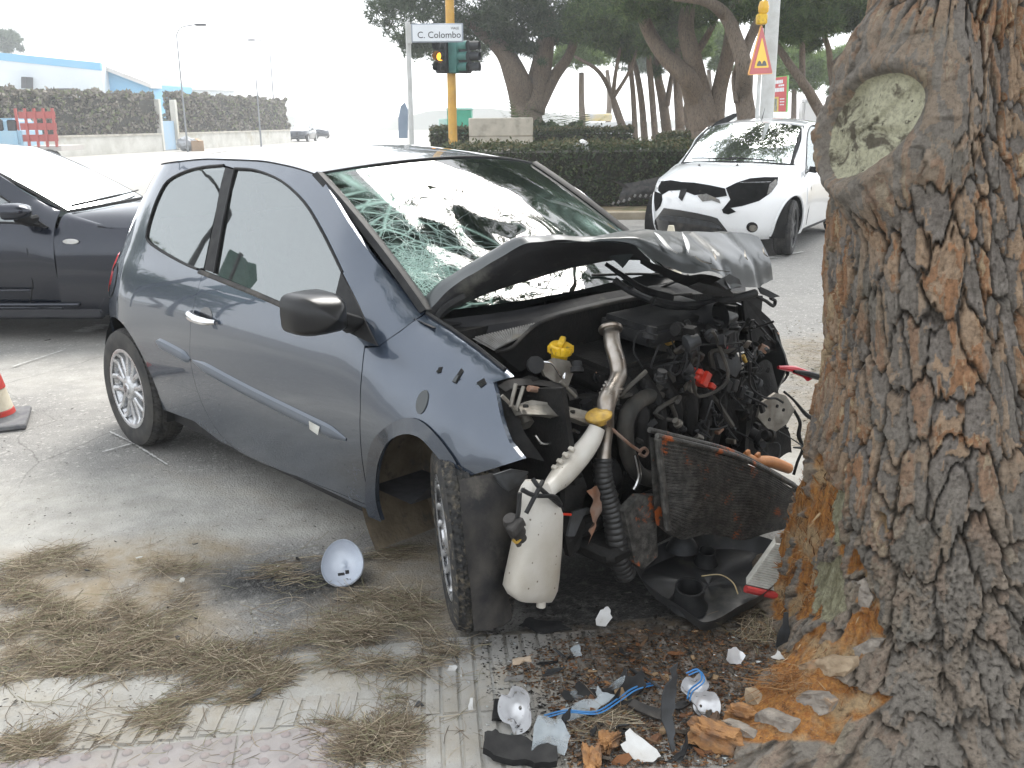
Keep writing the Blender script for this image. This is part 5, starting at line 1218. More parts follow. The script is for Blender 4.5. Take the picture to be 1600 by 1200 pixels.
for k in range(260):
    c, nr = on_trunk(sr9.gauss(1228, 22), sr9.gauss(1062, 12)); p = c+nr*.004-Vector((1.30, TCY, 0)); a = sr9.uniform(0, 2*pi); L = sr9.uniform(.02, .06); d = Vector((cos(a), sin(a)*.6, sr9.uniform(-.3, .5)))+nr*sr9.uniform(.1, .7); d2 = d+Vector((sr9.gauss(0, .7), sr9.gauss(0, .7), sr9.gauss(-.2, .4)))
    w = sr9.uniform(.0005, .0011); mb.tube([p, p+d*L*.5, p+d*L*.5+d2*L*.5], [w, w, w*.4], 4)
mb.build('torn_fibres', MAT['fibre'], pine, kind='stuff')
# ------------------------------------------------------------------ other cars: a small hatchback built from the same kind of surfaces, with its own nose
def plan(z, tau, W, XN, x0=-.42, p=2.5):
    w = W(z); s_ = math.sin(tau); return Vector((x0+(XN(z)-x0)*s_, w*max(0, 1-s_**p)**(1/p), z))
def clean_side(x, z): return wsh(x, z)-.0
def car_body(root, pm, W, XN, hood_z, hoodmat, glass, x0=-.42, roofm=None, arch_x=.02, archr=.335, nose_lo=.20, trimm=None):
    for s in (-1, 1):
        V = pl_low + [p for p in pl_low[:0]]
        # whole side with window opening only, cut square at x0
        sp = [(x0-.0, .972)] + [q for q in scr[1:]] + gut[1:] + [(ue, z) for z in (1.2, 1.0, .8, .6, .45, .30)] + [(-2.35-.6*a, .285) for a in (1.2, 1.0, .8, .6)] + RA + [(-2.1, .24), (x0-.12, .24), (x0, .24), (x0, .5), (x0, .75)]
        win = pl_belt[::-1] + pl_sail[::-1][1:-1] + pl_gt[::-1] + pl_q[1:]
        win = [(min(a, x0-.02), b) for a, b in win]
        panelh('body_side', sp, inset(win, .004), pm, root, s)
        panel('side_window', inset(win, .006), glass, root, s, off=-.012, sp=.09, depth=.004, gap=0)
        panel('window_pillar', [S(351, 261), S(366, 265), S(350, 340), S(335, 427), S(318, 422), S(334, 345)], MAT['blackgloss'], root, s, off=-.006, sp=.08, depth=.01, gap=.001)
        mb = MB(); A = []
        mb.tube([shell((x, z), s, .0015) for x, z in ((-.62, .95), (-.60, .7), (-.60, .45), (-.66, .27))], .003, 5); mb.build('door_gap', MAT['soot'], root)
        mb = MB(); mb.tube([shell(p, s, .002) for p in win]+[shell(win[0], s, .002)], .008, 5); mb.build('window_seal', MAT['black'], root)
    rws = []
    for i, x in enumerate(np.linspace(-1.114, -2.797, 30)):
        w = wsh(x, _ZG(x)); f = max(0, 1-i/9)
        rws.append([Vector((x+.115*f*(1-t*t), w*t, _ZG(x)+(.058-.012*f)*(1-abs(t)**2.3))) for t in np.linspace(-1, 1, 21)])
    mb = MB(); mb.grid(rws, flip=True); mb.build('roof', roofm or pm, root)
    mb = MB(); mb.grid([[wscr(t, v, 0) for v in np.linspace(0, 1, 9)] for t in np.linspace(-1, 1, 17)], flip=False); mb.build('windscreen', glass, root)
    mb = MB()
    for s in (-1, 1):
        mb.grid([[wscr(s, v, 0)+Vector((-.01, s*.02, 0)), wscr(s, v, 0)+Vector((.008, s*.004, .006)), wscr(s, v, 0)+Vector((.004, -s*.02, .004))] for v in np.linspace(0, 1, 12)], flip=s > 0)
    mb.tube([wscr(t, 0, 0)+Vector((.012, 0, .0)) for t in np.linspace(-1, 1, 17)], .014, 6); mb.build('windscreen_trim', MAT['black'], root)
    # nose
    taus = np.concatenate([np.linspace(0, 1.0, 26), np.linspace(1.03, pi/2, 16)])
    zs = np.linspace(nose_lo, hood_z, 34)
    mb = MB(); V = []; keep = {}
    for s in (-1, 1):
        g = [[plan(z, t, W, XN, x0) for t in taus] for z in zs]
        nr, nc = len(zs), len(taus); vv = [Vector((p.x, s*p.y, p.z)) for r in g for p in r]; ff = []
        for i in range(nr-1):
            for j in range(nc-1):
                f = (i*nc+j, i*nc+j+1, (i+1)*nc+j+1, (i+1)*nc+j); c = sum((vv[k] for k in f), Vector())/4
                if abs(c.y) > .45 and math.hypot(c.x-arch_x, c.z-.32) < archr: continue
                ff.append(f if s < 0 else f[::-1])
        mb.add(vv, ff)
    nose = mb.build('front_body', pm, root)
    # bonnet
    t_ = np.linspace(-1, 1, 31); rows = []
    for t in t_:
        a = wscr(float(t), 0, 0)+Vector((.02, (0.05 if t > 0 else -.05)*abs(t)**3, -.006)); row = []
        # bonnet front edge on the nose outline
        lo_, hi_ = 0, pi/2
        yy = abs(t)*W(hood_z)*.985
        for k in range(40):
            m_ = (lo_+hi_)/2
            if plan(hood_z, m_, W, XN, x0).y > yy: lo_ = m_
            else: hi_ = m_
        b = plan(hood_z, lo_, W, XN, x0); b = Vector((b.x, math.copysign(b.y, t), hood_z-.003))
        for f in np.linspace(0, 1, 14):
            p = a.lerp(b, f); p.z += (.060*(1-t**4)*sin(pi*f**.85)*.9)+.018*(1-abs(abs(t)-.55)/.45 if abs(abs(t)-.55) < .45 else 0)*sin(pi*f); row.append(p)
        rows.append(row)
    mb = MB(); mb.grid(rows, flip=False); bn = mb.build('bonnet', hoodmat, root, ang=60)
    for s in (-1, 1):                                   # wing tops between bonnet and side
        ed = rows[-1] if s > 0 else rows[0]; A = []
        for q in ed:
            lo_, hi_ = 0, pi/2
            for k in range(30):
                m_ = (lo_+hi_)/2
                if plan(hood_z, m_, W, XN, x0).x < q.x-.03: lo_ = m_
                else: hi_ = m_
            o = plan(hood_z, lo_, W, XN, x0); o.y *= s; m2 = q.lerp(o, .5)+Vector((0, s*.012, .022*min(1, (q.z-o.z)/.1))); A.append([q, q.lerp(m2, .5)+Vector((0, 0, .006)), m2, o])
        mb = MB(); mb.grid(A, flip=s < 0); mb.build('wing_top', pm, root)
    mb = MB(); mb.box((-1.3, 0, .25), (2.9, 1.5, .12)); mb.box((-1.45, 0, .55), (2.2, 1.36, .5)); mb.build('underbody', MAT['black'], root)
    for y in (-.36, .36):
        mb = MB(); mb.box((-1.66, y, .88), (.16, .48, .62), Matrix.Rotation(R(-18), 3, 'Y'), bev=.05); mb.box((-1.80, y, 1.24), (.10, .26, .16), bev=.03); mb.build('seat', MAT['seat'], root)
    mb = MB(); mb.grid([[(x, y, z) for y in (-.66, .66)] for x, z in ((-.36, .93), (-.7, .93), (-.76, .8), (-.7, .6))]); mb.build('dashboard', MAT['black'], root)
    for s in (-1, 1):
        for cx in (arch_x, -2.575):
            mb = MB(); an = np.linspace(-.1*pi, 1.1*pi, 18)
            mb.grid([[(cx+archr*cos(a), s*y, .32+archr*sin(a)) for y in (.815, .70, .5)] for a in an], flip=s < 0); mb.add([(cx+archr*cos(a), s*.5, .32+archr*sin(a)) for a in an], [tuple(range(18))]); mb.build('wheel_arch_liner', MAT['soot'], root)
        mb = MB(); an = np.linspace(-.08*pi, 1.06*pi, 30); L = []
        for a in an:
            x, z = arch_x+(archr+.008)*cos(a), .32+(archr+.008)*sin(a); lo_, hi_ = 0, pi/2
            for k in range(30):
                m_ = (lo_+hi_)/2
                if plan(z, m_, W, XN, x0).x < x: lo_ = m_
                else: hi_ = m_
            q = plan(max(nose_lo, z), lo_, W, XN, x0); y = q.y if x > x0 else W(max(.2, z)); L.append((x, s*(y+.0), z))
        mb.tube(L, .014, 6); mb.build('arch_lip', pm, root)
    return nose, bn
def panelh(name, poly, hole, mat, parent, s):
    V, F = cdt(poly, .045, [hole]); P3 = [shell(v, s) for v in V]
    a, b, c = [P3[i] for i in F[0][:3]]
    if ((b-a).cross(c-a)).y*s < 0: F = [f[::-1] for f in F]
    V2, F2 = rim(P3, F, lambda i: Vector((0, -s*.012, 0))); mb = MB(); mb.add(V2, F2); return mb.build(name, mat, parent)
from mathutils.bvhtree import BVHTree
class Surf:                                           # lay traced pieces on a built surface
    def __init__(s, fr, objs):
        V = []; F = []
        for o in objs:
            k = len(V); V += [v.co.copy() for v in o.data.vertices]; F += [tuple(i+k for i in p.vertices) for p in o.data.polygons]
        s.b = BVHTree.FromPolygons(V, F); s.fr = fr
    def hit(s, px, py, off=0):
        d = s.fr.ray(px, py).normalized(); h = s.b.ray_cast(s.fr.o, d)
        if h[0] is None:
            h = s.b.find_nearest(s.fr.o+d*((s.last-s.fr.o).dot(d) if hasattr(s, 'last') else 10))
        n = h[1] if h[1].dot(d) < 0 else -h[1]; s.last = h[0]
        return h[0]+n*off, n
    def patch(s, name, poly, mat, parent, off=.006, sp=3, depth=.012, k=1):
        if k > 1: poly = spl(poly+[poly[0]], k)[:-1]
        V, F = cdt(poly, sp); H = [s.hit(*v, off) for v in V]; P3 = [h[0] for h in H]
        a, b, c = [P3[i] for i in F[0][:3]]
        if (b-a).cross(c-a).dot(H[F[0][0]][1]) < 0: F = [f[::-1] for f in F]
        V2, F2 = rim(P3, F, lambda i: -H[i][1]*depth); mb = MB(); mb.add(V2, F2); return mb.build(name, mat, parent)
# ---- white hatchback with its nose torn open
FI = Frame(2.62, 11.78, R(-120), 0, 1.07)
fi = T('damaged_white_hatchback', 'white hatchback with headlamp torn out and nose scraped, facing the camera by the hedge', 'car', FI.m)
WF_ = interp([.18, .3, .5, .65, .75, .85, .92], [.80, .835, .85, .848, .835, .80, .77]); XNF = interp([.18, .25, .35, .5, .62, .72, .82, .9], [.58, .68, .73, .745, .735, .70, .62, .5])
n_, b_ = car_body(fi, MAT['white'], WF_, XNF, .82, MAT['white'], MAT['glass'])
sf = Surf(FI, [n_, b_])
sf.patch('headlamp_hole_shade', [(1134, 294), (1150, 286), (1172, 279), (1195, 277), (1216, 277), (1214, 288), (1202, 303), (1186, 314), (1160, 322), (1129, 327), (1141, 312)], MAT['cavity_shade'], fi, .004)  # flat dark patches on the nose, recess shade painted in
sf.patch('headlamp_remains', [(1202, 288), (1212, 281), (1214, 288), (1204, 301), (1198, 304)], MAT['greyrib'], fi, .012)
sf.patch('grille_gap_shade', [(1031, 284), (1048, 282), (1066, 285), (1085, 286), (1110, 290), (1133, 295), (1136, 306), (1118, 309), (1104, 303), (1085, 305), (1066, 297), (1045, 298), (1035, 304), (1029, 298)], MAT['cavity_shade'], fi, .008)
sf.patch('bumper_tear', [(1064, 297), (1074, 296), (1070, 305), (1066, 314), (1061, 309)], MAT['black'], fi, .012)
sf.patch('bumper_tear', [(1090, 306), (1104, 303), (1124, 312), (1126, 318), (1112, 313), (1098, 315)], MAT['greyrib'], fi, .012)
sf.patch('bumper_tear', [(1024, 299), (1034, 303), (1035, 312), (1032, 322), (1025, 330), (1023, 314)], MAT['cavity_shade'], fi, .01)
sf.patch('bumper_tear', [(1128, 327), (1142, 325), (1150, 331), (1138, 335), (1130, 333)], MAT['cavity_shade'], fi, .006)
sf.patch('lower_grille', [(1038, 325), (1062, 328), (1090, 333), (1112, 338), (1121, 341), (1135, 359), (1140, 366), (1080, 366), (1022, 361), (1024, 344)], MAT['blackgloss'], fi, .008)
sf.patch('grille_bar', [(1033, 336), (1070, 340), (1112, 347), (1124, 353), (1128, 357), (1090, 351), (1031, 343)], MAT['greyp'], fi, .016)
sf.patch('number_plate_holder', [(1045, 345), (1085, 350), (1120, 356), (1124, 363), (1060, 362), (1046, 358)], MAT['blackdusty'], fi, .016)
sf.patch('fog_lamp', [(1175+9*cos(a), 355+8*sin(a)) for a in np.linspace(0, 2*pi, 15)[:-1]], MAT['soot'], fi, .004)
sf.patch('fog_lens', [(1176+6*cos(a), 356+5*sin(a)) for a in np.linspace(0, 2*pi, 13)[:-1]], MAT['galv'], fi, .012)
sf.patch('headlamp', [(1022, 285), (1027, 276), (1034, 277), (1033, 286), (1027, 296), (1023, 294)], MAT['silverref'], fi, .008)
for q in ((1092, 250), (1152, 258)):
    sf.patch('washer_jet', [(q[0]+2.2*cos(a), q[1]+1.3*sin(a)) for a in np.linspace(0, 2*pi, 9)[:-1]], MAT['black'], fi, .006, sp=2)
wheel(fi, Vector((.02, .74, .302)), R(6), .305, .20, .215, MAT['rubber'], MAT['alloyd'], 'spoke7', 1)
wheel(fi, Vector((.02, -.74, .302)), R(6), .305, .20, .215, MAT['rubber'], MAT['alloyd'], 'spoke7', -1)
for s in (-1, 1): wheel(fi, Vector((-2.575, s*.74, .302)), 0, .305, .20, .215, MAT['rubber'], MAT['alloyd'], 'spoke7', s)
def mirror_at(root, c, s, mcap, mbase):
    mb = MB(); pr_ = []
    for t in np.linspace(0, 1, 8):
        k = (1-max(0, (t-.2)/.8)**2.2)**.5; pr_.append([c+Vector((-.06+.16*t, .10*k*math.copysign(abs(cos(a))**.7, cos(a)), .062*k*math.copysign(abs(sin(a))**.7, sin(a)))) for a in np.linspace(0, 2*pi, 17)])
    mb.grid(pr_, flip=True); mb.add(pr_[0][:-1], [tuple(range(16))]); o = mb.build('door_mirror', mcap, root)
    mb = MB(); mb.tube([c+Vector((.0, -s*.02, -.04)), c+Vector((.03, -s*.08, -.08)), c+Vector((.05, -s*.14, -.07))], [.05, .045, .04], 10, flat=.6); mb.build('mirror_arm', mbase, o)
mirror_at(fi, Vector((-.60, .96, .985)), 1, MAT['white'], MAT['black'])
mb = MB(); mb.tube([(-1.2, .05, 1.44), (-1.33, .05, 1.60)], [.006, .002], 6); mb.build('aerial', MAT['black'], fi)
mb = MB(); mb.tube([wscr(t, .02+.05*abs(t-.1), 0)+Vector((.02, 0, .02)) for t in np.linspace(-.8, .1, 8)], .008, 6); mb.tube([wscr(t, .02+.05*abs(t-.7), 0)+Vector((.02, 0, .02)) for t in np.linspace(-.05, .75, 8)], .008, 6); mb.build('wiper', MAT['black'], fi)
mb = MB(); mb.box((-.95, .08, 1.16), (.01, .06, .16)); mb.build('paper_slip', M('green_slip', (.35, .62, .05)), fi)
# open far-side door seen above the wing
mb = MB(); mb.prism([FI.i @ P(*q) for q in ((1106, 212, 13.0), (1100, 207, 13.0), (1120, 190, 13.1), (1146, 177, 13.2), (1147, 182, 13.2), (1124, 197, 13.1))], (-.03, .03, 0)); mb.build('open_door_frame', MAT['black'], fi)
# ---- navy car on the left
BM = Matrix.Translation((-2.86, 7.80, 0)) @ Matrix.Rotation(R(-2), 4, 'Z') @ Matrix.Diagonal((1.10, 1.05, .985, 1))
bw = T('navy_car', 'dark navy car cut off by the left edge, side-on behind the grey-blue hatchback', 'car', BM)
WB = interp([.18, .3, .5, .65, .75, .85, .92], [.80, .835, .85, .848, .835, .80, .77]); XNB = interp([.18, .25, .35, .5, .62, .72, .82, .9], [1.10, 1.16, 1.20, 1.21, 1.20, 1.18, 1.12, 1.0])
nb, bb = car_body(bw, MAT['bmw'], WB, XNB, .86, MAT['bmw'], MAT['glass'], arch_x=.42, archr=.33)
for s in (-1, 1):
    wheel(bw, Vector((.42, s*.74, .302)), 0, .302, .20, .2, MAT['rubber'], MAT['alloy'], 'spoke7', s); wheel(bw, Vector((-2.575, s*.74, .302)), 0, .302, .20, .2, MAT['rubber'], MAT['alloy'], 'spoke7', s)
mirror_at(bw, Vector((-.58, -.95, 1.0)), -1, MAT['bmw'], MAT['black']); mirror_at(bw, Vector((-.72, .95, 1.0)), 1, MAT['bmw'], MAT['black'])
mb = MB(); mb.lathe([(0, .006), (.05, .004), (.055, 0)], Matrix.Translation((-.30, -.842, .765)) @ Matrix.Rotation(pi/2, 4, 'X') @ Matrix.Diagonal((1, .36, 1, 1)), 18); mb.build('side_indicator', MAT['whitep'], bw)
mb = MB(); mb.tube([(-2.2, -.835, .30), (-1.2, -.845, .29), (-.4, -.845, .29), (-.30, -.84, .29)], .016, 8); mb.build('sill_trim', MAT['bmw'], bw)
mb = MB(); mb.tube([(-2.2, -.848, .40), (-1.2, -.852, .40), (-.62, -.852, .40)], .006, 6); mb.build('sill_crease', MAT['bmw'], bw)
mb = MB(); mb.box((-1.2, -.80, .22), (2.1, .05, .10), bev=.02); mb.build('side_skirt', MAT['bmw'], bw)
mb = MB(); mb.tube([wscr(t, .03+.10*(t+1)*.3, 0)+Vector((.025, 0, .025)) for t in np.linspace(-.95, .6, 12)], [.010]*6+[.006]*6, 6); mb.build('wiper', MAT['black'], bw)
# ------------------------------------------------------------------ vegetation
def tufts(cent, n_per, L, w, rs, up=.25, flat=None):  # needle tufts: numpy triangles
    k = len(cent); c = np.repeat(cent, n_per, 0); d = rs.normal(size=(k*n_per, 3)); d[:, 2] += up; d /= np.linalg.norm(d, axis=1)[:, None]
    o = rs.normal(size=d.shape); s = np.cross(d, o); s /= np.linalg.norm(s, axis=1)[:, None]+1e-9
    l = L*rs.uniform(.6, 1.25, (k*n_per, 1)); ww = w*rs.uniform(.7, 1.3, (k*n_per, 1))
    V = np.stack([c-s*ww, c+s*ww, c+d*l], 1).reshape(-1, 3); F = np.arange(len(V)).reshape(-1, 3); return V, F
def leafq(cent, size, rs):                           # small leaf quads
    k = len(cent); d = rs.normal(size=(k, 3)); d /= np.linalg.norm(d, axis=1)[:, None]; o = rs.normal(size=d.shape); s = np.cross(d, o); s /= np.linalg.norm(s, axis=1)[:, None]+1e-9
    l = size*rs.uniform(.6, 1.3, (k, 1)); V = np.stack([cent-d*l, cent+s*l*.5, cent+d*l, cent-s*l*.5], 1).reshape(-1, 3); return V, np.arange(len(V)).reshape(-1, 4)
MAT['needle1'] = islands('pine_needles', [(.065, .11, .036), (.095, .145, .048), (.048, .078, .034), (.13, .18, .068), (.08, .10, .05)], .7, trans=.42)
MAT['needle2'] = islands('pale_pine_needles', [(.11, .17, .05), (.15, .22, .065), (.08, .125, .04), (.17, .23, .08)], .7, trans=.45)  # lighter green puts sunlight on the farther crowns into the colour
MAT['needle3'] = islands('grey_pine_needles', [(.065, .095, .055), (.09, .125, .07), (.048, .072, .045), (.11, .14, .085)], .7, trans=.35)
n = N('grey_tree_bark'); sv_ = n.mapv(None, (14, 14, 3.2)); f = n.noise(1, 8, .75, vec=sv_, dist=1.2)
cb_ = n.mix(n.ramp(n.noise(1.3, 6, .8, vec=sv_, dist=2.5), [(.36, 0.), (.50, 1.)]), (.055, .046, .038), n.mix(n.ramp(f, [(.35, 0.), (.65, 1.)]), (.17, .135, .105), (.26, .20, .15)))
n.P(Base_Color=cb_, Roughness=.95); n.bump(n.noise(3, 7, .75, vec=sv_), .9, .05); MAT['tbark'] = n.m
def limbs(lst, Y, base=None, rs=None):
    mb = MB()
    for l in lst:
        pts = [P(a, b, l_y if False else Y+(l[0][3] if len(l[0]) > 3 else 0)) for a, b, *_ in l]
        mb.tube([(p.x, p.y+.25*math.sin(i*2.1), p.z) for i, p in enumerate(pts)], [max(.03, q[2]/FPX*Y/2) for q in l], 10, k=5)
    return mb
def crown(parent, blobs, Y, mat, nt, seed, L=.26, w=.016, per=7, gap=.0, dy=2.2, base=(0, 0, 0), fill=.35):
    rs = np.random.default_rng(seed); C = []
    tot = sum(b[2]*b[3] for b in blobs)
    for (px, py, rx, ry, *yb) in blobs:
        c = np.array(P(px, py, yb[0] if yb else Y)); ax = rx/FPX*Y; az = ry/FPX*Y; m = int(nt*rx*ry/tot); ns = max(4, int(16*rx*ry/tot*len(blobs)))
        u = rs.normal(size=(ns, 3)); u /= np.linalg.norm(u, axis=1)[:, None]; sc = c+u*np.array([ax, dy, az])*rs.uniform(.35, .85, (ns, 1))
        sr = rs.uniform(.30, .55, ns)*min(ax, az*1.6)
        k = rs.integers(0, ns, m); v = rs.normal(size=(m, 3)); v /= np.linalg.norm(v, axis=1)[:, None]; r = rs.uniform(fill, 1, (m, 1))**.6
        C.append(sc[k]+v*r*sr[k][:, None]*np.array([1, 1, .62]))
    C = np.concatenate(C)-np.array(base); V, F = tufts(C, per, L, w, rs, .35)
    return npmesh('crown', V, F, mat, parent, smooth=False)
def tree(label, Y, base_px, lst, blobs, mat, nt, seed, group=None, name='pine_tree', **kw):
    b = G(*base_px) if base_px[1] > 188 and abs(G(*base_px).y-Y) < 1e-3 else None
    bp = P(base_px[0], base_px[1], Y); bp.z = 0
    t = T(name, label, 'tree', bp, group)
    lst2 = [list(l) for l in lst]
    mb = limbs(lst2, Y)
    # run the first limb down to the ground
    p0 = P(lst[0][0][0], lst[0][0][1], Y); r0 = max(.05, lst[0][0][2]/FPX*Y/2)
    mb.tube([(p0.x, p0.y, p0.z+.05), (p0.x-.02, p0.y, p0.z*.5), (p0.x, p0.y, -.05)], [r0, r0*1.05, r0*1.3], 10, k=3)
    mb.V = [Vector(v)-bp for v in mb.V]; mb.build('trunk', MAT['tbark'], t, ang=None)
    if blobs: crown(t, blobs, Y, mat, nt, seed, base=bp, **kw)
    return t
tree('broad umbrella pine with forked trunk, behind the yellow traffic-light pole', 34, (825, 205), [[(825, 200, 52), (820, 165, 44), (806, 120, 36), (786, 80, 26), (745, 45, 16)], [(832, 175, 38), (843, 120, 34), (852, 70, 26), (858, 20, 18)], [(842, 165, 22), (866, 120, 18), (888, 88, 14), (905, 40, 10)], [(800, 95, 16), (770, 60, 12), (700, 20, 8)], [(850, 80, 14), (880, 50, 10), (920, 20, 7)]],
     [(635, 8, 55, 40), (680, 40, 70, 48), (750, 55, 80, 48), (715, 78, 40, 28), (800, 30, 80, 55), (870, 20, 60, 55), (820, 72, 34, 22), (905, 50, 30, 22), (660, 72, 30, 20), (845, 98, 16, 10), (690, 100, 18, 11), (770, -70, 190, 70), (800, -190, 150, 70)], MAT['needle3'], 15000, 1)
tree('small pale-trunked pine with rounded crown, beside the cycad bush', 44, (910, 195), [[(910, 190, 10), (909, 150, 9), (908, 115, 8)]], [(905, 82, 40, 22), (880, 95, 22, 14), (935, 92, 20, 14), (905, 70, 26, 14)], MAT['needle2'], 2600, 2)
tree('thin leaning pine with bare crossing branches, left of the row of trunks', 31, (972, 200), [[(973, 196, 10), (958, 150, 8), (934, 112, 6), (898, 88, 4)], [(970, 196, 9), (960, 160, 8), (960, 120, 6), (972, 60, 4)], [(960, 150, 6), (985, 110, 5), (1000, 60, 4)]], [(940, 35, 55, 40), (985, 70, 30, 24)], MAT['needle1'], 3000, 3)
row = [('slim dark pine, first of the row from the left', [(993, 224, 9), (990, 140, 8), (980, 83, 7), (972, 25, 5)], (968, 25, 45, 40)), ('slim brown pine bending left high up, second of the row', [(1008, 226, 11), (1003, 153, 10), (990, 100, 8), (973, 55, 6)], (985, 55, 40, 30)), ('straight brown pine with bare lower trunk, third of the row', [(1025, 230, 10), (1020, 147, 10), (1012, 87, 8), (1013, 40, 6)], (1010, 40, 46, 42)),
       ('thicker forking pine, fourth of the row', [(1042, 205, 16), (1037, 157, 15), (1026, 117, 12), (1022, 60, 8)], (1030, 75, 34, 28)), ('straight reddish pine, fifth of the row next to the big fork', [(1063, 203, 15), (1060, 127, 13), (1058, 83, 10), (1062, 30, 8)], (1062, 45, 40, 40))]
for i, (lb, tr_, bl_) in enumerate(row):
    ex = [[(1042, 165, 9), (1050, 125, 8), (1056, 80, 5)]] if i == 3 else []
    tree(lb, 33+(i % 2)*2, (tr_[0][0], 215), [tr_]+ex, [(bl_[0], bl_[1]+6, bl_[2], bl_[3]+8), (bl_[0]+10, bl_[1]-45, 55, 40), (bl_[0]+20, -150, 80, 60)], MAT['needle1'], 3600, 10+i, group='row of slim pines beyond the hedge')
tree('curved slim pine with a crook, just left of the big forked pine', 34, (1076, 205), [[(1076, 205, 8), (1073, 170, 8), (1080, 140, 7), (1078, 100, 5)]], [(1085, 70, 34, 26)], MAT['needle2'], 1600, 17)
tree('massive pine forking low into thick grey limbs, behind the white hatchback', 24, (1105, 215), [[(1103, 208, 44), (1090, 160, 36), (1072, 122, 30), (1041, 90, 24), (1016, 48, 20), (992, -5, 16)], [(1110, 195, 34), (1096, 140, 32), (1078, 86, 28), (1072, 45, 24), (1080, -10, 20)], [(1118, 195, 26), (1127, 140, 24), (1138, 70, 22), (1146, -5, 18)], [(1080, 95, 12), (1105, 60, 10), (1120, 20, 8)]],
     [(1010, -10, 70, 44), (1080, -20, 70, 40), (1140, -10, 60, 40), (1110, 40, 22, 20), (1060, -110, 150, 60), (1100, -230, 170, 70), (1000, -330, 150, 70)], MAT['needle1'], 9000, 20)
tree('grey pine with a limb arching left over the fork, beside the sign pole', 20, (1168, 200), [[(1170, 200, 30), (1166, 150, 28), (1159, 110, 25), (1153, 70, 23), (1138, 24, 20), (1100, 5, 14), (1052, -4, 10)], [(1160, 95, 16), (1178, 55, 15), (1194, 10, 13)], [(1150, 160, 7), (1150, 120, 7), (1152, 95, 6)]], [(1180, -15, 60, 32), (1110, -20, 60, 30), (1190, -130, 150, 60), (1250, -270, 170, 80), (1080, -480, 230, 110, 16.5), (1290, -420, 200, 110, 17), (1180, -640, 260, 110, 15.5)], MAT['needle1'], 9500, 21)  # near high lumps, out of view, added to darken the white car's windscreen
tree('dark twisting pine right of the road-works sign', 22, (1285, 195), [[(1290, 190, 16), (1278, 160, 16), (1253, 134, 14), (1230, 95, 12), (1213, 55, 9), (1205, 10, 7)], [(1253, 134, 10), (1258, 90, 9), (1246, 45, 7), (1225, 20, 5)]], [(1215, 20, 50, 40), (1260, 35, 50, 34), (1330, -120, 120, 70)], MAT['needle1'], 6000, 22)
tree('thin black-stemmed pine close to the big trunk', 26, (1310, 195), [[(1312, 190, 12), (1303, 112, 10), (1287, 66, 8), (1258, -5, 6)], [(1300, 100, 6), (1325, 80, 5), (1345, 60, 4)]], [(1290, 10, 60, 40), (1330, 40, 34, 30), (1260, 60, 30, 20)], MAT['needle1'], 4400, 23)
for i, (bx, bl_, lb, Y) in enumerate(((1240, [(1240, 112, 44, 32), (1228, 85, 26, 20), (1262, 100, 24, 24)], 'bright green bushy pine glowing behind the advert panel', 42), (1300, [(1300, 100, 34, 34), (1312, 130, 24, 22)], 'bright green bushy pine behind the thin black stems', 46), (1108, [(1108, 62, 40, 34), (1135, 95, 22, 26)], 'light green pine crown seen through the big fork', 48), (1060, [(1050, 60, 60, 42), (1000, 95, 40, 26)], 'deep green pine far behind the row of slim pines', 60), (950, [(945, 62, 40, 30), (925, 30, 40, 40)], 'dull green pine far behind the leaning pine', 62))):
    tree(lb, Y, (bx, 200), [[(bx, 195, 9), (bx+3, 150, 8), (bx-2, 110, 6)]], bl_, MAT['needle2'] if i < 3 else MAT['needle3'], 2600, 40+i, per=7, L=.3, w=.02)
# crown and limbs of the pine in front, above the picture
mb = MB()
for pts, r in (([(1.10, 2.62, 3.3), (1.0, 2.7, 4.2), (.6, 3.0, 5.4), (-.4, 3.6, 6.4)], [.19, .16, .12, .05]), ([(1.10, 2.62, 3.3), (1.3, 2.5, 4.3), (2.2, 2.2, 5.5), (3.4, 1.9, 6.3)], [.17, .15, .11, .05]), ([(1.1, 2.62, 3.3), (1.4, 2.9, 4.6), (2.3, 4.6, 5.8), (3.6, 8.6, 6.7)], [.16, .13, .10, .05]), ([(1.1, 2.6, 3.3), (1.0, 2.0, 4.6), (.8, .8, 5.8), (.4, -.6, 6.5)], [.16, .13, .10, .05])):
    o_ = MB(); o_.tube([Vector(p)-Vector((1.30, TCY, 0)) for p in pts], r, 12, k=5); o_.build('limb', MAT['tbark'], pine)
rs = np.random.default_rng(77); ns = 46; a_ = rs.uniform(0, 2*pi, ns); r_ = np.sqrt(rs.uniform(0, 1, ns)); sc_ = np.stack([1.7+r_*np.cos(a_)*3.8, 2.4+r_*np.sin(a_)*2.6, 6.6+rs.uniform(-.5, .7, ns)-r_*.5], 1); sc_[:13] = np.array([[.6, 4.6, 6.3], [1.0, 4.9, 6.4], [-.2, 4.3, 6.5], [1.5, 4.4, 6.4], [.2, 4.9, 6.7], [-1.2, 5.7, 6.5], [-2.0, 5.2, 6.6], [-1.6, 6.2, 6.7], [-.6, 5.2, 6.4], [3.4, 8.6, 6.9], [4.2, 8.8, 6.7], [3.9, 9.6, 6.9], [3.0, 4.4, 6.6]])  # leading clumps are unseen, added to darken the windscreen's reflection
k = np.where(rs.uniform(size=9000) < .36, rs.integers(0, 13, 9000), rs.integers(0, ns, 9000)); v = rs.normal(size=(9000, 3)); v /= np.linalg.norm(v, axis=1)[:, None]; Cc = sc_[k]+v*(rs.uniform(.2, 1, (9000, 1))**.5)*np.array([.85, .85, .5])
Vv, Ff = tufts(Cc-np.array([1.30, TCY, 0]), 8, .24, .009, rs, .3); npmesh('crown', Vv, Ff, MAT['needle1'], pine, smooth=False)
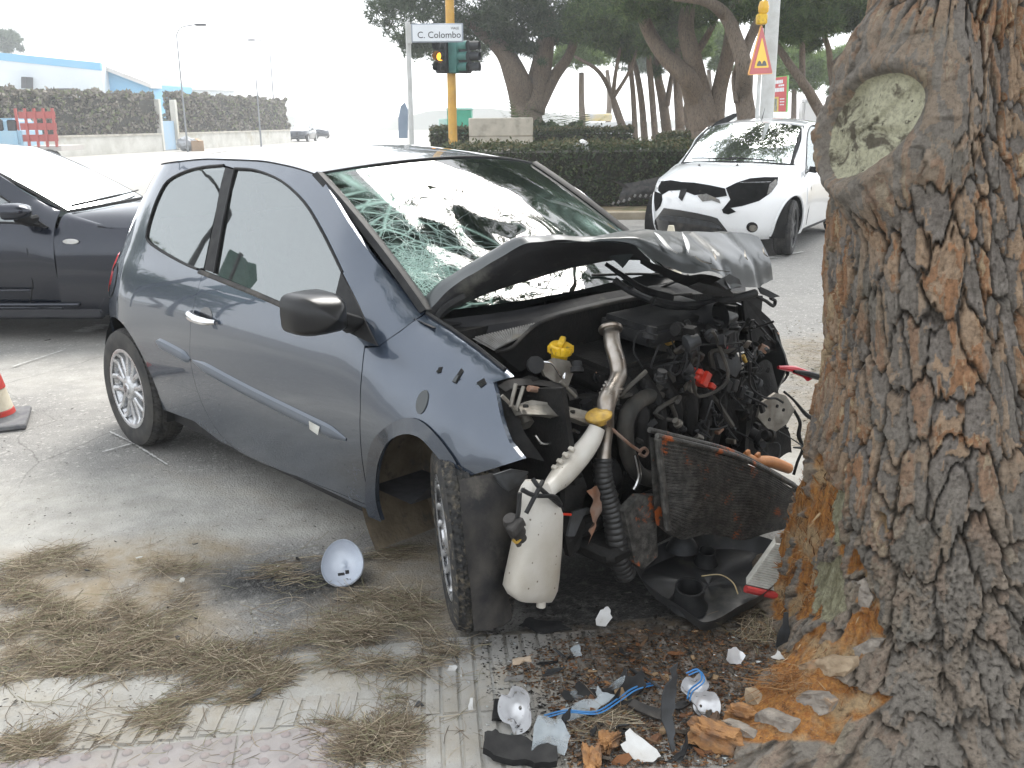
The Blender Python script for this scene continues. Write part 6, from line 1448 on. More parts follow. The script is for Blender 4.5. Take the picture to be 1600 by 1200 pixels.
# dark neighbour trunk behind the right edge
nb_ = T('pine_tree', 'dark pine trunk with dry brown needles, half hidden behind the big trunk at right', 'tree', (2.55, 4.3, 0))
mb = MB(); mb.tube([(0, 0, -.05), (.0, 0, .5), (-.02, 0, 1.3), (.03, 0, 2.4), (0, 0, 4.2), (.2, .3, 6.0)], [.50, .38, .33, .30, .26, .1], 24, k=6); mb.build('trunk', MAT['tbark'], nb_, ang=None)
Vv, Ff = tufts(np.stack([rs.uniform(-.55, -.05, 90), rs.uniform(-.35, -.2, 90), rs.uniform(1.25, 1.85, 90)], 1), 9, .16, .002, rs, -.2); npmesh('dry_needles', Vv, Ff, islands('dry_needles', [(.30, .19, .08), (.22, .14, .06), (.38, .27, .13)], .8), nb_, smooth=False)
Cc = np.array([0.2, .3, 6.2])+rs.normal(size=(1800, 3))*np.array([1.4, 1.4, .5]); Vv, Ff = tufts(Cc, 7, .25, .014, rs, .3); npmesh('crown', Vv, Ff, MAT['needle1'], nb_, smooth=False)
# hedges
MAT['hedgeleaf'] = islands('hedge_leaves', [(.035, .058, .022), (.055, .080, .030), (.025, .040, .018), (.080, .095, .040), (.045, .050, .025)], .6, trans=.15)
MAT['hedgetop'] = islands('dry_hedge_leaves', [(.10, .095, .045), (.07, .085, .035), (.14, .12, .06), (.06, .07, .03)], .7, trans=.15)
MAT['hedgecore'] = M('hedge_dark_core', (.022, .022, .014), (.035, .03, .02), 8, .9)  # near-black solid core, stands in for shade inside the hedge
MAT['ivy'] = islands('ivy_leaves', [(.17, .15, .125), (.21, .185, .15), (.13, .115, .10), (.24, .22, .18), (.17, .19, .10)], .7, trans=.1)  # leaf colours lightened to put distance haze into them
def hedge(label, a, b, d, h, nl, size, seed, group='clipped hedges of the traffic island', mat='hedgeleaf', z0=0, wav=.05, topm='hedgetop', cate='hedge'):
    a, b = Vector(a), Vector(b); a.z = b.z = z0; t = T('hedge', label, cate, a, group); L = (b-a).length; e = (b-a)/L; q = Vector((-e.y, e.x, 0)); rs = np.random.default_rng(seed)
    mb = MB(); m = Matrix((e, q, Vector((0, 0, 1)))).transposed(); mb.box(Vector((0, 0, 0))+e*L/2+q*d/2+Vector((0, 0, h*.47)), (L*.98, d*.84, h*.9), m); mb.build('dark_core', MAT['hedgecore'], t)
    for part, frac in (('foliage', .78), ('top_growth', .22)):
        n_ = int(nl*frac); u = rs.uniform(0, L, n_)
        if part == 'foliage':
            f = rs.integers(0, 4, n_); zz_ = rs.uniform(.02, 1, n_)**.9*h; dd = np.where(f < 2, rs.normal(0, .035, n_), np.where(f == 2, d+rs.normal(0, .035, n_), rs.uniform(0, d, n_))); zz_ = np.where(f == 3, h+rs.normal(0, .03, n_), zz_)
            endm = rs.uniform(size=n_) < .08; u = np.where(endm, rs.choice([0, L], n_)+rs.normal(0, .03, n_), u); dd = np.where(endm, rs.uniform(0, d, n_), dd)
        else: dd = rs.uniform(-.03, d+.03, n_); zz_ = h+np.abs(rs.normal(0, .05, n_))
        w1 = fbm(u*1.3, zz_*2.2, 0, 3, seed); dd = dd+w1*wav*1.6; zz_ = zz_+fbm(u*2.1, dd*2, 3, 3, seed+1)*wav*2*(zz_ > h*.8)
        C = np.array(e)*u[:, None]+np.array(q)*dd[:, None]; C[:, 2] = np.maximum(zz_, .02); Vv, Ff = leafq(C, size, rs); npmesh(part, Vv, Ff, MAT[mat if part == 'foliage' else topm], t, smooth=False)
    return t
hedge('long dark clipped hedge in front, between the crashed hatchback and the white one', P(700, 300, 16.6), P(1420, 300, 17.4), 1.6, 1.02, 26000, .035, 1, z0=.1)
hedge('clipped hedge behind the yellow pole, left of the concrete block', P(672, 220, 27), P(738, 220, 27), .9, 1.35, 3600, .05, 2)
hedge('clipped hedge right of the concrete block, under the cycad bush', P(828, 220, 28), P(988, 220, 28), .9, 1.30, 8000, .05, 3)
hedge('short clipped hedge at the foot of the massive forked pine', P(1034, 230, 26), P(1112, 230, 26), .9, 1.15, 4200, .05, 4)
# cycad bush
cb0 = P(850, 195, 31); cb0.z = 0; cy = T('cycad_bush', 'dark spiky cycad bush at the foot of the umbrella pine', 'bush', cb0); rs = np.random.default_rng(5)
for bx, by, n_, Lf in ((-.8, -.7, 40, 1.7), (.5, -.5, 34, 1.9), (1.2, -.7, 30, 1.7)):
    VV = []; FF = []; o = 0
    for k in range(n_):
        az = rs.uniform(0, 2*pi); el = rs.uniform(.2, 1.35); L = Lf*rs.uniform(.7, 1.1); pts = []
        for i in range(15):
            f = i/14; rr_ = L*f; z = 1.0+L*f*sin(el)-.55*L*f*f*cos(el); pts.append(np.array([bx+cos(az)*rr_*cos(el), by+sin(az)*rr_*cos(el), z]))
        for i in range(1, 14):
            t_ = pts[i+1]-pts[i-1]; t_ /= np.linalg.norm(t_); sd = np.cross(t_, [0, 0, 1.]); sd /= np.linalg.norm(sd)+1e-9; lw = .20*sin(pi*min(1, i/14+.1))
            for sg in (-1, 1):
                a = pts[i]; b = a+sd*sg*lw+t_*.08-np.array([0, 0, .03]); VV += [a-t_*.012, a+t_*.012, b]; FF.append((o, o+1, o+2)); o += 3
    npmesh('fronds', np.array(VV), np.array(FF), MAT['needle1'], cy, smooth=False)
    mb = MB(); mb.tube([(bx, by, 0), (bx, by, 1.05)], [.22, .18], 10); mb.build('stem', MAT['tbark'], cy)
hedge('low dark shrubs around the cycad', P(795, 200, 31.5), P(910, 200, 31.5), 1.0, 1.25, 4000, .09, 8, group='shrubs', mat='hedgeleaf', wav=.3, topm='hedgeleaf', cate='shrub')

# things beyond the left edge that the side windows mirror
for i, (bx, Y, hh, lb) in enumerate(((-1500, 27, 60, 'bushy pine beyond the left edge, nearest the sheds'), (-1950, 22, 70, 'bushy pine beyond the left edge, middle one'), (-2500, 18, 80, 'bushy pine beyond the left edge, farthest left'))):
    k_ = 40/Y; tree(lb, Y, (bx, 250), [[(bx, 240, 14), (bx+4, 120, 12), (bx-4, -20, 9)]], [(bx-40, -130-hh, 240, 120), (bx+150, -20-hh, 190, 130), (bx-180, -40-hh, 170, 130), (bx, 60, 300, 110)], MAT['needle1'], 5200, 90+i, L=.35, w=.03)
b_ = Vector((-12.9, 7.9, 0)); ds = T('direction_sign', 'large blank-backed direction sign on two posts beyond the left edge', 'road sign', b_); rt_ = Matrix.Rotation(R(-70), 3, 'Z')
for y in (-.4, .4): mb = MB(); mb.tube([rt_ @ Vector((y, 0, 0)), rt_ @ Vector((y, 0, 4.1))], .04, 8); mb.build('post', MAT['greyp'], ds)
mb = MB(); mb.box((0, 0, 3.75), (1.25, .04, .62), rt_); mb.box((-.1, 0, 3.15), (1.0, .04, .42), rt_); mb.build('panel', M('sign_back_green', (.05, .11, .09), (.04, .09, .08), 2, .5), ds)
b_ = Vector((-17, 10.5, 0)); lx_ = T('street_lamp', 'tall curved street lamp beyond the left edge', 'street lamp', b_); mb = MB(); mb.tube([(0, 0, 0), (0, 0, 5.2), (.3, .4, 6.4), (1.0, 1.3, 7.2), (1.9, 2.4, 7.5)], [.09, .08, .06, .05, .05], 8, k=4); mb.build('post', MAT['greyp'], lx_); mb = MB(); mb.box((2.1, 2.65, 7.5), (.5, .5, .12), bev=.03); mb.build('lamp_head', MAT['greyp'], lx_)
# ------------------------------------------------------------------ street furniture, buildings, distance
def flat(pts, d, mat, name, parent, base):            # slab from world points
    mb = MB(); mb.prism([Vector(p)-Vector(base) for p in pts], d); return mb.build(name, mat, parent, smooth=False)
MAT['concrete'] = M('weathered_concrete', (.50, .47, .41), (.38, .355, .31), 3, .9, bump=.2, c3=(.28, .26, .22), s3=1.5)
MAT['kerbc'] = M('kerb_concrete', (.38, .33, .25), (.27, .23, .17), 4, .9, bump=.2)
MAT['dirt'] = M('island_dirt', (.26, .20, .12), (.16, .13, .08), 2, .95, c3=(.07, .09, .03), s3=3, l3=.5)
MAT['signwhite'] = M('sign_white', (.74, .77, .80), (.68, .71, .74), 6, .4); MAT['signgrey'] = M('sign_frame_grey', (.33, .37, .42), (.28, .31, .35), 6, .5); MAT['ink'] = M('sign_black', (.03, .032, .035), (.04, .04, .04), 6, .5)
MAT['polewhite'] = M('pole_paint_grey', (.55, .56, .55), (.45, .45, .43), 6, .6); MAT['poleyel'] = M('pole_paint_yellow', (.62, .36, .07), (.52, .29, .06), 6, .55, c3=(.45, .30, .12), s3=4)
MAT['teal'] = M('signal_green_housing', (.045, .16, .14), (.03, .11, .10), 6, .5); MAT['sigblk'] = M('signal_black', (.03, .035, .04), (.02, .02, .02), 6, .6)
n = N('amber_lamp_lit'); n.P(Base_Color=(.9, .4, .02, 1), Emission_Color=(1, .38, .03, 1), Emission_Strength=1.3); MAT['amber'] = n.m
MAT['lensoff'] = M('dark_lens', (.05, .05, .05), (.03, .03, .03), 6, .15)
# island with kerb
isl = MB(); kx0, kx1 = P(560, 330, 15.9).x, 22
isl.add([(kx0, 15.75, .10), (kx1, 16.6, .10), (kx1, 34, .10), (kx0-6, 34, .10)], [(0, 1, 2, 3)]); isl.build('traffic_island', MAT['dirt'], kind='structure')
kb = MB(); 
for i in range(26):
    a = Vector((kx0+i*1.0, 15.6+i*.036, 0)); kb2 = MB(); kb2.box(a+Vector((.5, 0, .045)), (.985, .16, .15), bev=.012); o = kb2.build('kerb_stone', MAT['kerbc'], bpy.data.objects['traffic_island'])
mb = MB(); mb.add([P(975, 226, 30)*0+Vector(p) for p in ((4.0, 20, .112), (6.0, 20, .112), (6.8, 33, .112), (4.2, 33, .112))], [(0, 1, 2, 3)]); mb.build('path', M('dusty_path', (.36, .30, .23), (.28, .23, .17), 2, .95), kind='structure')
# street name sign
b = P(643, 215, 12.5); b.z = 0; sg = T('street_sign', 'white street-name plate C. Colombo on a slim grey pole', 'street sign', b)
mb = MB(); tp = P(637, 34, 12.5); mb.tube([(0, 0, 0), (tp.x-b.x, 0, tp.z)], .032, 12); mb.build('pole', MAT['polewhite'], sg)
mb = MB(); p_ = P(636, 38, 12.46); q_ = P(643, 68, 12.46); mb.box((p_+q_)/2-b, (.055, .05, abs(p_.z-q_.z))); mb.build('bracket', MAT['polewhite'], sg)
p0 = P(642, 37, 12.45); p1 = P(724, 66, 12.45); c = (p0+p1)/2; W_, H_ = p1.x-p0.x, p0.z-p1.z
mb = MB(); mb.box(c-b, (W_, .03, H_), bev=.006); bd = mb.build('frame', MAT['signgrey'], sg)
mb = MB(); mb.box(c-b+Vector((0, -.017, 0)), (W_-.035, .006, H_-.03), bev=.002); mb.build('plate', MAT['signwhite'], sg)
def text(s, size, loc, mat, parent, name='lettering', rot=(pi/2, 0, 0), al='LEFT', sx=1.0):
    cu = bpy.data.curves.new(name, 'FONT'); cu.body = s; cu.size = size; cu.extrude = .001; cu.align_x = al; cu.offset = .0; cu.resolution_u = 3
    o = bpy.data.objects.new(name, cu); COL.objects.link(o); me = bpy.data.meshes.new_from_object(o.evaluated_get(bpy.context.evaluated_depsgraph_get())); bpy.data.objects.remove(o); bpy.data.curves.remove(cu)
    me.materials.clear(); me.materials.append(mat); xs = [v.co.x for v in me.vertices]; o = bpy.data.objects.new(name, me); COL.objects.link(o); o.parent = parent; o.location = loc; o.rotation_euler = rot; k = sx/(max(xs)-min(xs)); o.scale = (k, k, 1); return o
text('C. Colombo', .1, (p0.x-b.x+.075, p0.y-b.y-.0215, p1.z-b.z+.052), MAT['ink'], sg, sx=W_*.83)
text('VIALE', .045, (p1.x-b.x-.05, p0.y-b.y-.0215, p0.z-b.z-.072), MAT['ink'], sg, al='RIGHT', sx=.10)
# traffic lights
b = P(708, 230, 20); b.z = 0; tl_ = T('traffic_light', 'yellow traffic-light pole with dark signal heads, amber lit', 'traffic light', b)
mb = MB(); mb.tube([(0, 0, 0), (0, 0, 1.2), (.0, 0, 7.5)], [.095, .092, .085], 14); mb.build('pole', MAT['poleyel'], tl_)
def head(px, yaw, mh, lit=None):
    c = P(px, 89, 19.85)-b; r = Matrix.Rotation(yaw, 3, 'Z'); mb = MB(); mb.box(c, (.23, .20, .62), r, bev=.02); h = mb.build('signal_head', mh, tl_)
    for i in range(3):
        z = .20-.20*i; o = MB(); o.lathe([(0, .0), (.075, .0), (.08, -.01)], Matrix.Translation(c+r @ Vector((0, -.112, z))) @ r.to_4x4() @ Matrix.Rotation(pi/2, 4, 'X'), 16); o.build('signal_lens', MAT['amber'] if lit == i else MAT['lensoff'], h)
        v = MB(); A = [[c+r @ Vector((.095*cos(a), -.10-l, z+.095*sin(a))) for l in (0, .20)] for a in np.linspace(-.25*pi, 1.25*pi, 14)]; v.grid(A); v.build('visor', mh, h)
head(691, R(-18), MAT['sigblk'], 1); head(711, R(62), MAT['teal']); head(727, R(75), MAT['sigblk'])
# marker board seen nearly edge-on
b = P(630, 215, 14); b.z = 0; mk = T('marker_board', 'grey-blue pointed marker board seen edge-on beside the street-sign pole', 'road marker', b)
flat([P(623, 216, 14), P(636, 216, 14.05), P(637, 172, 14.05), P(632, 160, 14.03), P(626, 166, 14), P(622, 186, 14)], (.0, .10, 0), M('marker_grey', (.20, .25, .31), (.28, .33, .40), 4, .6), 'board', mk, b)
mb = MB(); mb.tube([(0, .05, 0), (0, .05, 1.0)], .03, 8); mb.build('post', MAT['polewhite'], mk)
# concrete block
b = P(783, 230, 25); b.z = 0; cbk = T('concrete_block', 'pale concrete memorial block with a white plate, between the rear hedges', 'monument', b)
w_ = 96/FPX*25; mb = MB(); mb.box((0, .5, .60), (w_, 1.0, 1.2), bev=.015); mb.build('base', MAT['concrete'], cbk); mb = MB(); mb.box((0, .5, 1.43), (w_*1.01, 1.03, .46), bev=.02); mb.build('cap', MAT['concrete'], cbk)
mb = MB(); mb.box((.25, -.012, .62), (.55, .03, .42), bev=.004); mb.build('plate', MAT['signwhite'], cbk)
# green cabin
b = P(718, 205, 46); b.z = 0; gk = T('green_cabin', 'small green cabin behind the yellow pole', 'cabin', b); mb = MB(); mb.box((0, .8, 1.05), (1.15, 1.4, 2.1), bev=.03); mb.build('walls', M('cabin_green', (.02, .30, .19), (.02, .25, .15), 3, .6), gk); mb = MB(); mb.box((0, .8, 2.14), (1.25, 1.5, .10), bev=.03); mb.build('roof', M('cabin_roof', (.25, .5, .42), (.3, .5, .45), 3, .6), gk); mb = MB(); mb.box((-.78, .8, .85), (.42, 1.2, 1.7), bev=.03); mb.build('annex', M('cabin_pale', (.42, .62, .58), (.4, .55, .5), 3, .6), gk)
# road-works sign
b = P(1188, 200, 14.9); b.z = 0; rw = T('roadworks_sign', 'yellow triangular bumpy-road warning sign with red border on a pole', 'road sign', b)
A_, B_, C_ = P(1190.5, 37, 14.85), P(1169.5, 117.5, 14.45), P(1207.5, 115.5, 15.25); cen = (A_+B_+C_)/3; nrm = (B_-A_).cross(C_-A_).normalized(); nrm = nrm if nrm.y < 0 else -nrm
def tri(s, off, r=.06):
    pts = []; v = [cen+(p-cen)*s for p in (A_, B_, C_)]
    for i in range(3):
        p, q, w2 = v[i], v[i-1], v[(i+1) % 3]
        for f in np.linspace(0, 1, 5): a = p.lerp(q, r*(1-f)); d = p.lerp(w2, r*f); pts.append((a+d)/2+nrm*off)
    return pts
flat(tri(1.0, 0), -nrm*.02, M('sign_orange_edge', (.72, .36, .12), (.7, .35, .1), 5, .5), 'backing', rw, b); flat(tri(.95, .002), nrm*.003, M('sign_red', (.45, .06, .06), (.40, .06, .06), 5, .5), 'red_border', rw, b); flat(tri(.60, .006), nrm*.003, M('sign_yellow', (.80, .50, .015), (.75, .46, .015), 5, .5), 'yellow_field', rw, b)
def onsign(u, v): return B_.lerp(C_, u)*(1-v)+A_*v+nrm*.0105
bp_ = [(.265, .17)]+[(u, .17+.085*abs(sin((u-.265)/.44*2*pi))**.8+.02) for u in np.linspace(.27, .70, 22)]+[(.705, .17)]
flat([onsign(u/(1)*1.0+.0, v) if False else onsign(.5+(u-.485)*1.05/(1-v)*.86, v) for u, v in bp_], nrm*.002, MAT['ink'], 'bump_symbol', rw, b)
mb = MB(); pb = P(1188, 118, 14.95)-b; mb.tube([(pb.x, pb.y+.05, 0), (pb.x, pb.y+.05, (A_-b).z-.05)], .03, 10); mb.build('pole', MAT['polewhite'], rw)
b = P(1190, 30, 14.85); wl = T('warning_lamp', 'yellow flashing warning lamp on top of the triangular sign', 'lamp', b-Vector((0, 0, .08)))
mb = MB(); mb.box((0, 0, .08), (.15, .13, .15), bev=.02); mb.build('battery_box', MAT['yellow'], wl); mb = MB(); mb.lathe([(.05, 0), (.075, .03), (.08, .10), (.06, .17), (0, .20)], Matrix.Translation((.02, 0, .155)), 18); mb.build('lamp_dome', M('amber_dome', (.70, .42, .03), (.6, .33, .02), 8, .2), wl)
b = P(1197, 190, 15.6); b.z = 0; lp = T('lamp_post', 'thick pale grey post standing behind the triangular sign', 'lamp post', b); mb = MB(); mb.tube([(0, 0, 0), (0, 0, 3), (0, 0, 7.5)], [.115, .105, .095], 16); mb.build('post', MAT['polewhite'], lp); mb = MB(); mb.tube([(0, 0, 7.4), (-.6, 0, 7.9), (-1.4, 0, 8.0)], [.05, .04, .04], 8, k=4); mb.build('arm', MAT['polewhite'], lp)
# advert panel
b = P(1218, 200, 18); b.z = 0; ad = T('advert_panel', 'red poster panel with white words and a green edge, behind the post', 'poster', b)
q4 = [P(1205, 121, 17.8), P(1232, 117.5, 18.3), P(1230, 175, 18.3), P(1204.5, 175, 17.8)]
flat(q4, (.04, .10, 0), M('advert_green_edge', (.12, .42, .05), (.1, .4, .05), 4, .5), 'frame', ad, b)
nn_ = (q4[1]-q4[0]).cross(q4[3]-q4[0]).normalized(); nn_ = nn_ if nn_.y < 0 else -nn_
def onad(u, v): return q4[0].lerp(q4[1], u).lerp(q4[3].lerp(q4[2], u), v)
def rect(u0, v0, u1, v1, off): return [onad(a, c_)+nn_*off for a, c_ in ((u0, v0), (u1, v0), (u1, v1), (u0, v1))]
flat(rect(.03, .02, .90, .99, .003), nn_*.003, M('advert_red', (.52, .055, .05), (.48, .05, .05), 4, .5), 'poster', ad, b)
for i, (u0, v0, u1, v1) in enumerate(((.20, .10, .66, .20), (.40, .23, .74, .28), (.12, .32, .74, .43), (.5, .62, .78, .65), (.5, .70, .78, .73), (.5, .78, .76, .81))):
    kk = int((u1-u0)/.085)
    for j in range(kk):
        w3 = (u1-u0)/kk; flat(rect(u0+j*w3+.006, v0, u0+(j+1)*w3-.012, v1, .007), nn_*.002, MAT['signwhite'], 'printed_letter', ad, b)
flat(rect(.05, .57, .42, .99, .007), nn_*.002, M('advert_yellow', (.62, .45, .08), (.55, .4, .07), 4, .5), 'picture', ad, b); flat(rect(.18, .62, .32, .97, .010), nn_*.002, M('advert_grey', (.35, .36, .33), (.1, .12, .08), 9, .5), 'pictured_bottle', ad, b)
# white kiosk roof beyond the white car
b = P(1262, 200, 24); b.z = 0; ks = T('white_cabinet', 'white rounded cabinet behind the white hatchback roof', 'cabinet', b); mb = MB(); mb.box((0, 0, 1.0), (.42, .4, 2.0), bev=.06, seg=3); mb.build('body', MAT['white'], ks); mb = MB(); mb.lathe([(0, .1), (.12, .08), (.22, 0)], Matrix.Translation((0, 0, 2.0)), 16); mb.build('lid', MAT['white'], ks)
# plastic bag on the hedge
rs = np.random.default_rng(3)
def crumple(name, label, cate, c, r, mat, seed, sq=(1, 1, .8)):
    bm = bmesh.new(); bmesh.ops.create_icosphere(bm, subdivisions=4, radius=1)
    co = np.array([v.co[:] for v in bm.verts]); f_ = 1+.35*fbm(co[:, 0]*2+seed, co[:, 1]*2, co[:, 2]*2, 3, seed)+.22*np.abs(fbm(co[:, 0]*5+seed, co[:, 1]*5, co[:, 2]*5, 3, seed+3)); co = co*f_[:, None]*np.array(sq)*r
    for v, q in zip(bm.verts, co): v.co = q
    me = bpy.data.meshes.new(name); bm.to_mesh(me); bm.free(); me.materials.append(mat); o = fin(name, me, ang=25); o.location = c; return tag(o, label, cate)
crumple('plastic_bag', 'crumpled white plastic bag lying on top of the front hedge', 'plastic bag', P(909, 229, 17.2), .13, M('bag_white', (.66, .67, .66), (.5, .5, .5), 30, .35), 4)
# torn-off bumper by the hedge
b = P(1000, 325, 14.9); b.z = 0; bmf = T('torn_bumper', 'dark grey torn-off bumper piece lying against the hedge, left of the white hatchback', 'bumper', b)
A = [[P(px, py, 14.9+dy_)-b for px, py, dy_ in r] for r in ([(952, 280, .3), (975, 287, .1), (1000, 283, 0), (1030, 276, .1)], [(972, 292, .2), (985, 295, 0), (1005, 296, -.1), (1032, 292, 0)], [(968, 305, .1), (985, 304, -.05), (1005, 303, -.1), (1033, 304, 0)], [(965, 318, .1), (985, 314, 0), (1005, 310, 0), (1030, 312, 0)])]
mb = MB(); mb.grid(loft([[Vector(p) for p in r] for r in A], 20, 4)); mb.build('skin', MAT['blackdusty'], bmf)
for i in range(9):
    p = P(958+i*8.5, 318-i*2.2 if i < 4 else 306, 14.75)-b; mb = MB(); mb.box(p, (.03, .03, .05), Matrix.Rotation(.5, 3, 'Y'), bev=.004); mb.build('clip', MAT['greyrib'], bmf)
# ------- left background: wall with ivy hedge, sheds, lorry, far cars
w0, w1, w2 = G(-60, 254), G(252, 236), G(452, 223)
MAT['lime'] = M('limewashed_wall', (.55, .54, .50), (.42, .41, .37), 1.2, .9, c3=(.33, .30, .22), s3=.5, l3=.55)
def wall(label, a, b, h):
    a, b = Vector(a), Vector(b); t = T('roadside_wall', label, 'wall', a); L = (b-a).length; e = (b-a)/L; m = Matrix((e, Vector((-e.y, e.x, 0)), Vector((0, 0, 1)))).transposed()
    mb = MB(); mb.box(e*L/2+Vector((0, 0, h/2)), (L, .3, h), m); mb.build('masonry', MAT['lime'], t); mb = MB(); mb.box(e*L/2+Vector((0, 0, h+.05)), (L, .4, .1), m); mb.build('coping', MAT['concrete'], t); return t
wall('low limewashed wall under the long ivy hedge, nearer half left of the gate', w0, w1, .95); g1_ = w1+(w2-w1).normalized()*2.2; wall('low limewashed wall beyond the gate, farther half', g1_, w2, .95)
hedge('long brownish ivy hedge on the nearer wall, behind the red lorry', w0+Vector((0, .1, 0)), w1+Vector((0, .1, 0)), .8, 2.15, 9000, .14, 31, group='ivy hedges on the roadside wall', mat='ivy', z0=.95, wav=.22, topm='ivy'); hedge('ivy hedge on the farther wall, right of the gate', g1_+Vector((0, .1, 0)), w2+Vector((0, .1, 0)), .8, 2.3, 8000, .15, 32, group='ivy hedges on the roadside wall', mat='ivy', z0=.95, wav=.22, topm='ivy')
gt = T('wall_gate', 'pale blue gate between two white posts in the roadside wall', 'gate', w1); e = (g1_-w1).normalized()
for f in (.1, 2.1): mb = MB(); mb.box(e*f+Vector((0, 0, 1.5)), (.35, .35, 3.0), bev=.03); mb.build('gate_post', MAT['lime'], gt)
mb = MB(); mb.box(e*1.1+Vector((0, 0, .9)), (1.6, .06, 1.7), Matrix((e, Vector((-e.y, e.x, 0)), Vector((0, 0, 1)))).transposed()); mb.build('gate_leaf', M('gate_blue', (.28, .42, .55), (.33, .42, .5), 2, .7), gt)
crumple('rubbish_bag', 'grey rubbish bag dumped at the foot of the far wall', 'rubbish bag', G(293, 236)+Vector((0, 0, .42)), .45, M('bag_grey', (.35, .37, .40), (.25, .26, .28), 3, .5), 8, (1.2, 1, .9)); b = G(309, 236); cx_ = T('cardboard_box', 'brown cardboard box beside the rubbish bag', 'box', b); mb = MB(); mb.box((0, 0, .3), (.7, .6, .6), Matrix.Rotation(.4, 3, 'Z'), bev=.02); mb.build('carton', M('cardboard', (.32, .22, .14), (.26, .18, .11), 3, .9), cx_); mb = MB(); mb.box((.1, 0, .64), (.3, .62, .02), Matrix.Rotation(.5, 3, 'Y')); mb.build('flap', M('cardboard_flap', (.36, .25, .16), (.3, .2, .12), 3, .9), cx_)
MAT['skyblue'] = M('shed_blue', (.16, .40, .62), (.2, .42, .6), .5, .8); MAT['shedwhite'] = M('shed_white', (.62, .66, .68), (.55, .6, .64), .4, .8); MAT['shedroof'] = M('shed_roof', (.58, .56, .54), (.48, .46, .44), .8, .7)
b = P(80, 200, 78); b.z = 0; s1 = T('pale_shed', 'long pale blue-white flat-roofed shed behind the ivy hedge', 'building', b)
def q3(px, py, Y): return P(px, py, Y)-b
flr = lambda v: Vector((v.x, v.y, -.05))
a0, a1 = q3(-130, 70, 76), q3(157, 99, 80); mb = MB(); mb.prism([flr(a0), flr(a1), a1, a0], (-2, 14, 0)); mb.build('wall', MAT['shedwhite'], s1, smooth=False); mb = MB(); mb.prism([a0-Vector((0, .05, .5)), a1-Vector((0, .05, .55)), a1+Vector((0, -.05, .05)), a0+Vector((0, -.05, .05))], (0, .3, 0)); mb.build('parapet', MAT['skyblue'], s1, smooth=False)
for (x0, y0, x1, y1) in ((88, 138, 108, 150), (33, 120, 40, 138)):
    mb = MB(); mb.prism([q3(x0, y0, 77), q3(x1, y0, 77), q3(x1, y1, 77), q3(x0, y1, 77)], (0, 1.2, 0)); mb.build('window', MAT['greyp'], s1, smooth=False)
b = P(235, 200, 84); b.z = 0; s2 = T('blue_gabled_shed', 'blue gabled shed with pale pitched roof, right of the flat-roofed shed', 'building', b)
gq = [q3(156, 103, 82), q3(232, 132, 82), flr(q3(232, 160, 82)), flr(q3(156, 160, 82))]; mb = MB(); mb.prism(gq, (1, 8, 0)); mb.build('gable_wall', MAT['skyblue'], s2, smooth=False)
gq = [q3(232, 134, 82.1), q3(366, 140, 112), flr(q3(366, 160, 112)), flr(q3(232, 160, 82.1))]; mb = MB(); mb.prism(gq, (-3, 2, 0)); mb.build('side_wall', MAT['shedwhite'], s2, smooth=False)
mb = MB(); mb.prism([q3(148, 97, 81.5), q3(236, 131, 81.5), q3(374, 137, 113), q3(300, 113, 117)], (0, 0, -.35)); mb.build('roof', MAT['shedroof'], s2, smooth=False)
for (x0, x1) in ((278, 288), (318, 330), (356, 361)):
    mb = MB(); Ya = 82+(x0-232)/134*30; mb.prism([q3(x0, 140, Ya-.3), q3(x1, 140, Ya+1.6), q3(x1, 153, Ya+1.6), q3(x0, 153, Ya-.3)], (0, .2, 0)); mb.build('window', MAT['skyblue'], s2, smooth=False)
# lorry with red stake sides
b = P(60, 240, 36); b.z = 0; lo = T('stake_lorry', 'pale blue lorry with red slatted stake sides, at the far left kerb', 'lorry', b)
k_ = 36/FPX
def lx(px): return (px-60)*k_
mb = MB(); mb.box((lx(20), 0, 1.0), (lx(55)-lx(-15), 1.8, 1.0), bev=.12, seg=3); mb.box((lx(18), 0, 1.55), (lx(48)-lx(-10), 1.6, .55), bev=.12, seg=3); cab = mb.build('cab', M('lorry_blue', (.25, .42, .55), (.3, .45, .55), 2, .5), lo)
mb = MB(); mb.box((lx(10), -.82, 1.58), (lx(30)-lx(-10), .04, .42), bev=.05); mb.build('window', MAT['lensoff'], cab); mb = MB(); mb.box((lx(43), -.82, 1.55), (lx(49)-lx(36), .04, .42), bev=.04); mb.build('window', MAT['lensoff'], cab)
mb = MB(); mb.box((lx(80), .2, .75), (lx(110)-lx(50), 1.9, .18)); mb.build('bed', M('lorry_bed', (.45, .42, .40), (.4, .38, .36), 2, .8), lo)
MAT['lred'] = M('lorry_red', (.40, .10, .09), (.34, .09, .08), 2, .7)
for i in range(5): mb = MB(); mb.box((lx(50+13.5*i), -.75, 1.48), (.08, .08, 1.35)); mb.build('stake', MAT['lred'], lo)
for i in range(3): mb = MB(); mb.box((lx(80), -.72, 1.12+.40*i), (lx(107)-lx(54), .05, .24)); mb.build('slat', MAT['lred'], lo)
for px in (20, 92):
    mb = MB(); mb.lathe([(.0, -.12), (.22, -.12), (.36, -.10), (.36, .10), (.22, .12), (0, .12)], Matrix.Translation((lx(px), -.7, .36)) @ Matrix.Rotation(pi/2, 4, 'X'), 20); mb.build('wheel', MAT['rubber'], lo)
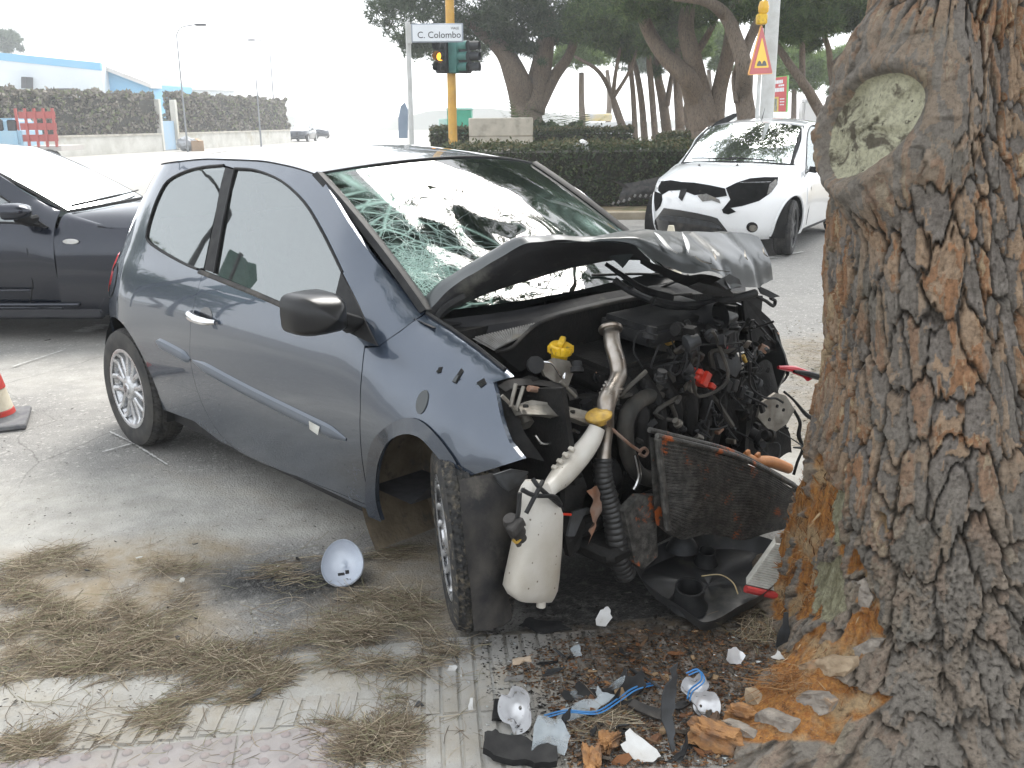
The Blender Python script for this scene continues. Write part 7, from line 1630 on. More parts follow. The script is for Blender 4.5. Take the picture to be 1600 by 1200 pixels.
# lamp posts and poles far left
MAT['polegrey'] = M('galvanised_post', (.22, .23, .24), (.17, .18, .19), 3, .6)
def post(px, py0, Y, h, r, label, arm=0):
    b = P(px, py0, Y); b.z = 0; t = T('street_lamp', label, 'street lamp', b); mb = MB(); mb.tube([(0, 0, 0), (0, 0, h)], [r, r*.6], 8); mb.build('post', MAT['polegrey'], t)
    if arm: mb = MB(); mb.tube([(0, 0, h-.05), (.3*arm, 0, h+.35), (1.2*arm, 0, h+.5)], r*.5, 6, k=3); mb.box((1.4*arm, 0, h+.48), (.6, .25, .12), bev=.03); mb.build('lamp_head', MAT['greyp'], t)
post(293, 230, 56, 6.4, .06, 'dark lamp post in front of the ivy hedge, by the rubbish bag', 1); post(408, 225, 66, 4.4, .07, 'dark post at the right end of the far wall', 0); post(432, 220, 80, 7.5, .07, 'thin pale post behind the end of the ivy hedge', -1)
# far cars
for i, (px, Y, yaw, lb, sc_) in enumerate(((468, 84, R(-35), 'distant dark car parked past the wall, nearer one', 1.05), (498, 100, R(20), 'distant dark car parked past the wall, farther one', 1.0))):
    c_ = P(px, 210, Y); c_.z = 0; m = Matrix.Translation(c_) @ Matrix.Rotation(yaw-pi/2+.6, 4, 'Z') @ Matrix.Scale(sc_, 4); d = dup(bw, m, lb); d.name = 'parked_car'; d['group'] = 'cars parked far down the road'; d['category'] = 'car'
bw_ = bw
# distance: low hills and a far sea line
hm = []
rs = np.random.default_rng(9)
for i in range(121):
    a = -1.25+2.5*i/120; Rr = 192; h = 1.2+3.2*max(0, fbm(i*.23, 0, 0, 4, 3)+.3); hm.append([(Rr*sin(a), Rr*cos(a), -1), (Rr*1.02*sin(a), Rr*1.02*cos(a), h), (Rr*1.2*sin(a), Rr*1.2*cos(a), h*.9)])
mb = MB(); mb.grid(hm); mb.build('hills', M('far_hills', (.20, .22, .20), (.26, .25, .22), .01, 1), kind='structure')
b = P(10, 200, 105); t = tree('ragged palm-like tree behind the pale shed roof', 105, (10, 200), [[(10, 195, 6), (12, 140, 5), (8, 80, 5)]], [(5, 62, 22, 14), (15, 74, 14, 8)], MAT['needle3'], 700, 61, L=.8, w=.05, name='palm_tree')
for i, (px, py, Y) in enumerate(((940, 190, 60),)):
    b = P(px, 205, Y); b.z = 0; bt = T('beached_boat', 'white and yellow boat hull beyond the small pale-trunked pine', 'boat', b); mb = MB()
    A = [[(x*1.0, s_*w*(1-.5*max(0, x/2.2)**2), z) for s_, w, z in ((-1, .9, 1.3+.25*(x+2)/4), (-1, .6, .5), (0, .0, .2), (1, .6, .5), (1, .9, 1.3+.25*(x+2)/4))] for x in np.linspace(-2, 2, 9)]; mb.grid(A); mb.build('hull', MAT['white'], bt); mb = MB(); mb.box((-.3, 0, 1.75), (1.8, 1.2, .45), bev=.1); mb.build('cabin', M('boat_yellow', (.65, .48, .1), (.5, .5, .5), 1, .5), bt)
# ------------------------------------------------------------------ cones, loose parts, debris, needles
MAT['cred'] = M('cone_red', (.50, .035, .025), (.42, .04, .03), 14, .5, c3=(.25, .05, .04), s3=9); MAT['cwhite'] = M('cone_white', (.62, .57, .45), (.52, .47, .36), 14, .5); MAT['cbase'] = M('cone_base_rubber', (.10, .10, .11), (.16, .16, .16), 20, .7)
def cone(loc, label, h=.52):
    t = T('traffic_cone', label, 'traffic cone', loc, 'red and white traffic cones'); mb = MB(); mb.box((0, 0, .016), (.38, .38, .032), Matrix.Rotation(R(22), 3, 'Z'), bev=.008); mb.lathe([(.15, .03), (.135, .045), (.128, .06)], n=32); mb.build('base', MAT['cbase'], t)
    zs = [.055, .085, .20, .275, .38, .45, h]; rad = lambda z: .128-(z-.055)*(.128-.028)/(h-.055)
    for i in range(6):
        z0, z1 = zs[i], zs[i+1]; mb = MB(); o = .002 if i % 2 == 0 else .0; mb.lathe([(rad(z0)+o-.004, z0), (rad(z0)+o, z0+.002), (rad(z1)+o, z1-.002), (rad(z1)+o-.004, z1)]+([(0, z1)] if i == 5 else []), n=32); mb.build('band', MAT['cred'] if i % 2 == 0 else MAT['cwhite'], t)
    return t
cone(G(-14, 662), 'red and white traffic cone half cut off by the left picture edge'); c_ = P(1047, 400, 9.3); c_.z = 0; cone(c_, 'red and white traffic cone in front of the white hatchback, mostly behind the bent bonnet', .58)
for t in [o for o in bpy.data.objects if o.name.startswith('traffic_cone')]: pass
# fallen mirror cap
c = G(535, 912); mb = MB(); A = []
for i, ph in enumerate(np.linspace(0, pi/2, 12)):
    A.append([Vector((.074*cos(a)*sin(ph)*(1-.10*sin(a)), .082*sin(a)*sin(ph), -.055*cos(ph)*(1+.15*cos(a)))) for a in np.linspace(0, 2*pi, 37)])
A.append([p*1.02+Vector((0, 0, .004)) for p in A[-1]]); A.append([Vector((p.x*1.03, p.y*1.03, p.z-.006)) for p in A[-1]])
rm = (Matrix.Rotation(R(-8), 3, 'Y') @ Matrix.Rotation(R(52), 3, 'X')); mb.grid([[rm @ p for p in r] for r in A]); mc_ = mb.build('mirror_cap', M('mirror_cap_paint', (.52, .56, .62), (.45, .48, .54), 12, .22, coat=.4), None, ang=60); mc_.location = c+Vector((.0, .02, .072)); tag(mc_, 'pale grey bowl-shaped mirror cap lying on the road left of the front wheel', 'mirror cap')
mb = MB(); mb.box((.0, -.03, -.03), (.022, .008, .012), rm); mb.box((.022, -.033, -.02), (.012, .012, .008), rm); mb.build('clip', MAT['black'], mc_)
# undertray
b = G(1090, 930); ut = T('engine_tray', 'black plastic engine tray with two pipe stubs, on the ground by the trunk', 'car part', b)
def tz(px, py, z): return G(px, py, z)-b
o1 = [(996, 882, .14), (1030, 860, .10), (1075, 846, .10), (1140, 842, .10), (1195, 852, .10), (1226, 872, .09), (1222, 905, .08), (1190, 935, .07), (1150, 955, .06), (1106, 975, .05), (1084, 968, .055), (1050, 945, .06), (1022, 925, .09), (1002, 903, .12)]
o2 = cat([tz(*q) for q in o1], 4, True); cc_ = sum(o2, Vector())/len(o2); A = []
for f in (1.04, 1.0, .93, .7, .4, .15, .02): A.append([cc_+(p-cc_)*f+Vector((0, 0, (.02 if f > 1 else .0)-.03*(f < .95)+.01*vnoise(p.x*9, p.y*9, f*4, 3))) for p in o2]+[None]); A[-1][-1] = A[-1][0]
mb = MB(); mb.grid(A, flip=False); mb.build('tray', M('tray_plastic', (.045, .046, .048), (.03, .03, .03), 12, .42, c3=(.10, .095, .08), s3=7), ut)
for q, r, h in (((1075, 945, .05), .048, .075), ((1103, 878, .08), .032, .05)):
    p = tz(*q); mb = MB(); mb.lathe([(r*1.35, 0), (r*1.1, .02), (r, h*.6), (r, h), (r*.86, h), (r*.86, .0)], Matrix.Translation(p) @ Matrix.Rotation(R(12), 4, 'X'), 24); mb.build('pipe_stub', MAT['black'], ut)
p = tz(1066, 858, .10); mb = MB(); mb.lathe([(.06, 0), (.045, .03), (.02, .06), (0, .07)], Matrix.Translation(p), 16); mb.build('tray_boss', MAT['greyp'], ut)
wr2 = MB(); wr2.tube([G(1096, 900, .10), G(1125, 898, .11), G(1145, 910, .10), G(1153, 928, .08)], .0022, 6, k=5); o = wr2.build('thin_wire', M('bare_wire', (.42, .33, .18), (.35, .28, .15), 20, .5), None); tag(o, 'thin brass wire curling over the black tray', 'wire')
# air filter
b = G(1200, 948); af = T('air_filter', 'white pleated air filter with red rubber edge, propped against the torn root', 'air filter', b)
Yf = 2.84; tl2, tr2, br2, bl2 = [P(a_, c_2, Yf+d)-b for a_, c_2, d in ((1212, 848, .05), (1236, 851, .07), (1238, 930, -.02), (1166, 913, -.05))]
for i in range(20):
    f0, f1 = i/20, (i+1)/20; mb = MB(); bk_ = Vector((.01, .045, .0)); a, c2 = bl2.lerp(tl2, f0), br2.lerp(tr2, f0); a2, c3 = bl2.lerp(tl2, f1), br2.lerp(tr2, f1); m1_, m2_ = (a+a2)/2+Vector((-.001, -.006, .0)), (c2+c3)/2+Vector((-.001, -.006, 0))
    mb.add([a, c2, m2_, m1_, a2, c3, a+bk_, c2+bk_, a2+bk_, c3+bk_], [(0, 1, 2, 3), (3, 2, 5, 4), (0, 3, 4, 8, 6), (1, 7, 9, 5, 2), (6, 8, 9, 7)]); mb.build('pleat', MAT['paper'], af, smooth=False)
mb = MB(); mb.tube([bl2+Vector((-.004, -.008, -.012)), br2+Vector((.004, -.008, -.012))], .0125, 8); mb.tube([br2+Vector((.008, -.0, -.012)), tr2+Vector((.008, .0, 0))], .010, 8); mb.build('red_edge', MAT['redrub'], af)
# individual loose pieces
dr = random.Random(21)
def shard(name, label, cate, px, py, poly, th, mat, tilt=(0, 0, 0), z=.006, bend=.0, parent=None):   # poly in metres, laid on the ground at a pixel
    mb = MB(); q = []
    for i_ in range(len(poly)):
        a0_, b0_ = poly[i_], poly[(i_+1) % len(poly)]; L_ = math.hypot(b0_[0]-a0_[0], b0_[1]-a0_[1]); q.append(a0_)
        for f_ in (.33, .66): j_ = dr.gauss(0, .07)*L_; q.append((a0_[0]+(b0_[0]-a0_[0])*f_-(b0_[1]-a0_[1])/L_*j_, a0_[1]+(b0_[1]-a0_[1])*f_+(b0_[0]-a0_[0])/L_*j_))
    V, F = cdt(q, .012 if max(abs(a) for p in poly for a in p) < .08 else .02); r = Matrix.Rotation(tilt[2], 3, 'Z') @ Matrix.Rotation(tilt[1], 3, 'Y') @ Matrix.Rotation(tilt[0], 3, 'X'); sd = dr.random()*9
    P3 = [r @ Vector((a, c2, bend*(a*a*7)+.004*vnoise(a*40, c2*40, sd, 3))) for a, c2 in V]; zm = min(p.z for p in P3); n_ = r @ Vector((0, 0, -1)); V2, F2 = rim(P3, F, lambda i: n_*th); k0 = len(V2); V2 += [p+n_*th for p in P3]; F2 += [tuple(k0+i for i in f[::-1]) for f in F]
    mb.add(V2, F2); o = mb.build(name, mat, None); zm = min(v.z for v in [Vector(v) for v in V2]); o.location = G(px, py, z)+Vector((0, 0, -zm)); return tag(o, label, cate)
MAT['chipm'] = islands('bark_chip', [(.22, .10, .04), (.30, .15, .065), (.16, .075, .04), (.12, .085, .06), (.34, .21, .10), (.15, .13, .105)], .9, noise=40, bump=.5)
MAT['clearp'] = M('clear_lamp_plastic', (.42, .47, .50), (.28, .31, .33), 16, .12, coat=.5, c3=(.16, .15, .13), s3=22, l3=.55); MAT['clearp'].node_tree.nodes['Principled BSDF'].inputs['Alpha'].default_value = .5
# broken lamp shell
def bowl(name, label, cate, px, py, rx, ry, dp, tilt, mat, jag=.25, seed=1, inner=None):
    mb = MB(); A = []; rr = random.Random(seed); nn = 40; jg = [1-jag*max(0, vnoise(i*.23, seed, 0, seed)) for i in range(nn)]; r = Matrix.Rotation(tilt[2], 3, 'Z') @ Matrix.Rotation(tilt[1], 3, 'Y') @ Matrix.Rotation(tilt[0], 3, 'X')
    for ph in np.linspace(.05, 1, 10): A.append([r @ Vector((rx*cos(2*pi*i/nn)*ph**.8*(jg[i] if ph > .6 else 1), ry*sin(2*pi*i/nn)*ph**.8*(jg[i] if ph > .6 else 1), -dp*(1-ph**2))) for i in range(nn)]+[None]); A[-1][-1] = A[-1][0]
    B = [[p+(r @ Vector((0, 0, -.004))) for p in row_] for row_ in A]
    mb.grid(A); mb.grid(B, m=1, flip=True); mb.grid([A[-1], B[-1]]); zm = min(Vector(v).z for v in mb.V); o = mb.build(name, [mat, MAT['black']], None); o.location = G(px, py, .004)+Vector((0, 0, -zm)); return tag(o, label, cate)
bowl('lamp_shell', 'broken white lamp reflector shell standing among debris near the pavement strips', 'lamp part', 806, 1138, .050, .062, .05, (R(62), R(-12), R(-10)), MAT['silverref'], .35, 3)
bowl('lamp_shell', 'small broken reflector with red-brown tint beside the orange wood chunk', 'lamp part', 1102, 1120, .045, .045, .03, (R(50), R(15), R(10)), MAT['silverref'], .4, 7)
bowl('lamp_shell', 'shiny crushed reflector scrap with blue wire, under the torn root', 'lamp part', 1085, 1088, .040, .035, .03, (R(40), R(-25), 0), MAT['silverref'], .5, 12)
shard('plastic_housing', 'broken black lamp housing in front of the white reflector shell', 'lamp part', 812, 1182, [(-.09, -.03), (-.06, -.045), (.02, -.04), (.045, -.05), (.10, -.035), (.095, .01), (.06, .025), (.04, .015), (.0, .035), (-.05, .03), (-.07, .04), (-.095, .02)], .022, MAT['black'], (R(10), R(5), R(-8)), bend=.1)
shard('clear_shard', 'smoky clear curved plastic shard on the black housing', 'plastic shard', 858, 1165, [(-.045, -.045), (.04, -.05), (.055, .0), (.03, .045), (-.03, .05)], .003, MAT['clearp'], (R(35), R(5), 0), z=.02, bend=.3)
shard('clear_shard', 'long clear lamp-cover shard crossed by blue wire', 'plastic shard', 915, 1118, [(-.09, -.025), (.02, -.012), (.09, .02), (.06, .04), (-.02, .03), (-.08, .0)], .003, MAT['clearp'], (R(25), R(-6), R(12)), bend=.2)
shard('plastic_strip', 'tall black curved plastic blade sticking up from the debris', 'plastic blade', 1040, 1150, [(-.105, .0), (-.06, -.02), (.0, -.028), (.06, -.02), (.125, .0), (.06, .012), (-.03, .016)], .006, MAT['greyp'], (R(28), R(-68), R(80)), bend=.5)
shard('white_scrap', 'white curved plastic scrap in the foreground debris', 'plastic shard', 1000, 1180, [(-.05, -.01), (-.01, -.03), (.04, -.025), (.055, -.005), (.0, .03), (-.04, .045)], .003, MAT['whitep'], (R(25), R(8), R(-20)), bend=.5)
shard('white_scrap', 'white jagged plastic scrap in the oily area under the hanging bottle', 'plastic shard', 943, 975, [(-.022, -.03), (.01, -.03), (.028, .0), (.012, .035), (-.012, .02)], .004, MAT['whitep'], (R(48), R(10), 0), bend=.5)
shard('wood_splinter', 'pale broken wood splinter lying on the pavement strips', 'wood chip', 815, 1035, [(-.03, -.008), (.028, -.01), (.03, .012), (-.025, .012)], .008, M('pale_wood', (.58, .47, .36), (.48, .36, .25), 30, .8), (0, 0, R(14)))
shard('white_scrap', 'small white lens chip near the straw heap by the wheel', 'plastic shard', 706, 1047, [(-.015, -.008), (.012, -.01), (.016, .008), (-.008, .012)], .003, MAT['whitep'], (R(15), 0, 0)); shard('white_scrap', 'narrow white sliver standing on a pavement strip', 'plastic shard', 737, 1106, [(-.006, -.018), (.007, -.016), (.002, .02), (-.006, .016)], .003, MAT['whitep'], (R(30), R(10), 0))
shard('grey_scrap', 'grey flat plastic offcut left of the lamp debris', 'plastic shard', 803, 1063, [(-.03, -.012), (.025, -.012), (.03, .01), (-.02, .012)], .004, MAT['greyrib'], (R(10), 0, R(10))); shard('grey_scrap', 'small dark triangular chip on the pavement strips', 'plastic shard', 655, 1102, [(-.014, -.012), (.014, -.004), (-.002, .014)], .003, MAT['greyp'], (R(12), 0, 0))
shard('black_scrap', 'crumpled black sheet of plastic lying in the oil', 'plastic shard', 975, 1085, [(-.07, -.03), (-.02, -.05), (.0, -.03), (.05, -.04), (.075, .0), (.04, .01), (.05, .045), (-.01, .03), (-.05, .04)], .006, MAT['black'], (R(12), R(-14), R(40)), bend=.6); shard('black_scrap', 'black broken grille strip among the orange chips', 'plastic shard', 1015, 1120, [(-.06, -.012), (.06, -.01), (.065, .012), (-.055, .014)], .01, MAT['blackdusty'], (R(20), R(8), R(-30)))
shard('black_scrap', 'black wedge of plastic beside the white reflector shell', 'plastic shard', 780, 1120, [(-.02, -.03), (.015, -.025), (.02, .03), (-.01, .035)], .01, MAT['black'], (R(20), R(15), R(10))); shard('black_scrap', 'ragged black plastic flap on the ground below the splash guard', 'plastic shard', 850, 985, [(-.08, -.02), (.0, -.03), (.09, -.01), (.05, .03), (-.05, .03)], .005, MAT['black'], (R(14), R(6), R(-5)), bend=.3)
shard('dark_fin', 'dark grey plastic fin wedged upright at the torn root', 'plastic shard', 1226, 1010, [(-.03, -.045), (.028, -.045), (.018, .0), (.006, .06), (-.008, .06)], .006, MAT['greyp'], (R(72), R(5), R(5)), z=.03)
shard('white_scrap', 'white broken clip lying below the dark fin', 'plastic shard', 1216, 1030, [(-.022, .0), (.0, -.012), (.02, -.008), (.008, .008), (.004, .025), (-.004, .01)], .004, MAT['whitep'], (R(35), 0, 0), z=.06); shard('silver_scrap', 'crumpled silver foil scrap among the bark chips', 'foil scrap', 1148, 1036, [(-.03, -.02), (.02, -.025), (.03, .01), (.0, .03), (-.025, .015)], .003, MAT['silverref'], (R(40), R(20), 0), bend=1.5)
for px, py, sx_, lb in ((950, 1160, 1.3, 'upright orange block of torn wood in the foreground debris'), (1115, 1150, 1.9, 'large ochre-topped chunk of torn wood at the root edge'), (925, 1192, 1.3, 'flat orange bark slab at the bottom picture edge'), (1160, 1120, 1.4, 'grey bark slab leaning on the root')):
    bm = bmesh.new(); bmesh.ops.create_icosphere(bm, subdivisions=4, radius=.72); s_ = .034*sx_
    for v in bm.verts: p = v.co; k2 = dr.random(); q_ = [math.copysign(abs(a)**.6, a) for a in p]; v.co = Vector((q_[0]*s_*1.25, q_[1]*s_*.62, q_[2]*s_*.6))*(1+.9*float(fbm(p.x*2.3+px, p.y*4.3, p.z*4.3, 2, 7))+.25*float(fbm(p.x*6+px, p.y*26, p.z*26, 2, 9)))
    me = bpy.data.meshes.new('wood_chunk'); bm.to_mesh(me); bm.free(); me.materials.append(M('torn_wood', (.36, .19, .075), (.22, .10, .04), 22, .9, bump=.8, c3=(.10, .075, .055), s3=16, l3=.45)); o = fin('wood_chunk', me, ang=28); o.location = G(px, py, s_*.45); o.rotation_euler = (dr.uniform(-.3, .3), dr.uniform(-.3, .3), dr.uniform(0, 3)); tag(o, lb, 'wood chunk')
for pts, lb in (([(850, 1118, .02), (885, 1110, .035), (930, 1112, .035), (965, 1092, .03), (990, 1075, .03), (1022, 1066, .02)], 'long blue wire trailing across the debris to the left'), ([(1072, 1052, .05), (1090, 1046, .06), (1096, 1062, .06), (1078, 1078, .04), (1074, 1092, .03)], 'looped blue wire above the shiny reflector scrap')):
    mb = MB(); 
    mb.tube([G(*p) for p in pts], .0026, 6, k=6); mb.tube([G(p[0]+4, p[1]+3, p[2]+.003) for p in pts], .0022, 6, k=6); o = mb.build('blue_wire', MAT['bluew'], None); tag(o, lb, 'wire')
mb = MB(); mb.tube([G(985, 1045, .01), G(1010, 1060, .03), G(1032, 1075, .04)], .004, 6); o = mb.build('plastic_rod', MAT['greyp'], None); tag(o, 'thin grey rod lying left of the black blade', 'rod')
sr_ = random.Random(31)
for i in range(26):
    px, py = sr_.uniform(775, 1190), sr_.uniform(1015, 1190)
    if not inpoly(np.array([px]), np.array([py]), [(770, 1050), (900, 1000), (1180, 1000), (1150, 1195), (880, 1195)])[0]: continue
    a_, b_ = sr_.uniform(.018, .05), sr_.uniform(.008, .026); pl = [(a_*cos(t)*sr_.uniform(.5, 1.1), b_*sin(t)*sr_.uniform(.4, 1.2)) for t in np.linspace(0, 2*pi, 8)[:-1]]
    mt_ = [MAT['black'], MAT['blackdusty'], MAT['greyp'], MAT['black'], MAT['clearp']][i % 5]; o = shard('plastic_shard', 'jagged dark or smoky shard of broken plastic among the bark chips', 'plastic shard', px, py, pl, .004, mt_, (R(sr_.gauss(0, 22)), R(sr_.gauss(0, 22)), sr_.uniform(0, 6)), bend=sr_.uniform(-1, 2)); o['group'] = 'jagged plastic shards in the debris'
# bark chips strewn at the root: alike, shared meshes
chips = []
for v in range(7):
    bm = bmesh.new(); bmesh.ops.create_cube(bm, size=2); bmesh.ops.subdivide_edges(bm, edges=[e for e in bm.edges if abs(e.verts[0].co.x-e.verts[1].co.x) > 1], cuts=1)
    ax_, ay_, az_ = dr.uniform(1, 1.7), dr.uniform(.3, .75), dr.uniform(.12, .3)
    for w_v in bm.verts: q = w_v.co; k_ = 1 if abs(q.x) < .5 else dr.uniform(.15, .9); w_v.co = Vector((q.x*ax_*dr.uniform(.75, 1.1), q.y*ay_*k_+dr.uniform(-.2, .2), q.z*az_*dr.uniform(.5, 1.2)+.1*q.x*dr.uniform(-1, 1)))
    me = bpy.data.meshes.new('bark_chip'); bm.to_mesh(me); bm.free(); cols = [(.27, .115, .045), (.33, .17, .075), (.19, .09, .045), (.16, .105, .07), (.115, .095, .075), (.40, .27, .15), (.21, .12, .065)][v]; me.materials.append(M('chip_wood', cols, tuple(x*.5 for x in cols), 45, .9, bump=.5)); chips.append(me)
zone = [(770, 1050), (870, 1000), (1000, 985), (1150, 985), (1250, 960), (1240, 1040), (1180, 1100), (1150, 1198), (890, 1198), (850, 1080)]
cnt = 0
while cnt < 280:
    px, py = dr.uniform(760, 1260), dr.uniform(960, 1198)
    if not inpoly(np.array([px]), np.array([py]), zone)[0] or dr.random() > (px-700)/520 or float(fbm(px*.03, py*.05, 0, 3, 88)) < dr.uniform(-.35, .2): continue
    o = bpy.data.objects.new('bark_chip', chips[dr.randrange(7)]); COL.objects.link(o); s_ = .0045*math.exp(dr.gauss(.35, .5))*(1.0 if dr.random() < .9 else 1.7); o.scale = (s_, s_, s_); o.rotation_euler = (dr.uniform(-.6, .6), dr.uniform(-.6, .6), dr.uniform(0, 6)); o.location = G(px, py, .010+s_*.15); tag(o, 'small brown or orange bark chip strewn on the pavement at the foot of the trunk', 'bark chip', 'bark chips strewn around the root'); cnt += 1
# finer crumbs nobody could count, and dark scraps
def scatter(polyz, n_, rs, soft=0):
    xs = [p[0] for p in polyz]; ys = [p[1] for p in polyz]; X = []; Y = []; S_ = []; k = 0
    while k < n_:
        px, py = rs.uniform(min(xs)-soft, max(xs)+soft, 6000), rs.uniform(min(ys)-soft, max(ys)+soft, 6000); sd = sdpoly(px, py, polyz); ok = sd < (rs.uniform(-soft, soft, 6000) if soft else 0)
        X.append(px[ok]); Y.append(py[ok]); S_.append(sd[ok]); k += ok.sum()
    return np.concatenate(X)[:n_], np.concatenate(Y)[:n_], np.concatenate(S_)[:n_]
def crumbs(name, polyz, n_, smin, smax, mat, seed, dens=None):
    rs = np.random.default_rng(seed); px, py, _ = scatter(polyz, n_, rs); c = Gv(px, py, .009)
    s_ = rs.uniform(smin, smax, n_)*np.where(rs.uniform(size=n_) < .9, 1, 1.8); q = rs.normal(size=(n_, 5, 3))*s_[:, None, None]*np.array([1, .7, .35]); q[:, :, 2] = np.abs(q[:, :, 2])
    V = (c[:, None, :]+q).reshape(-1, 3); f = np.array([(0, 1, 2), (0, 2, 3), (1, 4, 2), (2, 4, 3), (0, 3, 4), (0, 4, 1)]); F = (np.arange(n_)[:, None, None]*5+f).reshape(-1, 3)
    return npmesh(name, V, F, mat, None, smooth=False, kind='stuff')
crumbs('bark_crumbs', zone, 9000, .0012, .0045, MAT['chipm'], 5)
crumbs('dark_crumbs', [(740, 960), (1000, 920), (1250, 900), (1260, 1060), (1150, 1198), (870, 1198), (760, 1090)], 5200, .0012, .0048, islands('dark_grit', [(.02, .02, .02), (.05, .045, .04), (.09, .085, .08), (.03, .025, .02), (.14, .13, .12)], .6), 6)
crumbs('glass_crumbs', [(700, 1000), (1000, 980), (1240, 1000), (1150, 1198), (760, 1198)], 260, .0016, .005, islands('pale_grit', [(.6, .62, .62), (.45, .5, .5), (.7, .7, .68)], .2), 7)
crumbs('road_grit', [(0, 600), (330, 560), (620, 800), (620, 1000), (0, 1180)], 2600, .0012, .0035, islands('road_grit_stone', [(.10, .095, .085), (.2, .18, .15), (.35, .32, .27), (.06, .055, .05)], .9), 8)
crumbs('road_grit', [(1225, 500), (1320, 500), (1320, 720), (1240, 700)], 700, .002, .008, islands('verge_litter', [(.12, .10, .07), (.22, .18, .10), (.07, .07, .05), (.3, .27, .2)], .9), 9)
# ------- pine needle litter
MAT['litter'] = islands('dry_pine_needles', [(.20, .155, .105), (.14, .105, .07), (.28, .225, .155), (.17, .15, .095), (.09, .068, .047), (.40, .34, .25), (.20, .19, .11), (.16, .12, .085)], .75)
def litter(zones, seed):
    rs = np.random.default_rng(seed); VV = []; FF = []; o = 0
    for poly, n0, pile, ang, sp_ in zones:
        px, py, sd = scatter(poly, n0*3, rs, 16); cl = fbm(px*.021, py*.045, 0, 4, seed); ok = cl > rs.uniform(-.10, .42, len(px)); n0 = int(n0*.8); px, py, sd, cl = [q[ok][:n0] for q in (px, py, sd, cl)]; n_ = len(px)
        dep = pile*np.clip(-sd/28, 0, 1)*np.clip(.4+cl*1.7, 0, 1); z = .004+rs.uniform(0, 1, n_)**1.5*dep; a = ang+rs.normal(0, sp_, n_); L = rs.uniform(.06, .17, n_); bd = rs.normal(0, .55, n_); tl = rs.normal(0, .14, n_)*(1 if pile > .01 else .4); w = rs.uniform(.0004, .0009, n_); c = Gv(px, py, 0.); P_ = []
        for i in range(5):
            f = i/4; aa = a+bd*(f-.5); q = c+np.stack([np.cos(aa)*L*(f-.5), np.sin(aa)*L*(f-.5), z+np.maximum(0, tl*L*(f-.5)*2+.004*sin(pi*f))], 1); nr_ = np.stack([-np.sin(aa)*w, np.cos(aa)*w, 0*w], 1); P_ += [q-nr_, q+np.stack([0*w, 0*w, w*1.4], 1), q+nr_]
        VV.append(np.stack(P_, 1).reshape(-1, 3)); f = np.array([((i-1)*3+j, (i-1)*3+j+1, i*3+j+1, i*3+j) for i in range(1, 5) for j in (0, 1)]); FF.append((o+np.arange(n_)[:, None, None]*15+f).reshape(-1, 4)); o += n_*15
    return npmesh('needle_litter', np.concatenate(VV), np.concatenate(FF), MAT['litter'], None, smooth=False, kind='stuff')
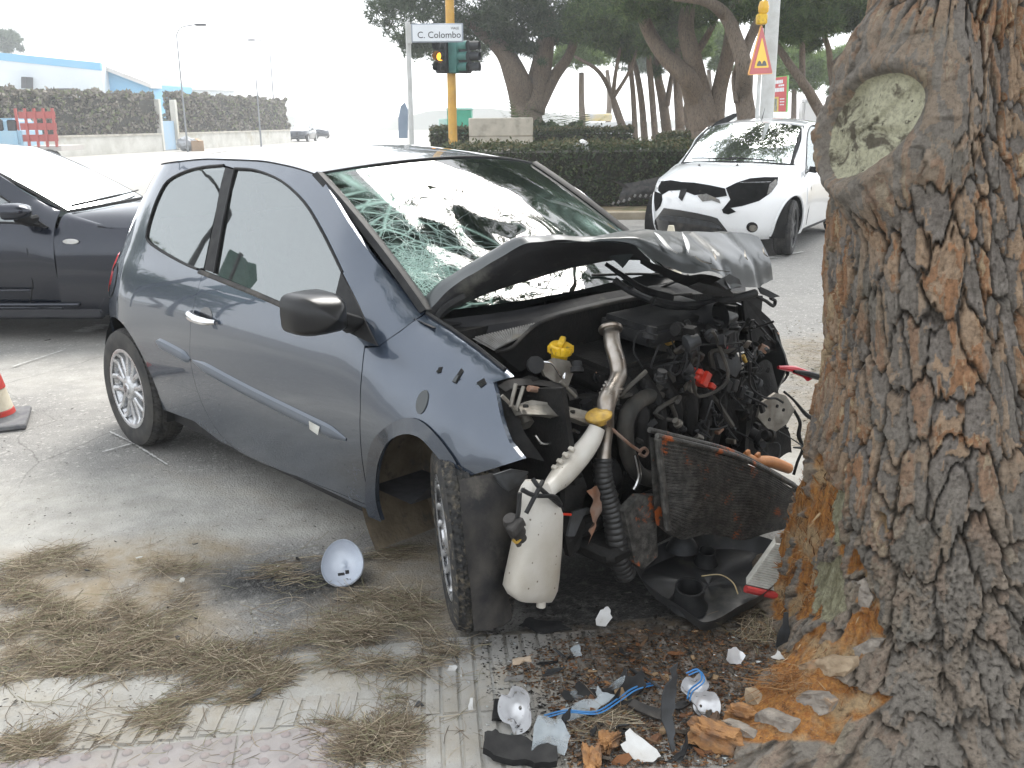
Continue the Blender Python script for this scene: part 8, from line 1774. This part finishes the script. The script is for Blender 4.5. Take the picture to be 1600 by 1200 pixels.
litter([([(0, 880), (120, 860), (250, 880), (310, 900), (280, 960), (330, 1000), (440, 1040), (420, 1075), (250, 1062), (100, 1055), (0, 1062)], 5400, .022, .15, 1.0), ([(330, 905), (420, 888), (520, 878), (640, 850), (640, 862), (520, 892), (420, 905)], 504, .008, .18, .35), ([(480, 985), (560, 935), (660, 930), (725, 985), (715, 1050), (650, 1100), (560, 1080), (500, 1030)], 2300, .035, -.45, .8), ([(495, 1150), (560, 1120), (640, 1125), (655, 1170), (630, 1200), (540, 1200)], 1584, .03, .1, 1.0),
        ([(0, 1172), (100, 1150), (230, 1125), (300, 1085), (400, 1065), (440, 1050), (400, 1090), (300, 1120), (250, 1150), (100, 1175), (0, 1190)], 2448, .014, .45, .5), ([(330, 1010), (440, 1000), (520, 1020), (480, 1060), (380, 1050)], 648, .01, .2, .9), ([(0, 860), (700, 850), (760, 1000), (740, 1190), (0, 1200)], 648, .002, .2, 1.2), ([(1080, 960), (1190, 945), (1230, 990), (1160, 1030), (1100, 1010)], 504, .03, .9, .7), ([(880, 1120), (1000, 1110), (990, 1150), (900, 1150)], 216, .02, .1, .6), ([(1235, 530), (1320, 530), (1320, 700), (1240, 690)], 648, .01, .2, 1.0)], 17)
# a few leaves and pebbles on the left
for px, py, mt, lb in ((232, 980, MAT['paper'], 'pale dry leaf on the needle litter, nearest the middle of the heap'), (160, 1013, MAT['paper'], 'pale broken leaf at the lower left of the needle heap'), (218, 872, MAT['paper'], 'small pale chip at the top of the needle heap'), (285, 908, MAT['paper'], 'pale leaf at the right of the needle heap'), (305, 851, MAT['greyp'], 'dark pebble on the pale gutter'), (136, 892, MAT['greyp'], 'grey pebble inside the needle heap'), (362, 1017, MAT['greyp'], 'long grey plastic chip at the right end of the needle heap'), (399, 1088, MAT['greyp'], 'dark chip right of the lower needle drift'), (465, 874, MAT['black'], 'black chip on the pale gutter left of the mirror cap'), (278, 998, MAT['greyp'], 'dark curled leaf in the needle heap'), (75, 532, MAT['black'], 'black plastic sliver on the road behind the cone')):
    s_ = dr.uniform(.010, .016)*(1.8 if py > 1000 or py < 600 else 1); shard('leaf' if mt is MAT['paper'] else 'chip', lb, 'leaf' if mt is MAT['paper'] else 'chip', px, py, [(-s_, -s_*.35), (0, -s_*.5), (s_, -s_*.2), (s_*.8, s_*.3), (0, s_*.5), (-s_*.8, s_*.35)], .003, mt, (R(dr.uniform(5, 25)), 0, dr.uniform(0, 6)), z=.012, bend=1)
# ------------------------------------------------------------------ haze volume added to mimic veiling glare of the lens
hz = bpy.data.materials.new('glare_haze'); hz.use_nodes = True; t_ = hz.node_tree; t_.nodes.clear()
ho = t_.nodes.new('ShaderNodeOutputMaterial'); hv = t_.nodes.new('ShaderNodeVolumePrincipled'); t_.links.new(hv.outputs[0], ho.inputs['Volume'])
hv.inputs['Color'].default_value = (.93, .96, 1, 1); hv.inputs['Density'].default_value = HAZE; hv.inputs['Anisotropy'].default_value = .35
mb = MB(); mb.box((0, 0, 7), (500, 500, 17)); h_ = mb.build('haze', hz, None, smooth=False); h_['kind'] = 'stuff'
